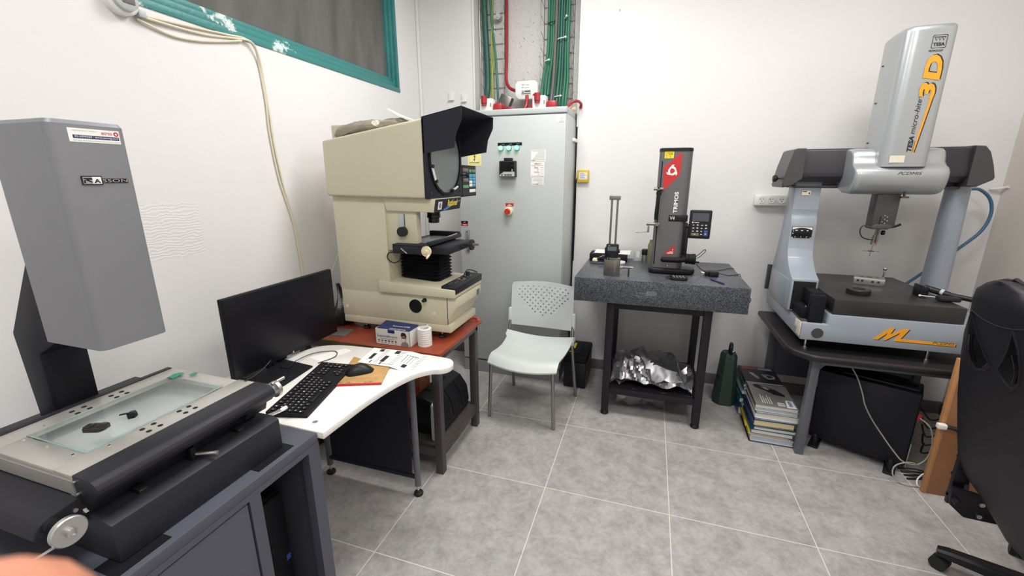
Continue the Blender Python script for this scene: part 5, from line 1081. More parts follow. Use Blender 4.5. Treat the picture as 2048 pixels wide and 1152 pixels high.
# silver cover bundled on the shelf and hanging below it
def crumple(corners, nx, ny, hfun, seed, cj, fj, sub=3):
    """faceted crumpled sheet: coarse random control net, linearly refined with small jitter"""
    rnd = random.Random(seed); c00, c10, c11, c01 = [Vector(c) for c in corners]
    K = [[None] * ny for _ in range(nx)]
    for i in range(nx):
        for j in range(ny):
            u, v = i / (nx - 1), j / (ny - 1)
            p = (c00 * (1 - u) + c10 * u) * (1 - v) + (c01 * (1 - u) + c11 * u) * v
            K[i][j] = p + Vector((rnd.uniform(-1, 1) * cj * 0.5, rnd.uniform(-1, 1) * cj * 0.5, hfun(u, v) + rnd.uniform(-1, 1) * cj))
    g = []
    for i in range((nx - 1) * sub + 1):
        row = []
        for j in range((ny - 1) * sub + 1):
            a, c = i / sub, j / sub; i0, j0 = min(int(a), nx - 2), min(int(c), ny - 2); fa, fc = a - i0, c - j0
            if fa + fc <= 1: p = K[i0][j0] + (K[i0 + 1][j0] - K[i0][j0]) * fa + (K[i0][j0 + 1] - K[i0][j0]) * fc
            else: p = K[i0 + 1][j0 + 1] + (K[i0][j0 + 1] - K[i0 + 1][j0 + 1]) * (1 - fa) + (K[i0 + 1][j0] - K[i0 + 1][j0 + 1]) * (1 - fc)
            row.append(p + Vector((rnd.uniform(-fj, fj), rnd.uniform(-fj, fj), rnd.uniform(-fj, fj))))
        g.append(row)
    return g
def clampz(g, z, x0=None, x1=None): return [[Vector((p.x if x0 is None else min(max(p.x, x0), x1), min(max(p.y, 0.846), 1.34), max(p.z, z + 0.0005 * ((i * 7 + j * 3) % 5)))) for j, p in enumerate(r)] for i, r in enumerate(g)]
t = thing('equipment_cover', 'crumpled silver fabric cover bundled on the lower shelf of the granite table', 'dust cover', (0.48, 1.05, 0.2))
b = B()
hump = lambda u, v: 0.205 * math.sin(math.pi * min(1, 0.05 + v * 0.95)) ** 0.7 * (math.sin(math.pi * min(1, 0.10 + 0.75 * u)) ** 0.6) * (1.0 - 0.35 * u)
b.sheet(clampz(crumple([(0.238, 0.87, 0.205), (0.752, 0.86, 0.205), (0.752, 1.30, 0.205), (0.25, 1.30, 0.205)], 10, 8, hump, 5, 0.036, 0.0022), 0.204, 0.238, 0.752), (0, 0, -0.0012))
b.sheet(clampz(crumple([(0.236, 0.85, 0.205), (0.47, 0.85, 0.205), (0.49, 1.05, 0.23), (0.236, 1.05, 0.25)], 8, 6, lambda u, v: 0.15 * math.sin(math.pi * (0.12 + 0.7 * v)) * math.sin(math.pi * (0.15 + 0.7 * u)), 9, 0.022, 0.003), 0.204, 0.238, 0.752), (0, 0, -0.0012))
b.sheet(clampz(crumple([(0.45, 0.848, 0.205), (0.752, 0.85, 0.205), (0.752, 1.08, 0.24), (0.42, 1.06, 0.28)], 9, 6, lambda u, v: 0.085 * math.sin(math.pi * (0.12 + 0.7 * v)) * (0.6 + 0.5 * u), 21, 0.024, 0.003), 0.204, 0.238, 0.752), (0, 0, -0.0012))
obj('cover_bundle', b, 'foil', t, smooth=16)
b = B()
b.sheet(crumple([(0.262, 0.900, 0.158), (0.60, 0.905, 0.158), (0.585, 0.985, 0.018), (0.285, 0.93, 0.045)], 9, 4, lambda u, v: -0.012 * math.sin(7 * u) * v, 4, 0.018, 0.002), (0, 0.0015, 0)); obj('hanging_corner', b, 'foil', t, label='corner hanging below the shelf', smooth=16)

# ---- height measuring column (grey, red diamonds)
GZ = 0.945
t = thing('height_gauge', 'tall grey digital height gauge with red diamond and TRIMOS lettering on the granite plate', 'height gauge', (0.54, 1.08, GZ))
b = B(); b.prism([(0.418, 1.04), (0.43, 0.995), (0.46, 0.985), (0.62, 0.985), (0.675, 0.995), (0.70, 1.03), (0.70, 1.10), (0.665, 1.135), (0.62, 1.13), (0.56, 1.20), (0.48, 1.20), (0.43, 1.12)], 'z', GZ + 0.003, GZ + 0.036, 0.010, 3); obj('gauge_base', b, 'black', t)
b = B()
def colring(z):
    x0_, x1_, y0_, y1_ = 0.434, 0.625, 1.020, 1.125; pts = [(x0_ + 0.012, y0_, z), (0.585, y0_, z)]
    for k in range(9): a = R(-90 + 180 * k / 8); pts.append((0.585 + 0.040 * math.cos(a), (y0_ + y1_) / 2 + (y1_ - y0_) / 2 * math.sin(a), z))
    pts += [(x0_ + 0.012, y1_, z), (x0_, y1_ - 0.02, z), (x0_, y0_ + 0.02, z)]
    return pts
b.loft([colring(GZ + 0.036), colring(1.692)]); obj('column', b, 'trim', t)
def colcap(z, e): return [(x_ + (e if x_ > 0.52 else -e), y_ + (e if y_ > 1.07 else -e), z) for x_, y_, _ in colring(0)]
b = B(); b.loft([colcap(1.692, 0.002), colcap(1.708, 0.002), colcap(1.712, -0.003)]); obj('column_cap', b, 'black', t)
CY = 1.020
b = B(); b.poly([(0.561, 1.688), (0.561, 1.556), (0.470, 1.460), (0.464, 1.600)][::-1], (0, CY, 0), X, Z, 0.0006); rd_ = obj('red_diamond', b, 'red', t, label='red diamond with a white knot mark')
b = B(); b.poly([(0.568, 1.132), (0.568, 1.068), (0.504, 1.068)][::-1], (0, CY, 0), X, Z, 0.0006); rt_ = obj('red_corner', b, 'red', t, label='small red triangle with white print')
b = B()
lc = (0.5135, 1.578)
for k in range(3):
    ca_, sa_ = math.cos(R(-120 * k)), math.sin(R(-120 * k))
    b.poly([(lc[0] + 0.026 * (p * ca_ - q * sa_), lc[1] + 0.0285 * (p * sa_ + q * ca_)) for p, q in ((0.45, 1.28), (-0.08, 1.28), (-0.62, 0.66), (-0.90, 0.25), (-0.93, -0.10), (-0.86, -0.42), (-0.40, -0.42), (-0.50, -0.05), (-0.46, 0.25), (-0.20, 0.60))][::-1], (0, CY - 0.0006 - 0.0002 * k, 0), X, Z, 0.0004)
kn = obj('knot_mark', b, 'white', rd_)
b = B(); b.m = 1
b.text('TRIMOS', (0.5625, CY - 0.0002, 1.327), Z, NX, 0.128, 0.0235, bold=0.03)
b.text('V4', (0.524, CY - 0.0025, 1.285), X, Z, 0.028, 0.022, bold=0.0)
for k, q in enumerate(((0.540, 1.084, 0.562), (0.530, 1.0785, 0.562), (0.524, 1.073, 0.562))): b.rect(q[0], q[2], q[1], q[1] + 0.003, (0, CY - 0.0006, 0), X, Z, 0.0003)
b.rect(0.556, 0.561, 1.096, 1.102, (0, CY - 0.0006, 0), X, Z, 0.0003); b.cyl((0.535, CY, 0.996), (0.535, CY - 0.001, 0.996), 0.003, n=10)
obj('column_lettering', b, ['red', 'white'], t, label='TRIMOS V4 lettering')
b = B(); b.box(0.516, 0.628, CY - 0.0022, 1.127, 1.275, 1.316, 0.004); obj('name_band', b, 'black', t)
b = B(); b.rect(0, 0.052, 0, 0.038, (0.463, CY, 1.652), X, Z, 0.0005); b.m = 1; b.text('279', (0.484, CY - 0.0004, 1.670), X, Z, 0.024, 0.010, bold=0.02); b.text('3', (0.492, CY - 0.0004, 1.657), X, Z, 0.006, 0.008)
for k in range(3): b.rect(0.006, 0.018, 0.006 + 0.009 * k, 0.008 + 0.009 * k, (0.463, CY - 0.0005, 1.652), X, Z, 0.0003)
b.rect(0.010, 0.046, 0.031, 0.0335, (0.463, CY - 0.0005, 1.652), X, Z, 0.0003); obj('service_sticker', b, ['yellow', 'coverr'], t, label='yellow sticker')
b = B(); b.box(0.4495, 0.4560, CY - 0.0008, CY, 1.0, 1.636, 0.0003); obj('guide_slot', b, 'darkv', t)
b = B(); b.cyl((0.415, CY - 0.012, 1.472), (0.472, CY - 0.012, 1.472), 0.0095); b.cyl((0.444, CY - 0.026, 1.472), (0.444, CY, 1.472), 0.008); b.m = 1; b.cyl((0.444, CY - 0.028, 1.478), (0.444, CY - 0.026, 1.478), 0.005)
b.m = 0; b.cyl((0.388, CY - 0.012, 1.257), (0.465, CY - 0.012, 1.257), 0.0095); b.cyl((0.452, CY - 0.028, 1.257), (0.452, CY, 1.257), 0.011); b.box(0.396, 0.408, CY - 0.018, CY - 0.006, 1.206, 1.25, 0.002); b.cyl((0.408, CY - 0.012, 1.207), (0.330, CY - 0.012, 1.204), 0.0025); b.cyl((0.342, CY - 0.012, 1.204), (0.326, CY - 0.012, 1.203), 0.0045)
obj('probe_holder', b, ['steel', 'darkv'], t)
b = B(); b.tube([(0.447, CY - 0.012, 1.445), (0.444, CY - 0.014, 1.40), (0.440, CY - 0.014, 1.33), (0.441, CY - 0.010, 1.285)], 0.0095, 10); b.cyl((0.447, CY - 0.014, 1.445), (0.447, CY, 1.445), 0.016, n=20); obj('lift_handle', b, 'black', t)
b = B(); b.tube([(0.505, 0.965, 1.043), (0.60, 0.962, 1.044)], 0.0165, 16, smooth=False); b.sphere((0.505, 0.965, 1.043), 0.0165); b.cyl((0.597, 0.962, 1.044), (0.64, 0.975, 1.050), 0.0165); b.lathe((0.632, 0.985, 1.052), X, [(0.020, 0), (0.031, 0.004), (0.031, 0.018), (0.029, 0.02), (0.031, 0.022), (0.031, 0.040), (0.033, 0.042), (0.033, 0.058), (0.027, 0.062), (0, 0.062)], 28); b.cyl((0.69, 0.975, 1.035), (0.715, 0.975, 1.035), 0.006); b.box(0.61, 0.66, 0.985, 1.08, 1.03, 1.07, 0.006); obj('push_handle', b, 'blackm', t)
b = B(); b.tube([(0.69, 0.965, 1.07), (0.715, 0.96, 1.095), (0.735, 0.958, 1.118), (0.742, 0.958, 1.11), (0.725, 0.96, 1.085), (0.70, 0.968, 1.06)], 0.002, 6); obj('wrist_strap', b, 'rubber', t)
b = B(); b.box(0.622, 0.640, 1.0, 1.02, 1.055, 1.24, 0.004); b.cyl((0.625, 1.01, 1.25), (0.655, 1.01, 1.25), 0.014); b.box(0.612, 0.632, 1.02, 1.04, 1.06, 1.27, 0.003); obj('display_arm', b, 'black', t)
D = lambda x_, z_: (x_, 0.99, z_)
dT = Matrix.Translation((0.6355, 0.992, 1.178)) @ Matrix.Rotation(R(-4), 4, 'Z')
b = B(); b.T = dT; b.box(0, 0.124, 0, 0.022, 0, 0.172, 0.008); dd = obj('display_unit', b, 'black', t)
b = B(); b.T = dT; b.rect(0.012, 0.112, 0.014, 0.160, (0, -0.0002, 0), X, Z, 0.0006); b.m = 1; b.rect(0.016, 0.108, 0.106, 0.155, (0, -0.0008, 0), X, Z, 0.0004); b.m = 2; b.text('TRIMOS', (0.027, -0.0008, 0.0955), X, Z, 0.030, 0.005, bold=0.03); b.lathe((0.0205, -0.0008, 0.098), NY, [(0.004, 0), (0.004, 0.0004), (0, 0.0004)], 12)
for r_ in range(4):
    for c_ in range(4):
        x_, z_ = 0.018 + c_ * 0.0235, 0.019 + r_ * 0.0185
        if r_ == 0 and c_ < 2 or (c_ == 3 and r_ < 2): continue
        b.m = 3; b.rect(x_, x_ + 0.020, z_, z_ + 0.0155, (0, -0.0008, 0), X, Z, 0.0004); b.m = 2; b.rect(x_ + 0.004, x_ + 0.012 + 0.001 * ((r_ + c_) % 3), z_ + 0.006, z_ + 0.010 + 0.002 * (c_ % 2), (0, -0.0012, 0), X, Z, 0.0003)
b.m = 4; b.rect(0.018, 0.0615, 0.019, 0.0345, (0, -0.0008, 0), X, Z, 0.0004); b.m = 5; b.rect(0.0885, 0.1085, 0.019, 0.053, (0, -0.0008, 0), X, Z, 0.0004); b.m = 2; b.rect(0.094, 0.102, 0.028, 0.032, (0, -0.0012, 0), X, Z, 0.0003); b.poly([(0.034, 0.024), (0.042, 0.024), (0.038, 0.031)], (0, -0.0012, 0), X, Z, 0.0003)
obj('display_face', b, ['blackg', 'lcd2', 'white', 'charcoal', 'olive', 'blue'], dd, label='grey screen over a grid of keys')

# ---- twin column height gauge
t = thing('twin_column_gauge', 'small twin column digital height gauge with a polished steel block base', 'height gauge', (0.20, 0.86, GZ))
b = B(); b.prism([(0.155, 0.842), (0.222, 0.825), (0.249, 0.838), (0.249, 0.93), (0.155, 0.93)], 'z', GZ, 1.046, 0.003); obj('gauge_base', b, 'steel', t)
for x_ in (0.180, 0.214):
    b = B(); b.cyl((x_, 0.875, 1.04), (x_, 0.875, 1.415), 0.0062, n=18); obj('column', b, 'steel', t)
b = B(); b.box(0.164, 0.230, 0.862, 0.890, 1.408, 1.434, 0.003); obj('top_block', b, 'steel', t)
b = B(); b.box(0.163, 0.238, 0.838, 0.868, 1.058, 1.143, 0.006); b.box(0.155, 0.172, 0.845, 0.885, 1.05, 1.12, 0.003); b.cyl((0.238, 0.852, 1.10), (0.246, 0.852, 1.10), 0.012); obj('readout_head', b, 'black', t)
b = B(); b.rect(0.172, 0.226, 1.103, 1.128, (0, 0.838, 0), X, Z, 0.0008); b.m = 1; b.text('ABS', (0.175, 0.838, 1.133), X, Z, 0.012, 0.004)
b.m = 2
for x_, z_ in ((0.182, 1.088), (0.20, 1.082), (0.218, 1.088), (0.20, 1.068)): b.lathe((x_, 0.838, z_), NY, [(0.005, 0), (0.005, 0.0015), (0, 0.002)], 14)
obj('readout_face', b, ['lcd', 'white', 'charcoal'], t)
b = B(); b.box(0.19, 0.25, 0.845, 0.86, 1.046, 1.058, 0.002); obj('scriber_clamp', b, 'steel', t)

def small(name, b, m, lb, cat, loc, **k): return solo(name, b, m, lb, cat, loc, **k)
# back-left group
t = thing('instrument_case', 'open black instrument case at the back left corner of the granite plate', 'case', (0.10, 1.40, GZ))
b = B(); b.box(0.005, 0.270, 1.30, 1.305, GZ, GZ + 0.055, 0.001); b.box(0.005, 0.010, 1.30, 1.44, GZ, GZ + 0.055, 0.001); b.box(0.265, 0.270, 1.30, 1.44, GZ, GZ + 0.055, 0.001); b.box(0.005, 0.270, 1.435, 1.44, GZ, GZ + 0.055, 0.001); b.box(0.005, 0.270, 1.30, 1.44, GZ, GZ + 0.004); obj('case_shell', b, 'black', t)
b = B(); b.box(0.012, 0.10, 1.31, 1.43, GZ + 0.006, GZ + 0.05, 0.003); obj('case_insert', b, 'charcoal', t)
b = B(); b.sheet([[(0.035, 1.31, GZ + 0.060), (0.16, 1.30, GZ + 0.062), (0.29, 1.31, GZ + 0.058)], [(0.035, 1.46, GZ + 0.064), (0.16, 1.46, GZ + 0.060), (0.29, 1.46, GZ + 0.066)]], (0, 0, -0.0006)); small('note_sheet', b, 'paper', 'white paper sheet lying over the open instrument case', 'paper', (0.16, 1.38, GZ + 0.06))
t = thing('caliper_tray', 'small dark tray with a cream-handled gauge at the left of the granite plate', 'gauge', (0.08, 1.22, GZ))
b = B(); b.box(0.030, 0.150, 1.19, 1.28, GZ, GZ + 0.010, 0.003); obj('tray', b, 'lcd2', t)
b = B(); b.box(0.037, 0.075, 1.20, 1.26, GZ + 0.012, GZ + 0.034, 0.008); obj('grip', b, 'cream', t)
b = B(); b.tube([(0.07, 1.21, GZ + 0.030), (0.10, 1.215, GZ + 0.05), (0.14, 1.22, GZ + 0.048)], 0.006, 8); b.box(0.10, 0.15, 1.21, 1.24, GZ + 0.035, GZ + 0.06, 0.003); obj('gauge_head', b, 'dsteel', t)
b = B(); b.lathe((0.228, 1.25, GZ), Z, [(0.034, 0), (0.038, 0.003), (0.038, 0.015), (0.034, 0.018), (0, 0.018)], 32); small('steel_disc', b, 'white', 'round white disc on the granite plate behind the twin column gauge', 'disc', (0.228, 1.25, GZ))
b = B(); b.lathe((0.225, 1.12, GZ), Z, [(0.036, 0), (0.039, 0.004), (0.030, 0.012), (0, 0.014)], 28); b.box(0.25, 0.31, 1.10, 1.13, GZ + 0.002, GZ + 0.009, 0.002); b.cyl((0.25, 1.115, GZ + 0.006), (0.325, 1.11, GZ + 0.006), 0.004); small('probe_piece', b, 'silver', 'polished round steel fitting with a flat arm on the granite plate', 'steel fitting', (0.24, 1.12, GZ))
b = B(); b.cyl((0.306, 0.856, GZ), (0.306, 0.856, GZ + 0.048), 0.0052, n=16); b.m = 1; b.cyl((0.306, 0.856, GZ + 0.048), (0.306, 0.856, GZ + 0.056), 0.0068, n=16); small('setting_pin', b, ['dsteel', 'steel'], 'small upright steel pin near the front of the granite plate', 'steel pin', (0.306, 0.856, GZ))
b = B(); b.lathe((0.393, 1.378, GZ), Z, [(0.023, 0), (0.024, 0.002), (0.024, 0.052), (0.022, 0.053)], 28); b.m = 1; b.lathe((0.393, 1.378, GZ + 0.053), Z, [(0.0235, 0), (0.0245, 0.002), (0.0245, 0.036), (0.021, 0.041), (0, 0.041)], 28); small('steel_canister', b, ['silver', 'black'], 'small steel canister with a black lid at the back of the granite plate', 'canister', (0.393, 1.378, GZ))
t = thing('glass_jar', 'clear plastic jar with a white label at the back of the granite plate', 'jar', (0.343, 1.40, GZ))
b = B(); b.lathe((0.340, 1.405, GZ), Z, [(0.0, 0.001), (0.027, 0.001), (0.029, 0.003), (0.029, 0.085), (0.0275, 0.085), (0.0275, 0.004), (0.0, 0.004)], 28); obj('jar_body', b, 'tglass', t)
b = B(); b.rect(-0.006, 0.016, 0.030, 0.075, (0.340, 1.3745, GZ), X, Z, 0.0006); obj('jar_label', b, 'paper', t)
b = B(); b.lathe((0.428, 1.36, GZ), Z, [(0.020, 0), (0.020, 0.13), (0.017, 0.135), (0.010, 0.15), (0.010, 0.165), (0, 0.166)], 24); small('oil_can', b, 'olive', 'olive and white spray can half hidden behind the grey height gauge', 'spray can', (0.428, 1.36, GZ))
# front right group
t = thing('remote_keypad', 'small black remote keypad on the granite plate, in front of the grey height gauge', 'keypad', (0.60, 0.90, GZ))
kT = Matrix.Translation((0.597, 0.868, GZ)) @ Matrix.Rotation(R(6), 4, 'Z')
b = B(); b.T = kT; b.prism([(-0.052, -0.035), (-0.030, -0.045), (0.035, -0.045), (0.052, -0.020), (0.052, 0.045), (0.040, 0.055), (-0.030, 0.055), (-0.048, 0.040)], 'z', 0, 0.016, 0.005); b.tube([(-0.05, -0.02, 0.012), (-0.068, -0.01, 0.012), (-0.064, 0.006, 0.012), (-0.05, 0.005, 0.012)], 0.004, 8); obj('keypad_body', b, 'black', t)
b = B(); b.T = kT
for c_ in range(4):
    for r_ in range(3): b.box(-0.032 + c_ * 0.018, -0.020 + c_ * 0.018, -0.028 + r_ * 0.020, -0.014 + r_ * 0.020, 0.0155, 0.0178, 0.001)
obj('keypad_keys', b, 'kgrey', t)
t = thing('power_adapter', 'black plug-in power adapter with two pins and its lead on the granite plate', 'adapter', (0.80, 1.02, GZ))
b = B(); b.box(0.782, 0.836, 0.99, 1.05, GZ, GZ + 0.034, 0.006); b.box(0.758, 0.784, 1.005, 1.05, GZ + 0.004, GZ + 0.030, 0.004); obj('adapter_body', b, 'black', t)
b = B()
for y_ in (1.015, 1.04): b.cyl((0.758, y_, GZ + 0.018), (0.742, y_, GZ + 0.018), 0.0025); b.sphere((0.741, y_, GZ + 0.018), 0.003)
obj('pins', b, 'chrome', t)
b = B(); b.tube([(0.836, 1.03, GZ + 0.018), (0.86, 1.04, GZ + 0.012), (0.90, 1.06, GZ + 0.003), (0.95, 1.09, GZ + 0.003), (0.972, 1.12, GZ + 0.003), (0.978, 1.10, GZ - 0.010), (0.977, 1.05, GZ - 0.08), (0.976, 0.86, 0.88), (0.985, 0.80, 0.873), (0.978, 0.79, 0.85), (0.975, 0.85, 0.82)], 0.0022, 6); b.tube([(0.81, 1.05, GZ + 0.02), (0.84, 1.18, GZ + 0.003), (0.90, 1.24, GZ + 0.003), (0.945, 1.30, GZ + 0.003), (0.968, 1.29, GZ + 0.003)], 0.002, 6); b.tube([(0.70, 1.0, 1.02), (0.735, 1.02, 0.985), (0.77, 1.045, GZ + 0.02), (0.785, 1.04, GZ + 0.03)], 0.0022, 6); obj('adapter_lead', b, 'rubber', t)
b = B(); b.cyl((0.782, 0.905, GZ + 0.005), (0.838, 0.805, GZ + 0.005), 0.0048, n=6); b.cyl((0.838, 0.805, GZ + 0.005), (0.843, 0.796, GZ + 0.005), 0.0048, 0.001, n=6); small('pen', b, 'navyp', 'dark blue ballpoint pen lying on the granite plate', 'pen', (0.81, 0.86, GZ))

# ================================================================ dark green case on the floor
t = thing('gas_detector_case', 'tall dark green plastic canister with a black handle on the floor beside the magazine stack', 'canister', (0.995, 1.23, 0))
b = B(); rr_ = []
for z_, w_ in ((0.0, 0.066), (0.010, 0.072), (0.05, 0.068), (0.30, 0.052), (0.355, 0.049), (0.375, 0.040)):
    rr_.append([(1.0 + w_ * sx_, 1.235 + w_ * sy_, z_) for sx_, sy_ in ((-0.55, -1), (0.55, -1), (1, -0.5), (1, 0.5), (0.55, 1), (-0.55, 1), (-1, 0.5), (-1, -0.5))])
b.loft(rr_); obj('case_body', b, 'green', t)
b = B(); b.tube([(1.005, 1.20, 0.37), (1.0, 1.195, 0.42), (1.005, 1.215, 0.432), (1.01, 1.26, 0.425), (1.01, 1.27, 0.37)], 0.012, 10); b.m = 1; b.box(1.008, 1.020, 1.185, 1.20, 0.395, 0.402, 0.001); obj('handle', b, ['black', 'chrome'], t)
b = B(); b.cyl((0.955, 1.20, 0.21), (0.935, 1.19, 0.21), 0.008); b.cyl((1.0, 1.187, 0.345), (1.0, 1.180, 0.345), 0.004); obj('side_stud', b, 'black', t)

# ================================================================ magazines and books on the floor
rb = random.Random(4)
STK = [  # thickness, cover, pages, w, d, dx, dy, label
 (0.006, 'coverk', 'pages', 0.235, 0.30, -0.004, -0.004, 'thin black folder at the very bottom of the front stack'),
 (0.030, 'coverw', 'pagesb', 0.225, 0.30, 0.004, 0.0, 'thick book with bluish white pages, second from the floor'),
 (0.010, 'coverw', 'pages', 0.215, 0.30, -0.002, 0.004, 'thin white brochure above the bluish book'),
 (0.010, 'ygold', 'pages', 0.215, 0.30, -0.012, 0.0, 'yellow covered brochure low in the stack, spine sticking out left'),
 (0.024, 'coverb', 'pages', 0.220, 0.29, 0.0, -0.004, 'thick blue book with white pages, lower third of the stack'),
 (0.020, 'covert', 'pages', 0.220, 0.29, 0.010, -0.002, 'teal covered catalogue with white pages, mid lower stack'),
 (0.008, 'coverk', 'pages', 0.215, 0.295, 0.006, 0.0, 'thin black covered magazine under the cream book'),
 (0.036, 'navyp', 'pagesc', 0.215, 0.285, 0.0, -0.003, 'thick navy book with yellowed cream pages'),
 (0.012, 'coverb', 'pagesb', 0.220, 0.29, 0.004, 0.0, 'thin blue catalogue just above the cream-paged book'),
 (0.030, 'coverw', 'pages', 0.225, 0.29, 0.008, -0.002, 'thick white book in the upper part of the stack'),
 (0.014, 'coverk', 'pages', 0.220, 0.29, 0.006, 0.0, 'black backed white catalogue, third from the top'),
 (0.018, 'coverw', 'pagesb', 0.220, 0.29, 0.004, 0.0, 'white catalogue right under the top magazine'),
 (0.022, 'coverg', 'pages', 0.222, 0.30, 0.002, 0.0, 'top grey magazine with machine parts on its cover and a blue sticker')]
def book(x0, y0, z0, w, d, th, cov, pg, lab, grp, rot=0, name='magazine', cat='magazine'):
    t = thing(name, lab, cat, (x0 + w / 2, y0 + d / 2, z0), grp)
    Tm = Matrix.Translation((x0 + w / 2, y0 + d / 2, z0)) @ Matrix.Rotation(rot, 4, 'Z') @ Matrix.Translation((-w / 2, -d / 2, 0))
    ct = min(0.0015, th * 0.2)
    b = B(); b.T = Tm; b.box(0, w, 0, d, 0, ct, 0); b.box(0, w, 0, d, th - ct, th, 0); b.box(0, 0.003, 0, d, 0, th, 0); obj('cover', b, cov, t)
    b = B(); b.T = Tm; b.box(0.003, w - 0.003, 0.003, d - 0.003, ct, th - ct); obj('page_block', b, pg, t)
    return t, Tm
z_ = 0.0; FXB, FYB = 1.084, 0.765
for i, (th_, cov, pg, w_, d_, dx, dy, lb) in enumerate(STK):
    top_, TM = book(FXB + dx, FYB + dy, z_, w_, d_, th_, cov, pg, lb, 'magazines in the front stack', rb.uniform(-0.03, 0.03)); z_ += th_ + 0.0006
ztop = z_
thk = STK[-1][0]; o = (0, 0, thk)
b = B(); b.T = TM
b.poly([(0.03, 0.27), (0.06, 0.285), (0.10, 0.25), (0.15, 0.23), (0.19, 0.17), (0.185, 0.145), (0.13, 0.16), (0.09, 0.20), (0.04, 0.235)], o, X, Y, 0.0003); b.m = 1; b.poly([(0.07, 0.255), (0.10, 0.25), (0.12, 0.225), (0.10, 0.215)], (0, 0, thk + 0.0003), X, Y, 0.0003); obj('cover_picture', b, ['charcoal', 'greyink'], top_)
b = B(); b.T = TM
for k in range(5): b.rect(0.045 + 0.012 * k, 0.048 + 0.012 * k, 0.03, 0.14 - 0.02 * (k % 3), o, X, Y, 0.0003)
b.m = 1; b.text('KIPP', (0.12, 0.262, thk), X, Y, 0.035, 0.010); obj('cover_lettering', b, ['white', 'ygold'], top_)
b = B(); b.T = TM; b.poly([(0.165, 0.008), (0.215, 0.008), (0.212, 0.10), (0.175, 0.10)], o, X, Y, 0.0004); b.m = 1; b.text('ASSAB', (0.182, 0.092, thk + 0.0004), NY, X, 0.066, 0.020, bold=0.03); obj('blue_sticker', b, ['white', 'blue'], top_, label='white sticker with blue lettering')
b = B(); b.T = TM; b.rect(0.125, 0.160, 0.02, 0.060, o, X, Y, 0.0004); b.m = 1
for k in range(6): b.rect(0.129 + 0.005 * k, 0.131 + 0.005 * k, 0.024, 0.055, (0, 0, thk + 0.0004), X, Y, 0.0002)
obj('small_sticker', b, ['white', 'ink'], top_)
STB = [(0.05, 'coverb', 'pages', 'thick blue binder at the bottom of the rear stack'), (0.035, 'coverw', 'pages', 'white book, second from the bottom of the rear stack'), (0.03, 'covert', 'pages', 'teal covered book low in the rear stack'), (0.03, 'navyp', 'pagesb', 'navy covered book in the middle of the rear stack'), (0.025, 'coverw', 'pages', 'white catalogue in the upper middle of the rear stack'), (0.025, 'coverb', 'pages', 'blue catalogue, third from the top of the rear stack'), (0.020, 'covert', 'pages', 'greenish magazine, second from the top of the rear stack'), (0.014, 'coverr', 'pages', 'brown edged magazine just below the black one'), (0.010, 'coverk', 'pages', 'top black magazine of the rear stack with a white machine picture')]
z_ = 0.0
for i, (th_, cov, pg, lb) in enumerate(STB):
    top_, TM = book(1.085 + rb.uniform(-0.008, 0.008) - (0.012 if i in (0, 2) else 0), 1.085 + rb.uniform(0, 0.006), z_, 0.222, 0.252, th_, cov, pg, lb, 'magazines in the rear stack', rb.uniform(-0.02, 0.02)); z_ += th_ + 0.0006
o = (0, 0, 0.010)
b = B(); b.T = TM; b.poly([(0.05, 0.15), (0.075, 0.148), (0.09, 0.10), (0.10, 0.06), (0.085, 0.055), (0.07, 0.09), (0.055, 0.12)], o, X, Y, 0.0003); obj('cover_picture', b, 'greyink', top_)
b = B(); b.T = TM; b.poly([(0.12, 0.13), (0.16, 0.14), (0.20, 0.11), (0.19, 0.07), (0.15, 0.06), (0.13, 0.09)], o, X, Y, 0.0003); b.m = 1; b.poly([(0.145, 0.12), (0.175, 0.12), (0.185, 0.095), (0.155, 0.08)], (0, 0, 0.0103), X, Y, 0.0003); obj('cover_picture', b, ['greyink', 'coverk'], top_)
b = B(); b.T = TM; b.rect(0.12, 0.205, 0.205, 0.240, o, X, Y, 0.0003); obj('pale_panel', b, 'greyink', top_)
b = B(); b.T = TM; b.rect(0.02, 0.11, 0.205, 0.240, o, X, Y, 0.0003); obj('red_panel', b, 'redtop', top_)
b = B(); b.prism([(1.066, 0.84), (1.080, 0.84), (1.082, 0.90), (1.068, 0.91)], 'z', 0.050, 0.062, 0.002); small('page_marker', b, 'ygold', 'yellow sticky marker poking out at the left of the front stack', 'marker', (1.07, 0.87, 0.05))

# ================================================================ bridge measuring machine on its own table
t = thing('machine_table', 'black topped table with slim grey steel legs under the bridge measuring machine', 'table', (1.65, 1.05, 0))
b = B(); b.prism([(1.182, 0.755), (1.20, 0.712), (1.262, 0.650), (1.300, 0.632), (2.20, 0.632), (2.20, 1.44), (1.182, 1.44)], 'z', 0.598, 0.634, 0.014, 4); obj('table_top', b, 'tabdark', t)
for (a0, a1, b0, b1) in ((1.305, 1.346, 0.706, 0.746), (1.262, 1.314, 1.35, 1.385), (2.10, 2.14, 0.706, 0.746), (2.10, 2.14, 1.35, 1.385)):
    b = B(); b.box(a0, a1, b0, b1, 0, 0.600, 0.003); obj('leg', b, 'legg' if b0 < 1 else 'standg', t)
b = B(); b.box(1.346, 2.10, 0.708, 0.744, 0.560, 0.600, 0.002); b.prism([(1.346, 0.56), (1.368, 0.56), (1.346, 0.535)], 'y', 0.708, 0.744); obj('front_rail', b, 'legg', t)
b = B(); b.box(1.300, 1.33, 0.746, 1.35, 0.560, 0.600, 0.002); b.box(2.11, 2.135, 0.746, 1.35, 0.56, 0.6, 0.002); obj('side_rail', b, 'legg', t)
b = B(); b.box(1.315, 2.10, 1.36, 1.372, 0.20, 0.600, 0.001); obj('wall_shade_sheet', b, 'standg', t)  # bluish shade on the wall behind, put in as a slate sheet
MZ = 0.634
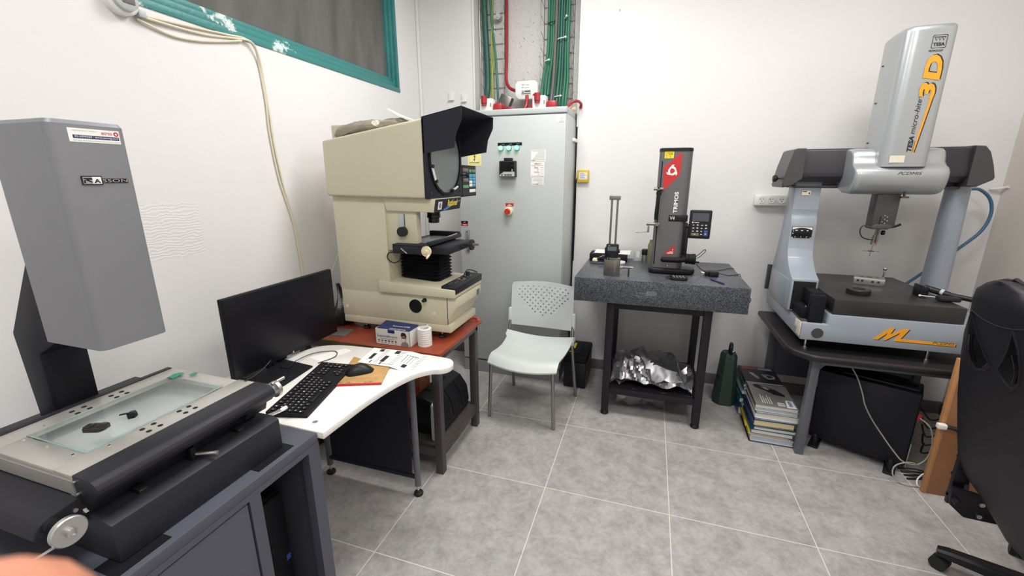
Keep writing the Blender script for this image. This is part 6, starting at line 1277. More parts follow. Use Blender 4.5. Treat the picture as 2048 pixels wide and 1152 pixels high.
t = thing('bridge_measuring_machine', 'silver and blue-grey bridge measuring machine lettered TESA micro-hite 3D', 'measuring machine', (1.62, 1.05, MZ))
for fx, fy in ((1.27, 0.75), (1.80, 0.735), (1.30, 1.36), (1.95, 1.36)):
    b = B(); b.cyl((fx, fy, MZ + 0.008), (fx, fy, 0.702), 0.006, n=12); b.cyl((fx, fy, MZ), (fx, fy, MZ + 0.010), 0.013, n=16); obj('levelling_foot', b, 'chrome', t)
b = B(); b.prism([(1.222, 0.700), (2.06, 0.700), (2.06, 0.848), (1.335, 0.848), (1.335, 0.792), (1.222, 0.792)], 'y', 0.692, 1.43, 0.004); obj('machine_base', b, 'tesblue', t)
b = B(); b.cyl((1.296, 0.694, 0.742), (1.296, 0.688, 0.742), 0.027, n=32); obj('base_plug', b, 'tesgrey', t, label='round dark grey plug')
# M logo with long bar and PCDMIS
b = B(); o = (0, 0.692, 0)
def sh(pts, dx=0.0, dz=0.0): return [(p[0] + dx, p[1] + dz) for p in pts]
Mp = [(1.541, 0.738), (1.600, 0.806), (1.622, 0.806), (1.608, 0.770), (1.655, 0.806), (1.683, 0.806), (1.655, 0.752), (1.876, 0.752), (1.876, 0.738), (1.632, 0.738), (1.628, 0.742), (1.650, 0.786), (1.594, 0.738), (1.583, 0.738), (1.600, 0.780), (1.562, 0.738)]
b.poly(sh(Mp, 0.004, -0.003), o, X, Z, 0.0004); b.m = 1; b.poly(Mp, (0, 0.6916, 0), X, Z, 0.0006); b.m = 0
b.text('PCDMIS', (1.785, 0.691, 0.7425), X, Z, 0.088, 0.013, shear=0.35, lift=0.0002)
obj('base_lettering', b, ['ink', 'orange'], t, label='orange M logo and PCDMIS lettering')
b = B(); b.box(1.2195, 1.2220, 0.705, 0.765, 0.714, 0.790, 0.0008); b.box(1.2192, 1.2220, 0.765, 0.80, 0.745, 0.785, 0.0006); obj('base_label', b, 'offw', t, label='torn white label on the left side')
b = B(); b.box(1.223, 1.352, 0.72, 1.43, 0.792, 0.800, 0.002); b.prism([(1.425, 0.80), (1.415, 0.80), (1.410, 0.965), (1.43, 0.965)], 'x', 1.20, 1.232); b.box(1.196, 1.224, 1.405, 1.430, 0.80, 0.968, 0.003); obj('side_guard', b, 'tesgrey', t, label='black guard strip')
b = B(); b.box(1.350, 1.892, 0.702, 1.40, 0.850, 0.930, 0.002); obj('granite_plate', b, 'tesblk', t, label='black granite plate')
# left column with curved front
b = B()
front = [(0.900, 0.800), (0.900, 0.985), (0.955, 1.010), (1.005, 1.045), (1.045, 1.085), (1.068, 1.130), (1.078, 1.180), (1.080, 1.235), (1.083, 1.275), (1.092, 1.310), (1.100, 1.325), (1.100, 1.345), (1.098, 1.36), (1.108, 1.45), (1.115, 1.53)]
back = [(1.235, 1.53), (1.238, 1.40), (1.245, 1.30), (1.262, 1.20), (1.290, 1.10), (1.318, 1.02), (1.335, 0.95), (1.340, 0.80)]
fl = lambda z: 0.0 if z > 1.32 else (0.006 if z > 1.0 else 0.004)
rings = []
xs = [(1.200, 1.0), (1.203, 0.0), (1.326, 0.0), (1.330, 1.0)]
b.prism(front + back, 'x', 1.200, 1.332, 0.005); obj('left_column', b, 'tesblue', t)
b = B(); b.box(1.212, 1.322, 0.8975, 0.901, 0.806, 0.972, 0.001); obj('column_opening', b, 'darkv', t)
b = B(); b.cyl((1.216, 0.898, 0.915), (1.216, 0.8945, 0.915), 0.003); b.cyl((1.222, 0.898, 0.845), (1.222, 0.893, 0.845), 0.004); obj('screw', b, 'chrome', t)
b = B(); b.box(1.196, 1.2005, 0.95, 1.31, 0.82, 0.97, 0.001); b.m = 1
for p in ((0.96, 0.96), (1.30, 0.96), (0.955, 0.88), (1.29, 0.83)): b.cyl((1.1965, p[0], p[1]), (1.1945, p[0], p[1]), 0.004)
obj('side_cover', b, ['tesblue', 'steel'], t)
# black carriage box in front
b = B(); b.box(1.262, 1.316, 0.752, 0.915, 0.868, 0.945, 0.003); b.box(1.250, 1.318, 0.712, 0.752, 0.768, 0.940, 0.002); b.box(1.226, 1.314, 0.753, 0.90, 0.801, 0.860, 0.003); b.box(1.3185, 1.346, 0.80, 0.90, 0.832, 0.928, 0.002); obj('carriage_cover', b, 'blackm', t)
b = B(); b.cyl((1.238, 0.735, 0.872), (1.2355, 0.735, 0.872), 0.004); obj('screw', b, 'chrome', t)
# valve panel with three regulators
PN = Vector((0, -1, 0.02)).normalized()
b = B(); pv = Vector((1.212, 1.0795, 1.196)); b.obox((1.262, 1.0785, 1.226), X, Z, 0.106, 0.070, 0.008, 0.002); vp = obj('valve_panel', b, 'black', t, label='small black valve panel marked X Y Z')
b = B(); o = (1.209, 1.0785, 1.191)
arc = [(0.003 + 0.100 * k / 14, 0.052 + 0.012 * math.sin(math.pi * k / 14)) for k in range(15)]
b.poly([(0.003, 0.067)] + arc + [(0.103, 0.067)], o, X, Z, 0.0006)
for k, ch in enumerate('XYZ'): b.text(ch, (1.209 + 0.018 + 0.029 * k, 1.0785, 1.191 + 0.006), X, Z, 0.008, 0.009)
for p in ((0.007, 0.006), (0.099, 0.006), (0.008, 0.030), (0.009, 0.044)): b.rect(p[0] - 0.0025, p[0] + 0.0025, p[1] - 0.0025, p[1] + 0.0025, o, X, Z, 0.0006)
for k in range(3): b.rect(0.018 + 0.029 * k, 0.030 + 0.027 * k, 0.046, 0.051, o, X, Z, 0.0006)
obj('panel_print', b, 'white', vp)
for k in range(3):
    b = B(); x_ = 1.209 + 0.022 + 0.029 * k; b.lathe((x_, 1.0785, 1.191 + 0.029), NY, [(0.010, 0), (0.010, 0.006), (0.0075, 0.008), (0.0075, 0.012), (0, 0.012)], 18); obj('regulator_knob', b, 'blackm', vp)
b = B(); b.rect(0, 0.044, 0, 0.026, (1.236, 1.104, 1.440), X, Z, 0.0008); b.m = 1; b.rect(0.004, 0.024, 0.018, 0.023, (1.236, 1.1032, 1.440), X, Z, 0.0003); b.rect(0.034, 0.040, 0.006, 0.016, (1.236, 1.1032, 1.440), X, Z, 0.0003); obj('column_label', b, ['offw', 'ink'], t)
# right column
b = B()
def cring(cx, cy, rx, ry, z): return [(cx + rx * math.copysign(abs(math.cos(2 * math.pi * k / 32)) ** 0.75, math.cos(2 * math.pi * k / 32)), cy + ry * math.copysign(abs(math.sin(2 * math.pi * k / 32)) ** 0.75, math.sin(2 * math.pi * k / 32)), z) for k in range(32)]
b.loft([cring(1.985, 1.17, 0.056, 0.06, 0.85), cring(1.982, 1.17, 0.046, 0.055, 1.50), cring(1.982, 1.17, 0.046, 0.055, 1.53)]); obj('right_column', b, 'tesblue', t)
# bridge beam
b = B()
prof = [(1.050, 1.545), (1.048, 1.565), (1.055, 1.685), (1.065, 1.694), (1.26, 1.694), (1.27, 1.685), (1.27, 1.49), (1.12, 1.49), (1.12, 1.515), (1.075, 1.515), (1.062, 1.530)]
b.prism(prof, 'x', 1.198, 1.955, 0.003); obj('bridge_cover', b, 'tesblk2', t)
b = B(); b.box(1.19, 1.96, 1.11, 1.26, 1.480, 1.495, 0.002); obj('bridge_rail', b, 'tesgrey', t)
def capr(y, s_, pts, c): return [(c[0] + (p[0] - c[0]) * s_, y, c[1] + (p[1] - c[1]) * s_) for p in pts]
Lp = [(1.206, 1.697), (1.165, 1.697), (1.150, 1.690), (1.128, 1.60), (1.112, 1.50), (1.118, 1.484), (1.150, 1.49), (1.206, 1.530)]
b = B(); b.loft([capr(1.038, 0.94, Lp, (1.206, 1.61)), capr(1.044, 1, Lp, (1.206, 1.61)), capr(1.27, 1, Lp, (1.206, 1.61))]); obj('left_end_cap', b, 'tesgrey', t)
Rp = [(1.945, 1.697), (1.985, 1.694), (2.010, 1.665), (2.035, 1.60), (2.052, 1.540), (2.048, 1.528), (1.985, 1.492), (1.945, 1.495)]
b = B(); b.loft([capr(1.038, 0.95, Rp, (1.945, 1.60)), capr(1.044, 1, Rp, (1.945, 1.60)), capr(1.27, 1, Rp, (1.945, 1.60))]); obj('right_end_cap', b, 'tesgrey', t)
b = B(); b.lathe((1.122, 1.12, 1.534), NX, [(0.004, 0), (0.004, 0.014), (0.010, 0.018), (0.019, 0.026), (0.021, 0.036), (0.016, 0.042), (0, 0.042)], 10); obj('clamp_knob', b, 'rubber', t)
# saddle around the beam
def sring(x, ins):
    pts = [(1.030, 1.690), (0.985, 1.684), (0.965, 1.670), (0.955, 1.645), (0.948, 1.618), (0.925, 1.598), (0.900, 1.585), (0.888, 1.565), (0.886, 1.540), (0.892, 1.508), (0.905, 1.478), (0.930, 1.460), (0.965, 1.453), (1.03, 1.455), (1.10, 1.478), (1.30, 1.500), (1.30, 1.690)]
    c = (1.12, 1.57)
    return [(x, c[0] + (p[0] - c[0]) * (1 - ins), c[1] + (p[1] - c[1]) * (1 - ins)) for p in pts]
b = B(); b.loft([sring(1.402, 0.12), sring(1.404, 0.05), sring(1.412, 0.02), sring(1.428, 0.0), sring(1.765, 0.0), sring(1.785, 0.02), sring(1.795, 0.06), sring(1.797, 0.12)]); obj('saddle', b, 'tessilver', t, smooth=60)
b = B(); b.text('PCDMIS', (1.578, 0.8885, 1.552), X, (0, -0.08, 1), 0.100, 0.015, shear=0.35, th=0.0015); obj('saddle_lettering', b, 'ink', t)
# tower housing
def tring(z, e=0.0):
    poly = [(1.512, 1.145), (1.500, 1.06), (1.496, 0.975)]
    for k in range(6): a = R(180 + 90 * k / 5); poly.append((1.545 + 0.049 * math.cos(a), 0.935 + 0.045 * math.sin(a)))
    poly += [(1.62, 0.886), (1.665, 0.888)]
    for k in range(6): a = R(270 + 90 * k / 5); poly.append((1.665 + 0.032 * math.cos(a), 0.925 + 0.037 * math.sin(a)))
    poly += [(1.702, 1.02), (1.700, 1.145)]
    c = (1.60, 1.02)
    return [(c[0] + (p[0] - c[0]) * (1 - e), c[1] + (p[1] - c[1]) * (1 - e), z) for p in poly]
b = B(); b.loft([tring(1.592), tring(2.205), tring(2.222, 0.015), tring(2.228, 0.06)]); obj('tower_housing', b, 'tessilver', t, smooth=60)
b = B()
for z_ in (2.10, 1.92, 1.72): b.cyl((1.503, 1.09, z_), (1.498, 1.09, z_), 0.004, n=10)
obj('screw', b, 'dsteel', t)
# tower graphics, read upwards
YT = 0.8862
b = B(); o = (0, YT, 0)
def S(p, q): return (p, q)
b.m = 0; b.text('TESA', (1.612, YT, 1.664), Z, NX, 0.072, 0.020, bold=0.04, shear=0.25); b.text('micro-hite', (1.610, YT, 1.746), Z, NX, 0.158, 0.021, bold=0.0, shear=0.25); b.text('®', (1.600, YT, 1.908), Z, NX, 0.007, 0.007)
bar = [(1.616, 1.655), (1.622, 1.655), (1.652, 1.940), (1.641, 1.940)]
for m_, dx, dz, ly in ((0, 0.005, 0.004, 0.0004), (1, 0.0, 0.0, -0.0004)):
    b.m = m_; b.poly(sh(bar, dx, dz), (0, YT - (0.0003 if m_ else -0.0002), 0), X, Z, 0.0006)
    b.text('3', (1.652 + dx, YT, 1.903 + dz), Z, NX, 0.074, 0.062, bold=0.045, lift=0.0003 + 0.0006 * m_, shear=0.12); b.text('D', (1.658 + dx, YT, 1.985 + dz), Z, NX, 0.112, 0.066, bold=0.05, lift=0.0003 + 0.0006 * m_, shear=0.12)
b.m = 0
# TESA logo box
o = (1.598, YT, 2.125)
L1 = [(0.004, 0), (0.052, 0), (0.056, 0.004), (0.056, 0.052), (0.052, 0.056), (0.004, 0.056), (0, 0.052), (0, 0.004)]
for k in range(8):
    p0, p1 = Vector((*L1[k], 0)), Vector((*L1[(k + 1) % 8], 0)); d_ = (p1 - p0).normalized() * 0.0012; n_ = Vector((-d_.y, d_.x, 0))
    b.poly([(p0 - d_)[:2], (p1 + d_)[:2], (p1 + d_ + n_ * 1.6)[:2], (p0 - d_ + n_ * 1.6)[:2]], o, X, Z, 0.0005)
b.text('TESA', (1.598 + 0.006, YT, 2.125 + 0.009), X, Z, 0.044, 0.014, bold=0.04)
for k in range(3):
    x_ = 0.008 + 0.0135 * k
    b.poly([(x_, 0.046), (x_ + 0.013, 0.046), (x_ + 0.0065, 0.030)], o, X, Z, 0.0005)
b.rect(0.005, 0.050, 0.046, 0.0485, o, X, Z, 0.0005)
b.m = 2
for k in range(3):
    x_ = 0.0105 + 0.0135 * k; b.poly([(x_, 0.0445), (x_ + 0.008, 0.0445), (x_ + 0.004, 0.035)], (1.598, YT - 0.0005, 2.125), X, Z, 0.0003)
b.m = 0; b.text('TECHNOLOGY', (1.592, YT, 2.110), X, Z, 0.056, 0.0085, bold=0.03, shear=0.2)
b.text('SWISS MADE', (1.6195, YT - 0.0008, 1.662), Z, NX, 0.05, 0.004)
obj('tower_lettering', b, ['ink', 'orange', 'tessilver'], t, label='dark and orange TESA micro-hite 3D lettering')
b = B(); b.rect(0, 0.062, 0, 0.034, (1.530, 0.8875, 1.612), X, Z, 0.0008); b.m = 1; b.rect(0.030, 0.056, 0.022, 0.029, (1.530, 0.8867, 1.612), X, Z, 0.0003); obj('tower_label', b, ['offw', 'cream'], t, label='worn cream paper label')
b = B(); b.box(1.538, 1.640, 0.945, 1.02, 1.285, 1.47, 0.004); b.prism([(1.552, 1.30), (1.62, 1.30), (1.628, 1.285), (1.605, 1.272), (1.54, 1.272), (1.536, 1.285)], 'y', 0.935, 1.02, 0.002); obj('quill', b, 'tesgrey', t)
b = B()
for p in ((1.588, 1.345), (1.578, 1.335), (1.600, 1.337), (1.590, 1.325), (1.580, 1.312), (1.602, 1.318), (1.592, 1.304)): b.cyl((p[0], 0.9455, p[1]), (p[0], 0.9435, p[1]), 0.0035, n=10)
obj('quill_buttons', b, 'greyink', t)
b = B(); b.box(1.636, 1.644, 0.915, 0.925, 1.445, 1.485, 0.001); b.box(1.625, 1.658, 0.908, 0.928, 1.437, 1.446, 0.002); obj('lock_screw', b, 'dsteel', t)
b = B(); b.tube([(1.62, 0.955, 1.282), (1.645, 0.95, 1.290), (1.665, 0.945, 1.302)], 0.006, 8); obj('quill_lever', b, 'blackm', t)
b = B(); b.cyl((1.585, 0.975, 1.275), (1.580, 0.975, 1.235), 0.010); b.cyl((1.580, 0.975, 1.235), (1.575, 0.975, 1.185), 0.0135, n=20); b.m = 1; b.cyl((1.573, 0.94, 1.34), (1.569, 0.945, 1.20), 0.004); b.m = 2; b.lathe((1.598, 0.972, 1.252), X, [(0.006, 0), (0.013, 0.004), (0.013, 0.014), (0, 0.016)], 14); b.m = 3; b.box(1.574, 1.588, 0.9595, 0.9625, 1.205, 1.215, 0.001); pr_ = obj('probe_head', b, ['steel', 'dsteel', 'rubber', 'redb'], t, label='steel touch probe head')
b = B(); b.cyl((1.575, 0.975, 1.185), (1.570, 0.975, 1.125), 0.0013, n=8); b.cyl((1.540, 0.975, 1.150), (1.605, 0.975, 1.150), 0.0010, n=8); b.cyl((1.572, 0.945, 1.150), (1.572, 1.005, 1.150), 0.0010, n=8); b.sphere((1.570, 0.975, 1.124), 0.0022); b.sphere((1.540, 0.975, 1.15), 0.002); b.sphere((1.605, 0.975, 1.15), 0.002); b.cyl((1.560, 0.975, 1.150), (1.584, 0.975, 1.150), 0.003, n=8); obj('stylus_star', b, 'dsteel', pr_)
b = B(); b.tube([(1.548, 0.96, 1.292), (1.52, 0.96, 1.293), (1.500, 0.96, 1.278), (1.499, 0.96, 1.250), (1.515, 0.96, 1.225), (1.545, 0.965, 1.214), (1.570, 0.968, 1.212)], 0.0028, 8); obj('probe_cable', b, 'rubber', t)
b = B(); b.tube([(2.02, 1.28, 1.472), (2.08, 1.33, 1.474), (2.14, 1.36, 1.474)], 0.008, 10); b.m = 1; b.tube([(2.13, 1.36, 1.474), (2.20, 1.39, 1.472), (2.262, 1.40, 1.42), (2.285, 1.40, 1.335), (2.262, 1.40, 1.235), (2.19, 1.40, 1.14), (2.10, 1.40, 1.04), (2.02, 1.40, 0.95), (1.96, 1.41, 0.88)], 0.0085, 12); obj('air_hose', b, ['steel', 'bluehose'], t, label='blue air hose')
# damaged plaster hook by the right corner
b = B(); b.tube([(2.30, 1.49, 1.474), (2.335, 1.485, 1.476), (2.355, 1.47, 1.482), (2.362, 1.45, 1.486)], 0.007, 8); small('plaster_scar', b, 'wall', 'white painted stub of pipe poking from the corner of back and right wall', 'pipe stub', (2.34, 1.49, 1.475))
# on the black plate
t = thing('aluminium_block', 'bright machined aluminium block with holes on the black granite plate', 'test block', (1.66, 1.18, 0.93))
aT = Matrix.Translation((1.660, 1.150, 0.930)) @ Matrix.Rotation(R(-20), 4, 'Z')
b = B(); b.T = aT; b.prism([(-0.066, 0.0), (0.066, 0.0), (0.076, 0.010), (0.076, 0.040), (-0.066, 0.040)], 'y', -0.035, 0.060, 0.002); obj('block_body', b, 'silver', t)
for x_ in (-0.046, -0.026, 0.022, 0.048): b = B(); b.T = aT; b.cyl((x_, -0.035, 0.022), (x_, -0.0358, 0.022), 0.0068, n=16); obj('drilled_hole', b, 'dsteel', t)
for x_, y_, r_ in ((-0.03, 0.01, 0.012), (0.005, 0.012, 0.015), (0.04, 0.012, 0.010), (-0.048, 0.04, 0.006)): b = B(); b.T = aT; b.cyl((x_, y_, 0.040), (x_, y_, 0.0406), r_, n=20); obj('drilled_hole', b, 'dsteel', t)
b = B(); b.lathe((1.510, 0.868, 0.930), Z, [(0.032, 0), (0.054, 0), (0.055, 0.002), (0.055, 0.026), (0.053, 0.028), (0.034, 0.028), (0.032, 0.026), (0.032, 0)], 10); b.m = 1; b.lathe((1.510, 0.868, 0.930), Z, [(0.0295, 0), (0.0325, 0), (0.0325, 0.0285), (0.0295, 0.0285), (0.0295, 0)], 40); small('setting_ring', b, ['blkox', 'steel'], 'dark faceted steel setting ring on the black granite plate', 'setting ring', (1.510, 0.868, 0.93))
b = B(); b.cyl((1.792, 1.285, 0.930), (1.792, 1.285, 0.936), 0.016, n=24); b.cyl((1.792, 1.285, 0.936), (1.792, 1.285, 0.995), 0.0055, n=16); b.sphere((1.792, 1.285, 1.002), 0.0115, n=28); small('calibration_sphere', b, 'chrome', 'polished calibration ball on a slim stem behind the aluminium block', 'calibration ball', (1.792, 1.285, 0.93))
t = thing('joystick_probe_set', 'black jointed probe fixture lying on the right of the black granite plate', 'probe fixture', (1.86, 0.87, 0.93))
b = B(); b.box(1.785, 1.832, 0.90, 0.955, 0.932, 0.982, 0.006); b.cyl((1.82, 0.93, 0.975), (1.90, 0.87, 0.955), 0.016); b.cyl((1.90, 0.87, 0.955), (1.99, 0.80, 0.948), 0.013); b.box(1.79, 1.80, 0.89, 0.96, 0.93, 0.99, 0.002); obj('fixture_body', b, 'black', t)
b = B(); b.cyl((1.872, 0.892, 0.964), (1.882, 0.884, 0.961), 0.0172); b.cyl((1.985, 0.805, 0.949), (2.0, 0.793, 0.947), 0.019); obj('fixture_ring', b, 'steelp', t)
b = B(); b.cyl((1.785, 0.875, 0.942), (1.87, 0.855, 0.941), 0.0025); b.sphere((1.783, 0.8755, 0.942), 0.006); b.m = 1; b.box(1.83, 1.92, 0.80, 0.85, 0.932, 0.958, 0.010); obj('stylus', b, ['offw', 'charcoal'], t)

# ================================================================ under the table
P0 = Vector((1.412, 0.878, 0)); PD = Vector((0.39, -0.195, 0)).normalized(); PN_ = Vector((0.195, 0.39, 0)).normalized()
TT = Matrix(((PD.x, PN_.x, 0, P0.x), (PD.y, PN_.y, 0, P0.y), (0, 0, 1, 0), (0, 0, 0, 1)))
t = thing('computer_tower', 'large black computer tower on splayed feet turned askew under the machine table', 'computer', (1.62, 0.86, 0))
b = B(); b.T = TT; b.box(0, 0.436, 0.012, 0.19, 0.040, 0.462, 0.008); obj('tower_body', b, 'blackm', t)
b = B(); b.T = TT; b.box(0.004, 0.430, 0.0, 0.014, 0.040, 0.464, 0.004); obj('side_panel', b, 'sidepan', t)
b = B(); b.T = TT; b.box(0.10, 0.42, 0.03, 0.17, 0.462, 0.478, 0.006); obj('top_vent', b, 'black', t)
b = B(); b.T = TT; b.box(0.275, 0.325, 0.06, 0.10, 0.478, 0.4795, 0.0005); obj('badge', b, 'dsteel', t)
b = B(); b.T = TT; b.box(0.4365, 0.442, 0.04, 0.052, 0.02, 0.16, 0.001); b.box(0.438, 0.441, 0.06, 0.12, 0.10, 0.14, 0.001); obj('slot_plates', b, 'steelp', t)
for x_ in (0.035, 0.375):
    b = B(); b.T = TT; b.tube([(x_, 0.02, 0.062), (x_ + 0.004, -0.012, 0.055), (x_ + 0.006, -0.020, 0.020), (x_ + 0.010, -0.055, 0.010)], 0.012, 10); b.box(x_ - 0.02, x_ + 0.03, -0.065, 0.14, 0.0, 0.014, 0.005); b.box(x_ - 0.015, x_ + 0.02, 0.01, 0.17, 0.012, 0.042, 0.004); obj('foot', b, 'black', t)
def tp(a, c, z): return tuple(TT @ Vector((a, c, z)))
b = B(); b.tube([(1.49, 0.80, 0.598), (1.515, 0.79, 0.545), (1.552, 0.775, 0.48), (1.582, 0.76, 0.40), (1.60, 0.75, 0.34), (1.64, 0.735, 0.265), (1.695, 0.705, 0.185), (1.74, 0.68, 0.125), (1.775, 0.66, 0.09), (1.83, 0.655, 0.085), (1.87, 0.66, 0.13), (1.875, 0.66, 0.22), (1.855, 0.67, 0.30), (1.82, 0.70, 0.33)], 0.0036, 8); b.m = 1; b.box(1.80, 1.83, 0.70, 0.72, 0.315, 0.345, 0.003); solo('network_cable', b, ['greycable', 'redb'], 'long grey network cable hanging across the black computer tower, red plug boot', 'cable', (1.64, 0.735, 0.3))
b = B(); b.tube([(1.87, 0.66, 0.06), (1.80, 0.635, 0.105), (1.73, 0.62, 0.085), (1.715, 0.60, 0.04), (1.75, 0.585, 0.006), (1.80, 0.58, 0.005), (1.86, 0.60, 0.006)], 0.0034, 8); solo('network_cable', b, 'greycable', 'coiled pale cable loop on the floor by the brown panel, larger', 'cable', (1.75, 0.6, 0.02))
b = B(); b.tube([(1.90, 0.64, 0.07), (1.85, 0.62, 0.06), (1.82, 0.60, 0.03), (1.825, 0.585, 0.005), (1.87, 0.59, 0.005)], 0.0034, 8); solo('network_cable', b, 'white', 'small pale cable loop on the floor tight against the brown panel', 'cable', (1.84, 0.6, 0.02))
b = B()
for k in range(5): b.tube([(1.86 + 0.01 * k, 0.80 - 0.01 * k, 0.36 - 0.05 * k), (1.90, 0.76, 0.30 - 0.05 * k), (1.95, 0.74, 0.33 - 0.05 * k), (2.0, 0.76, 0.25 - 0.04 * k)], 0.0045, 6)
for k in range(4): b.tube([(1.80, 0.64 + 0.03 * k, 0.005), (1.87, 0.66 + 0.02 * k, 0.008 + 0.004 * k), (1.95, 0.70, 0.02), (2.02, 0.72 + 0.02 * k, 0.005)], 0.0045, 6)
solo('cable_bunch', b, 'rubber', 'tangle of black leads behind the computer tower', 'cables', (1.9, 0.75, 0.1), kind='stuff')
t = thing('wooden_panel', 'brown wood-effect side panel standing behind the black office chair', 'wooden panel', (1.98, 0.56, 0))
b = B(); b.box(1.835, 2.16, 0.545, 0.565, 0.0, 0.725, 0.002); obj('panel', b, 'woodp', t)
b = B(); b.box(1.818, 1.836, 0.543, 0.567, 0.0, 0.727, 0.003); obj('panel_edge', b, 'woode', t, label='lighter orange-brown edge strip')
b = B(); b.box(1.795, 1.830, 0.515, 0.540, 0.375, 0.400, 0.004); b.m = 1; b.tube([(1.825, 0.528, 0.388), (1.88, 0.52, 0.375), (1.93, 0.50, 0.30), (1.94, 0.49, 0.15), (1.96, 0.50, 0.006)], 0.010, 8); solo('plug_lead', b, ['white', 'rubber'], 'black lead with a white plug in front of the brown panel', 'cable', (1.85, 0.52, 0.006))

# ================================================================ black office chair at the right edge
t = thing('office_chair', 'black leatherette office chair with winged cut-outs in its back, at the right edge', 'office chair', (1.88, -0.09, 0))
def bx_(z): return 1.62 - (z - 0.40) * 0.25          # rear surface x at height z
WID = [(0.330, 0.06, -0.30), (0.353, 0.145, -0.29), (0.39, 0.19, -0.27), (0.42, 0.215, -0.245), (0.45, 0.27, -0.20), (0.475, 0.287, -0.195), (0.51, 0.287, -0.193), (0.57, 0.282, -0.19), (0.66, 0.275, -0.19), (0.76, 0.265, -0.19), (0.86, 0.245, -0.19), (0.94, 0.225, -0.188), (1.02, 0.200, -0.187), (1.10, 0.158, -0.186), (1.15, 0.142, -0.185), (1.19, 0.118, -0.185), (1.215, 0.090, -0.185), (1.232, 0.045, -0.185), (1.236, 0.015, -0.185)]
def backring(z, hw, yc, th=0.115):
    pts = []; n_ = 28
    for k in range(n_):
        a = 2 * math.pi * k / n_; ca, sa = math.cos(a), math.sin(a)
        px = math.copysign(abs(ca) ** 0.55, ca); py = math.copysign(abs(sa) ** 0.45, sa)
        pts.append((bx_(z) + th / 2 + px * th / 2 * (1.0 if hw > 0.1 else 0.75) , yc + py * hw, z + 0.30 * 0.0))
    return pts
b = B(); b.loft([backring(*q) for q in WID]); bm_ = b.bm
obj('backrest', b, 'leather', t, smooth=70)
# headrest pad edge piping and seams
b = B(); b.tube([(bx_(z) + 0.055 + 0.0, yc - hw * 1.0 - 0.002, z) for z, hw, yc in WID[5:]] + [(bx_(1.24) + 0.055, -0.18, 1.243)] + [(bx_(z) + 0.055, yc + hw + 0.002, z) for z, hw, yc in WID[:5:-1]], 0.006, 8); obj('piping', b, 'leather', t)
b = B(); b.tube([(bx_(1.11) + 0.001, -0.07, 1.115), (bx_(1.10) + 0.001, -0.12, 1.102), (bx_(1.10) + 0.001, -0.18, 1.098), (bx_(1.11) + 0.001, -0.24, 1.105), (bx_(1.12) + 0.002, -0.29, 1.12)], 0.003, 8); obj('seam', b, 'leather', t)
# the two winged cut-outs: recessed gloss black cups
def rearpt(y, z, off=0.0): return (bx_(z) - off, y, z)
for side in (1, -1):
    oc = [(0.096, 1.105), (0.112, 1.06), (0.120, 1.00), (0.112, 0.945), (0.090, 0.915), (0.052, 0.925), (0.018, 0.955), (0.044, 0.99), (0.072, 1.04)]
    b = B(); ring0 = [rearpt(-0.165 + side * y_ * 0.92, z_, 0.002) for y_, z_ in oc]
    cy_ = sum(p[1] for p in ring0) / 9; cz_ = sum(p[2] for p in ring0) / 9
    def shrink(s_, off): return [(bx_(cz_ + (p[2] - cz_) * s_) - off, cy_ + (p[1] - cy_) * s_, cz_ + (p[2] - cz_) * s_) for p in ring0]
    b.loft([shrink(1.10, -0.004), shrink(1.04, 0.004), shrink(0.97, 0.003), shrink(0.92, -0.003)]); obj('cut_out_rim', b, 'leather', t, smooth=60)
    b = B(); b.loft([shrink(0.94, -0.001), shrink(0.90, 0.002)]); obj('cut_out', b, 'blackg', t, smooth=None)
    b = B(); b.tube([rearpt(-0.165 + side * 0.090, 1.03, 0.007), rearpt(-0.165 + side * 0.098, 0.98, 0.007), rearpt(-0.165 + side * 0.084, 0.938, 0.007)], 0.0022, 6); obj('cut_out_edge', b, 'blackg', t)
# strut and recline bracket
b = B(); b.box(1.600, 1.640, 0.040, 0.058, 0.30, 0.56, 0.004); b.cyl((1.615, 0.06, 0.42), (1.615, 0.068, 0.42), 0.012); b.cyl((1.615, 0.06, 0.50), (1.615, 0.068, 0.50), 0.010); b.box(1.596, 1.646, 0.034, 0.040, 0.40, 0.46, 0.003); obj('recline_strut', b, 'frameb', t)
b = B(); b.prism([(1.580, 0.40), (1.66, 0.385), (1.76, 0.345), (1.775, 0.29), (1.745, 0.27), (1.64, 0.275), (1.590, 0.32)], 'y', 0.005, 0.018, 0.003); b.box(1.60, 1.75, 0.018, 0.06, 0.33, 0.345, 0.002); b.cyl((1.600, 0.005, 0.345), (1.600, -0.02, 0.345), 0.012); b.m = 1
for p in ((1.68, 0.345), (1.682, 0.293), (1.745, 0.285)): b.cyl((p[0], 0.005, p[1]), (p[0], -0.001, p[1]), 0.0085, n=16)
obj('recline_bracket', b, ['frameb', 'silver'], t, label='black steel bracket with three bright bolts')
b = B(); b.loft([[(1.66 + q[0], -0.18 + q[1], z_) for q in ((0, -0.22), (0.02, -0.25), (0.46, -0.27), (0.50, -0.22), (0.50, 0.22), (0.46, 0.27), (0.02, 0.23), (0, 0.2))] for z_ in (0.40, 0.405)] + [[(1.655 + q[0], -0.18 + q[1], z_) for q in ((0, -0.23), (0.02, -0.26), (0.47, -0.28), (0.51, -0.23), (0.51, 0.23), (0.47, 0.28), (0.02, 0.24), (0, 0.21))] for z_ in (0.43, 0.475)] + [[(1.68 + q[0], -0.18 + q[1], 0.50) for q in ((0, -0.20), (0.02, -0.22), (0.43, -0.24), (0.46, -0.2), (0.46, 0.2), (0.43, 0.24), (0.02, 0.2), (0, 0.18))]]); obj('seat_cushion', b, 'leather', t, smooth=60)
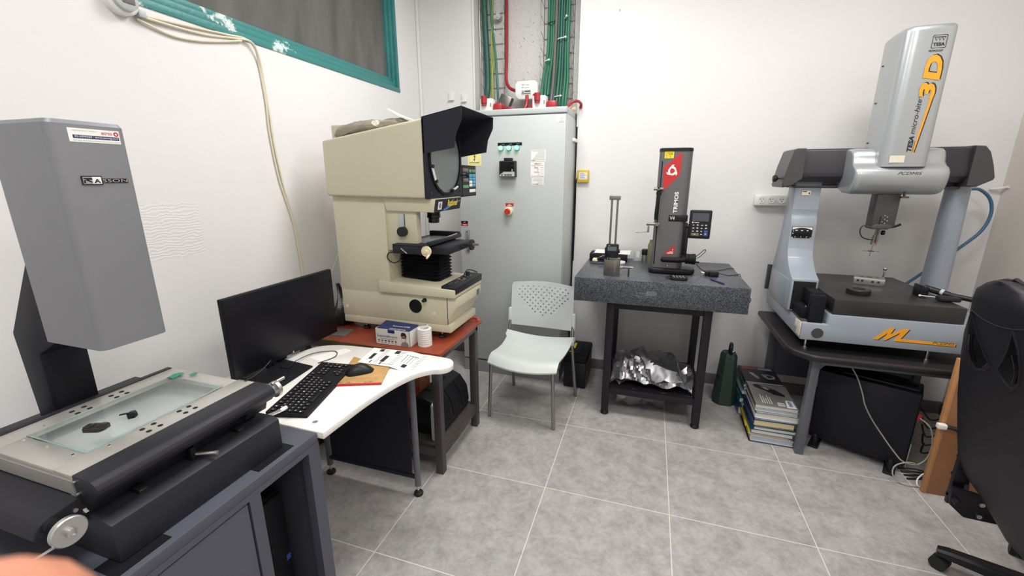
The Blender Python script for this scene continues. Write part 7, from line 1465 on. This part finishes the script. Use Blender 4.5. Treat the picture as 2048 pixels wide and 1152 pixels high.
b = B(); b.cyl((1.93, -0.115, 0.10), (1.93, -0.115, 0.40), 0.028); b.cyl((1.93, -0.115, 0.07), (1.93, -0.115, 0.13), 0.045); b.box(1.80, 2.04, -0.22, 0.0, 0.375, 0.402, 0.01); obj('gas_lift', b, 'black', t)
for k in range(5):
    a = R(152 + 72 * k); d_ = Vector((math.cos(a), math.sin(a), 0)); s_ = Vector((-d_.y, d_.x, 0)); c_ = Vector((1.93, -0.115, 0))
    b = B()
    def lr(dist, w_, zt, zb): p = c_ + d_ * dist; return [tuple(p + s_ * w_ + Vector((0, 0, zb))), tuple(p + s_ * w_ + Vector((0, 0, zt - 0.008))), tuple(p + s_ * w_ * 0.6 + Vector((0, 0, zt))), tuple(p - s_ * w_ * 0.6 + Vector((0, 0, zt))), tuple(p - s_ * w_ + Vector((0, 0, zt - 0.008))), tuple(p - s_ * w_ + Vector((0, 0, zb)))]
    b.loft([lr(0.03, 0.034, 0.128, 0.08), lr(0.18, 0.030, 0.112, 0.072), lr(0.32, 0.025, 0.096, 0.064), lr(0.350, 0.020, 0.088, 0.062)]); l = obj('base_leg', b, 'black', t)
    cp_ = c_ + d_ * 0.333; b = B(); ax = (s_ * 0.8 + d_ * 0.25).normalized()
    for sg in (-1, 1): b.cyl(cp_ + ax * 0.005 * sg + Vector((0, 0, 0.0275)), cp_ + ax * 0.026 * sg + Vector((0, 0, 0.0275)), 0.0275, n=24)
    b.cyl(cp_ + Vector((0, 0, 0.03)), cp_ + Vector((0, 0, 0.066)), 0.008); obj('caster', b, 'rubber', l)

# ================================================================ fingertip close to the camera, lower left
cq = cam.rotation_euler.to_matrix()
def C2W(p): return CAM_LOC + cq @ Vector(p)
HJ = {'tip': ((-0.0490, -0.0276, -0.0440), 0.0122), 'dip': ((-0.0570, -0.0470, -0.0400), 0.0105), 'pip': ((-0.0740, -0.0790, -0.0300), 0.0092), 'mcp': ((-0.100, -0.115, -0.005), 0.0115),
      'palm': ((-0.122, -0.148, 0.010), 0.022), 'wrist': ((-0.135, -0.185, 0.022), 0.024), 'arm': ((-0.160, -0.260, 0.050), 0.030), 'palm2': ((-0.132, -0.130, 0.016), 0.018),
      'm1': ((-0.120, -0.110, 0.000), 0.0110), 'm2': ((-0.112, -0.088, -0.030), 0.0090), 'm3': ((-0.098, -0.094, -0.048), 0.0084), 'm4': ((-0.092, -0.108, -0.050), 0.0078),
      'r1': ((-0.138, -0.112, 0.008), 0.0105), 'r2': ((-0.132, -0.094, -0.022), 0.0086), 'r3': ((-0.119, -0.103, -0.040), 0.0080), 'r4': ((-0.112, -0.116, -0.040), 0.0074),
      'l1': ((-0.154, -0.122, 0.018), 0.0095), 'l2': ((-0.150, -0.106, -0.008), 0.0076), 'l3': ((-0.139, -0.113, -0.022), 0.0070), 'l4': ((-0.132, -0.122, -0.024), 0.0065),
      't1': ((-0.104, -0.152, -0.006), 0.0130), 't2': ((-0.088, -0.138, -0.024), 0.0105), 't3': ((-0.076, -0.120, -0.036), 0.0095), 't4': ((-0.070, -0.108, -0.042), 0.0080)}
HE = [('arm', 'wrist'), ('wrist', 'palm'), ('palm', 'mcp'), ('mcp', 'pip'), ('pip', 'dip'), ('dip', 'tip'), ('palm', 'm1'), ('m1', 'm2'), ('m2', 'm3'), ('m3', 'm4'), ('palm', 'palm2'), ('palm2', 'r1'), ('r1', 'r2'), ('r2', 'r3'), ('r3', 'r4'), ('palm2', 'l1'), ('l1', 'l2'), ('l2', 'l3'), ('l3', 'l4'), ('wrist', 't1'), ('t1', 't2'), ('t2', 't3'), ('t3', 't4')]
hk = list(HJ); org = C2W(HJ['palm'][0])
me = bpy.data.meshes.new('hand'); me.from_pydata([tuple(C2W(HJ[k][0]) - org) for k in hk], [(hk.index(a), hk.index(c)) for a, c in HE], [])
ho = bpy.data.objects.new('hand', me); COL.objects.link(ho); ho.location = org; me.materials.append(M['skin'])
sk = ho.modifiers.new('Skin', 'SKIN'); sk.use_smooth_shade = True
for i, k in enumerate(hk):
    me.skin_vertices[0].data[i].radius = (HJ[k][1],) * 2; me.skin_vertices[0].data[i].use_root = (k == 'arm')
sd = ho.modifiers.new('Sub', 'SUBSURF'); sd.levels = 2; sd.render_levels = 2
ho['label'] = 'blurred fingertip of the photographer\'s hand at the lower left, close to the lens'; ho['category'] = 'hand'
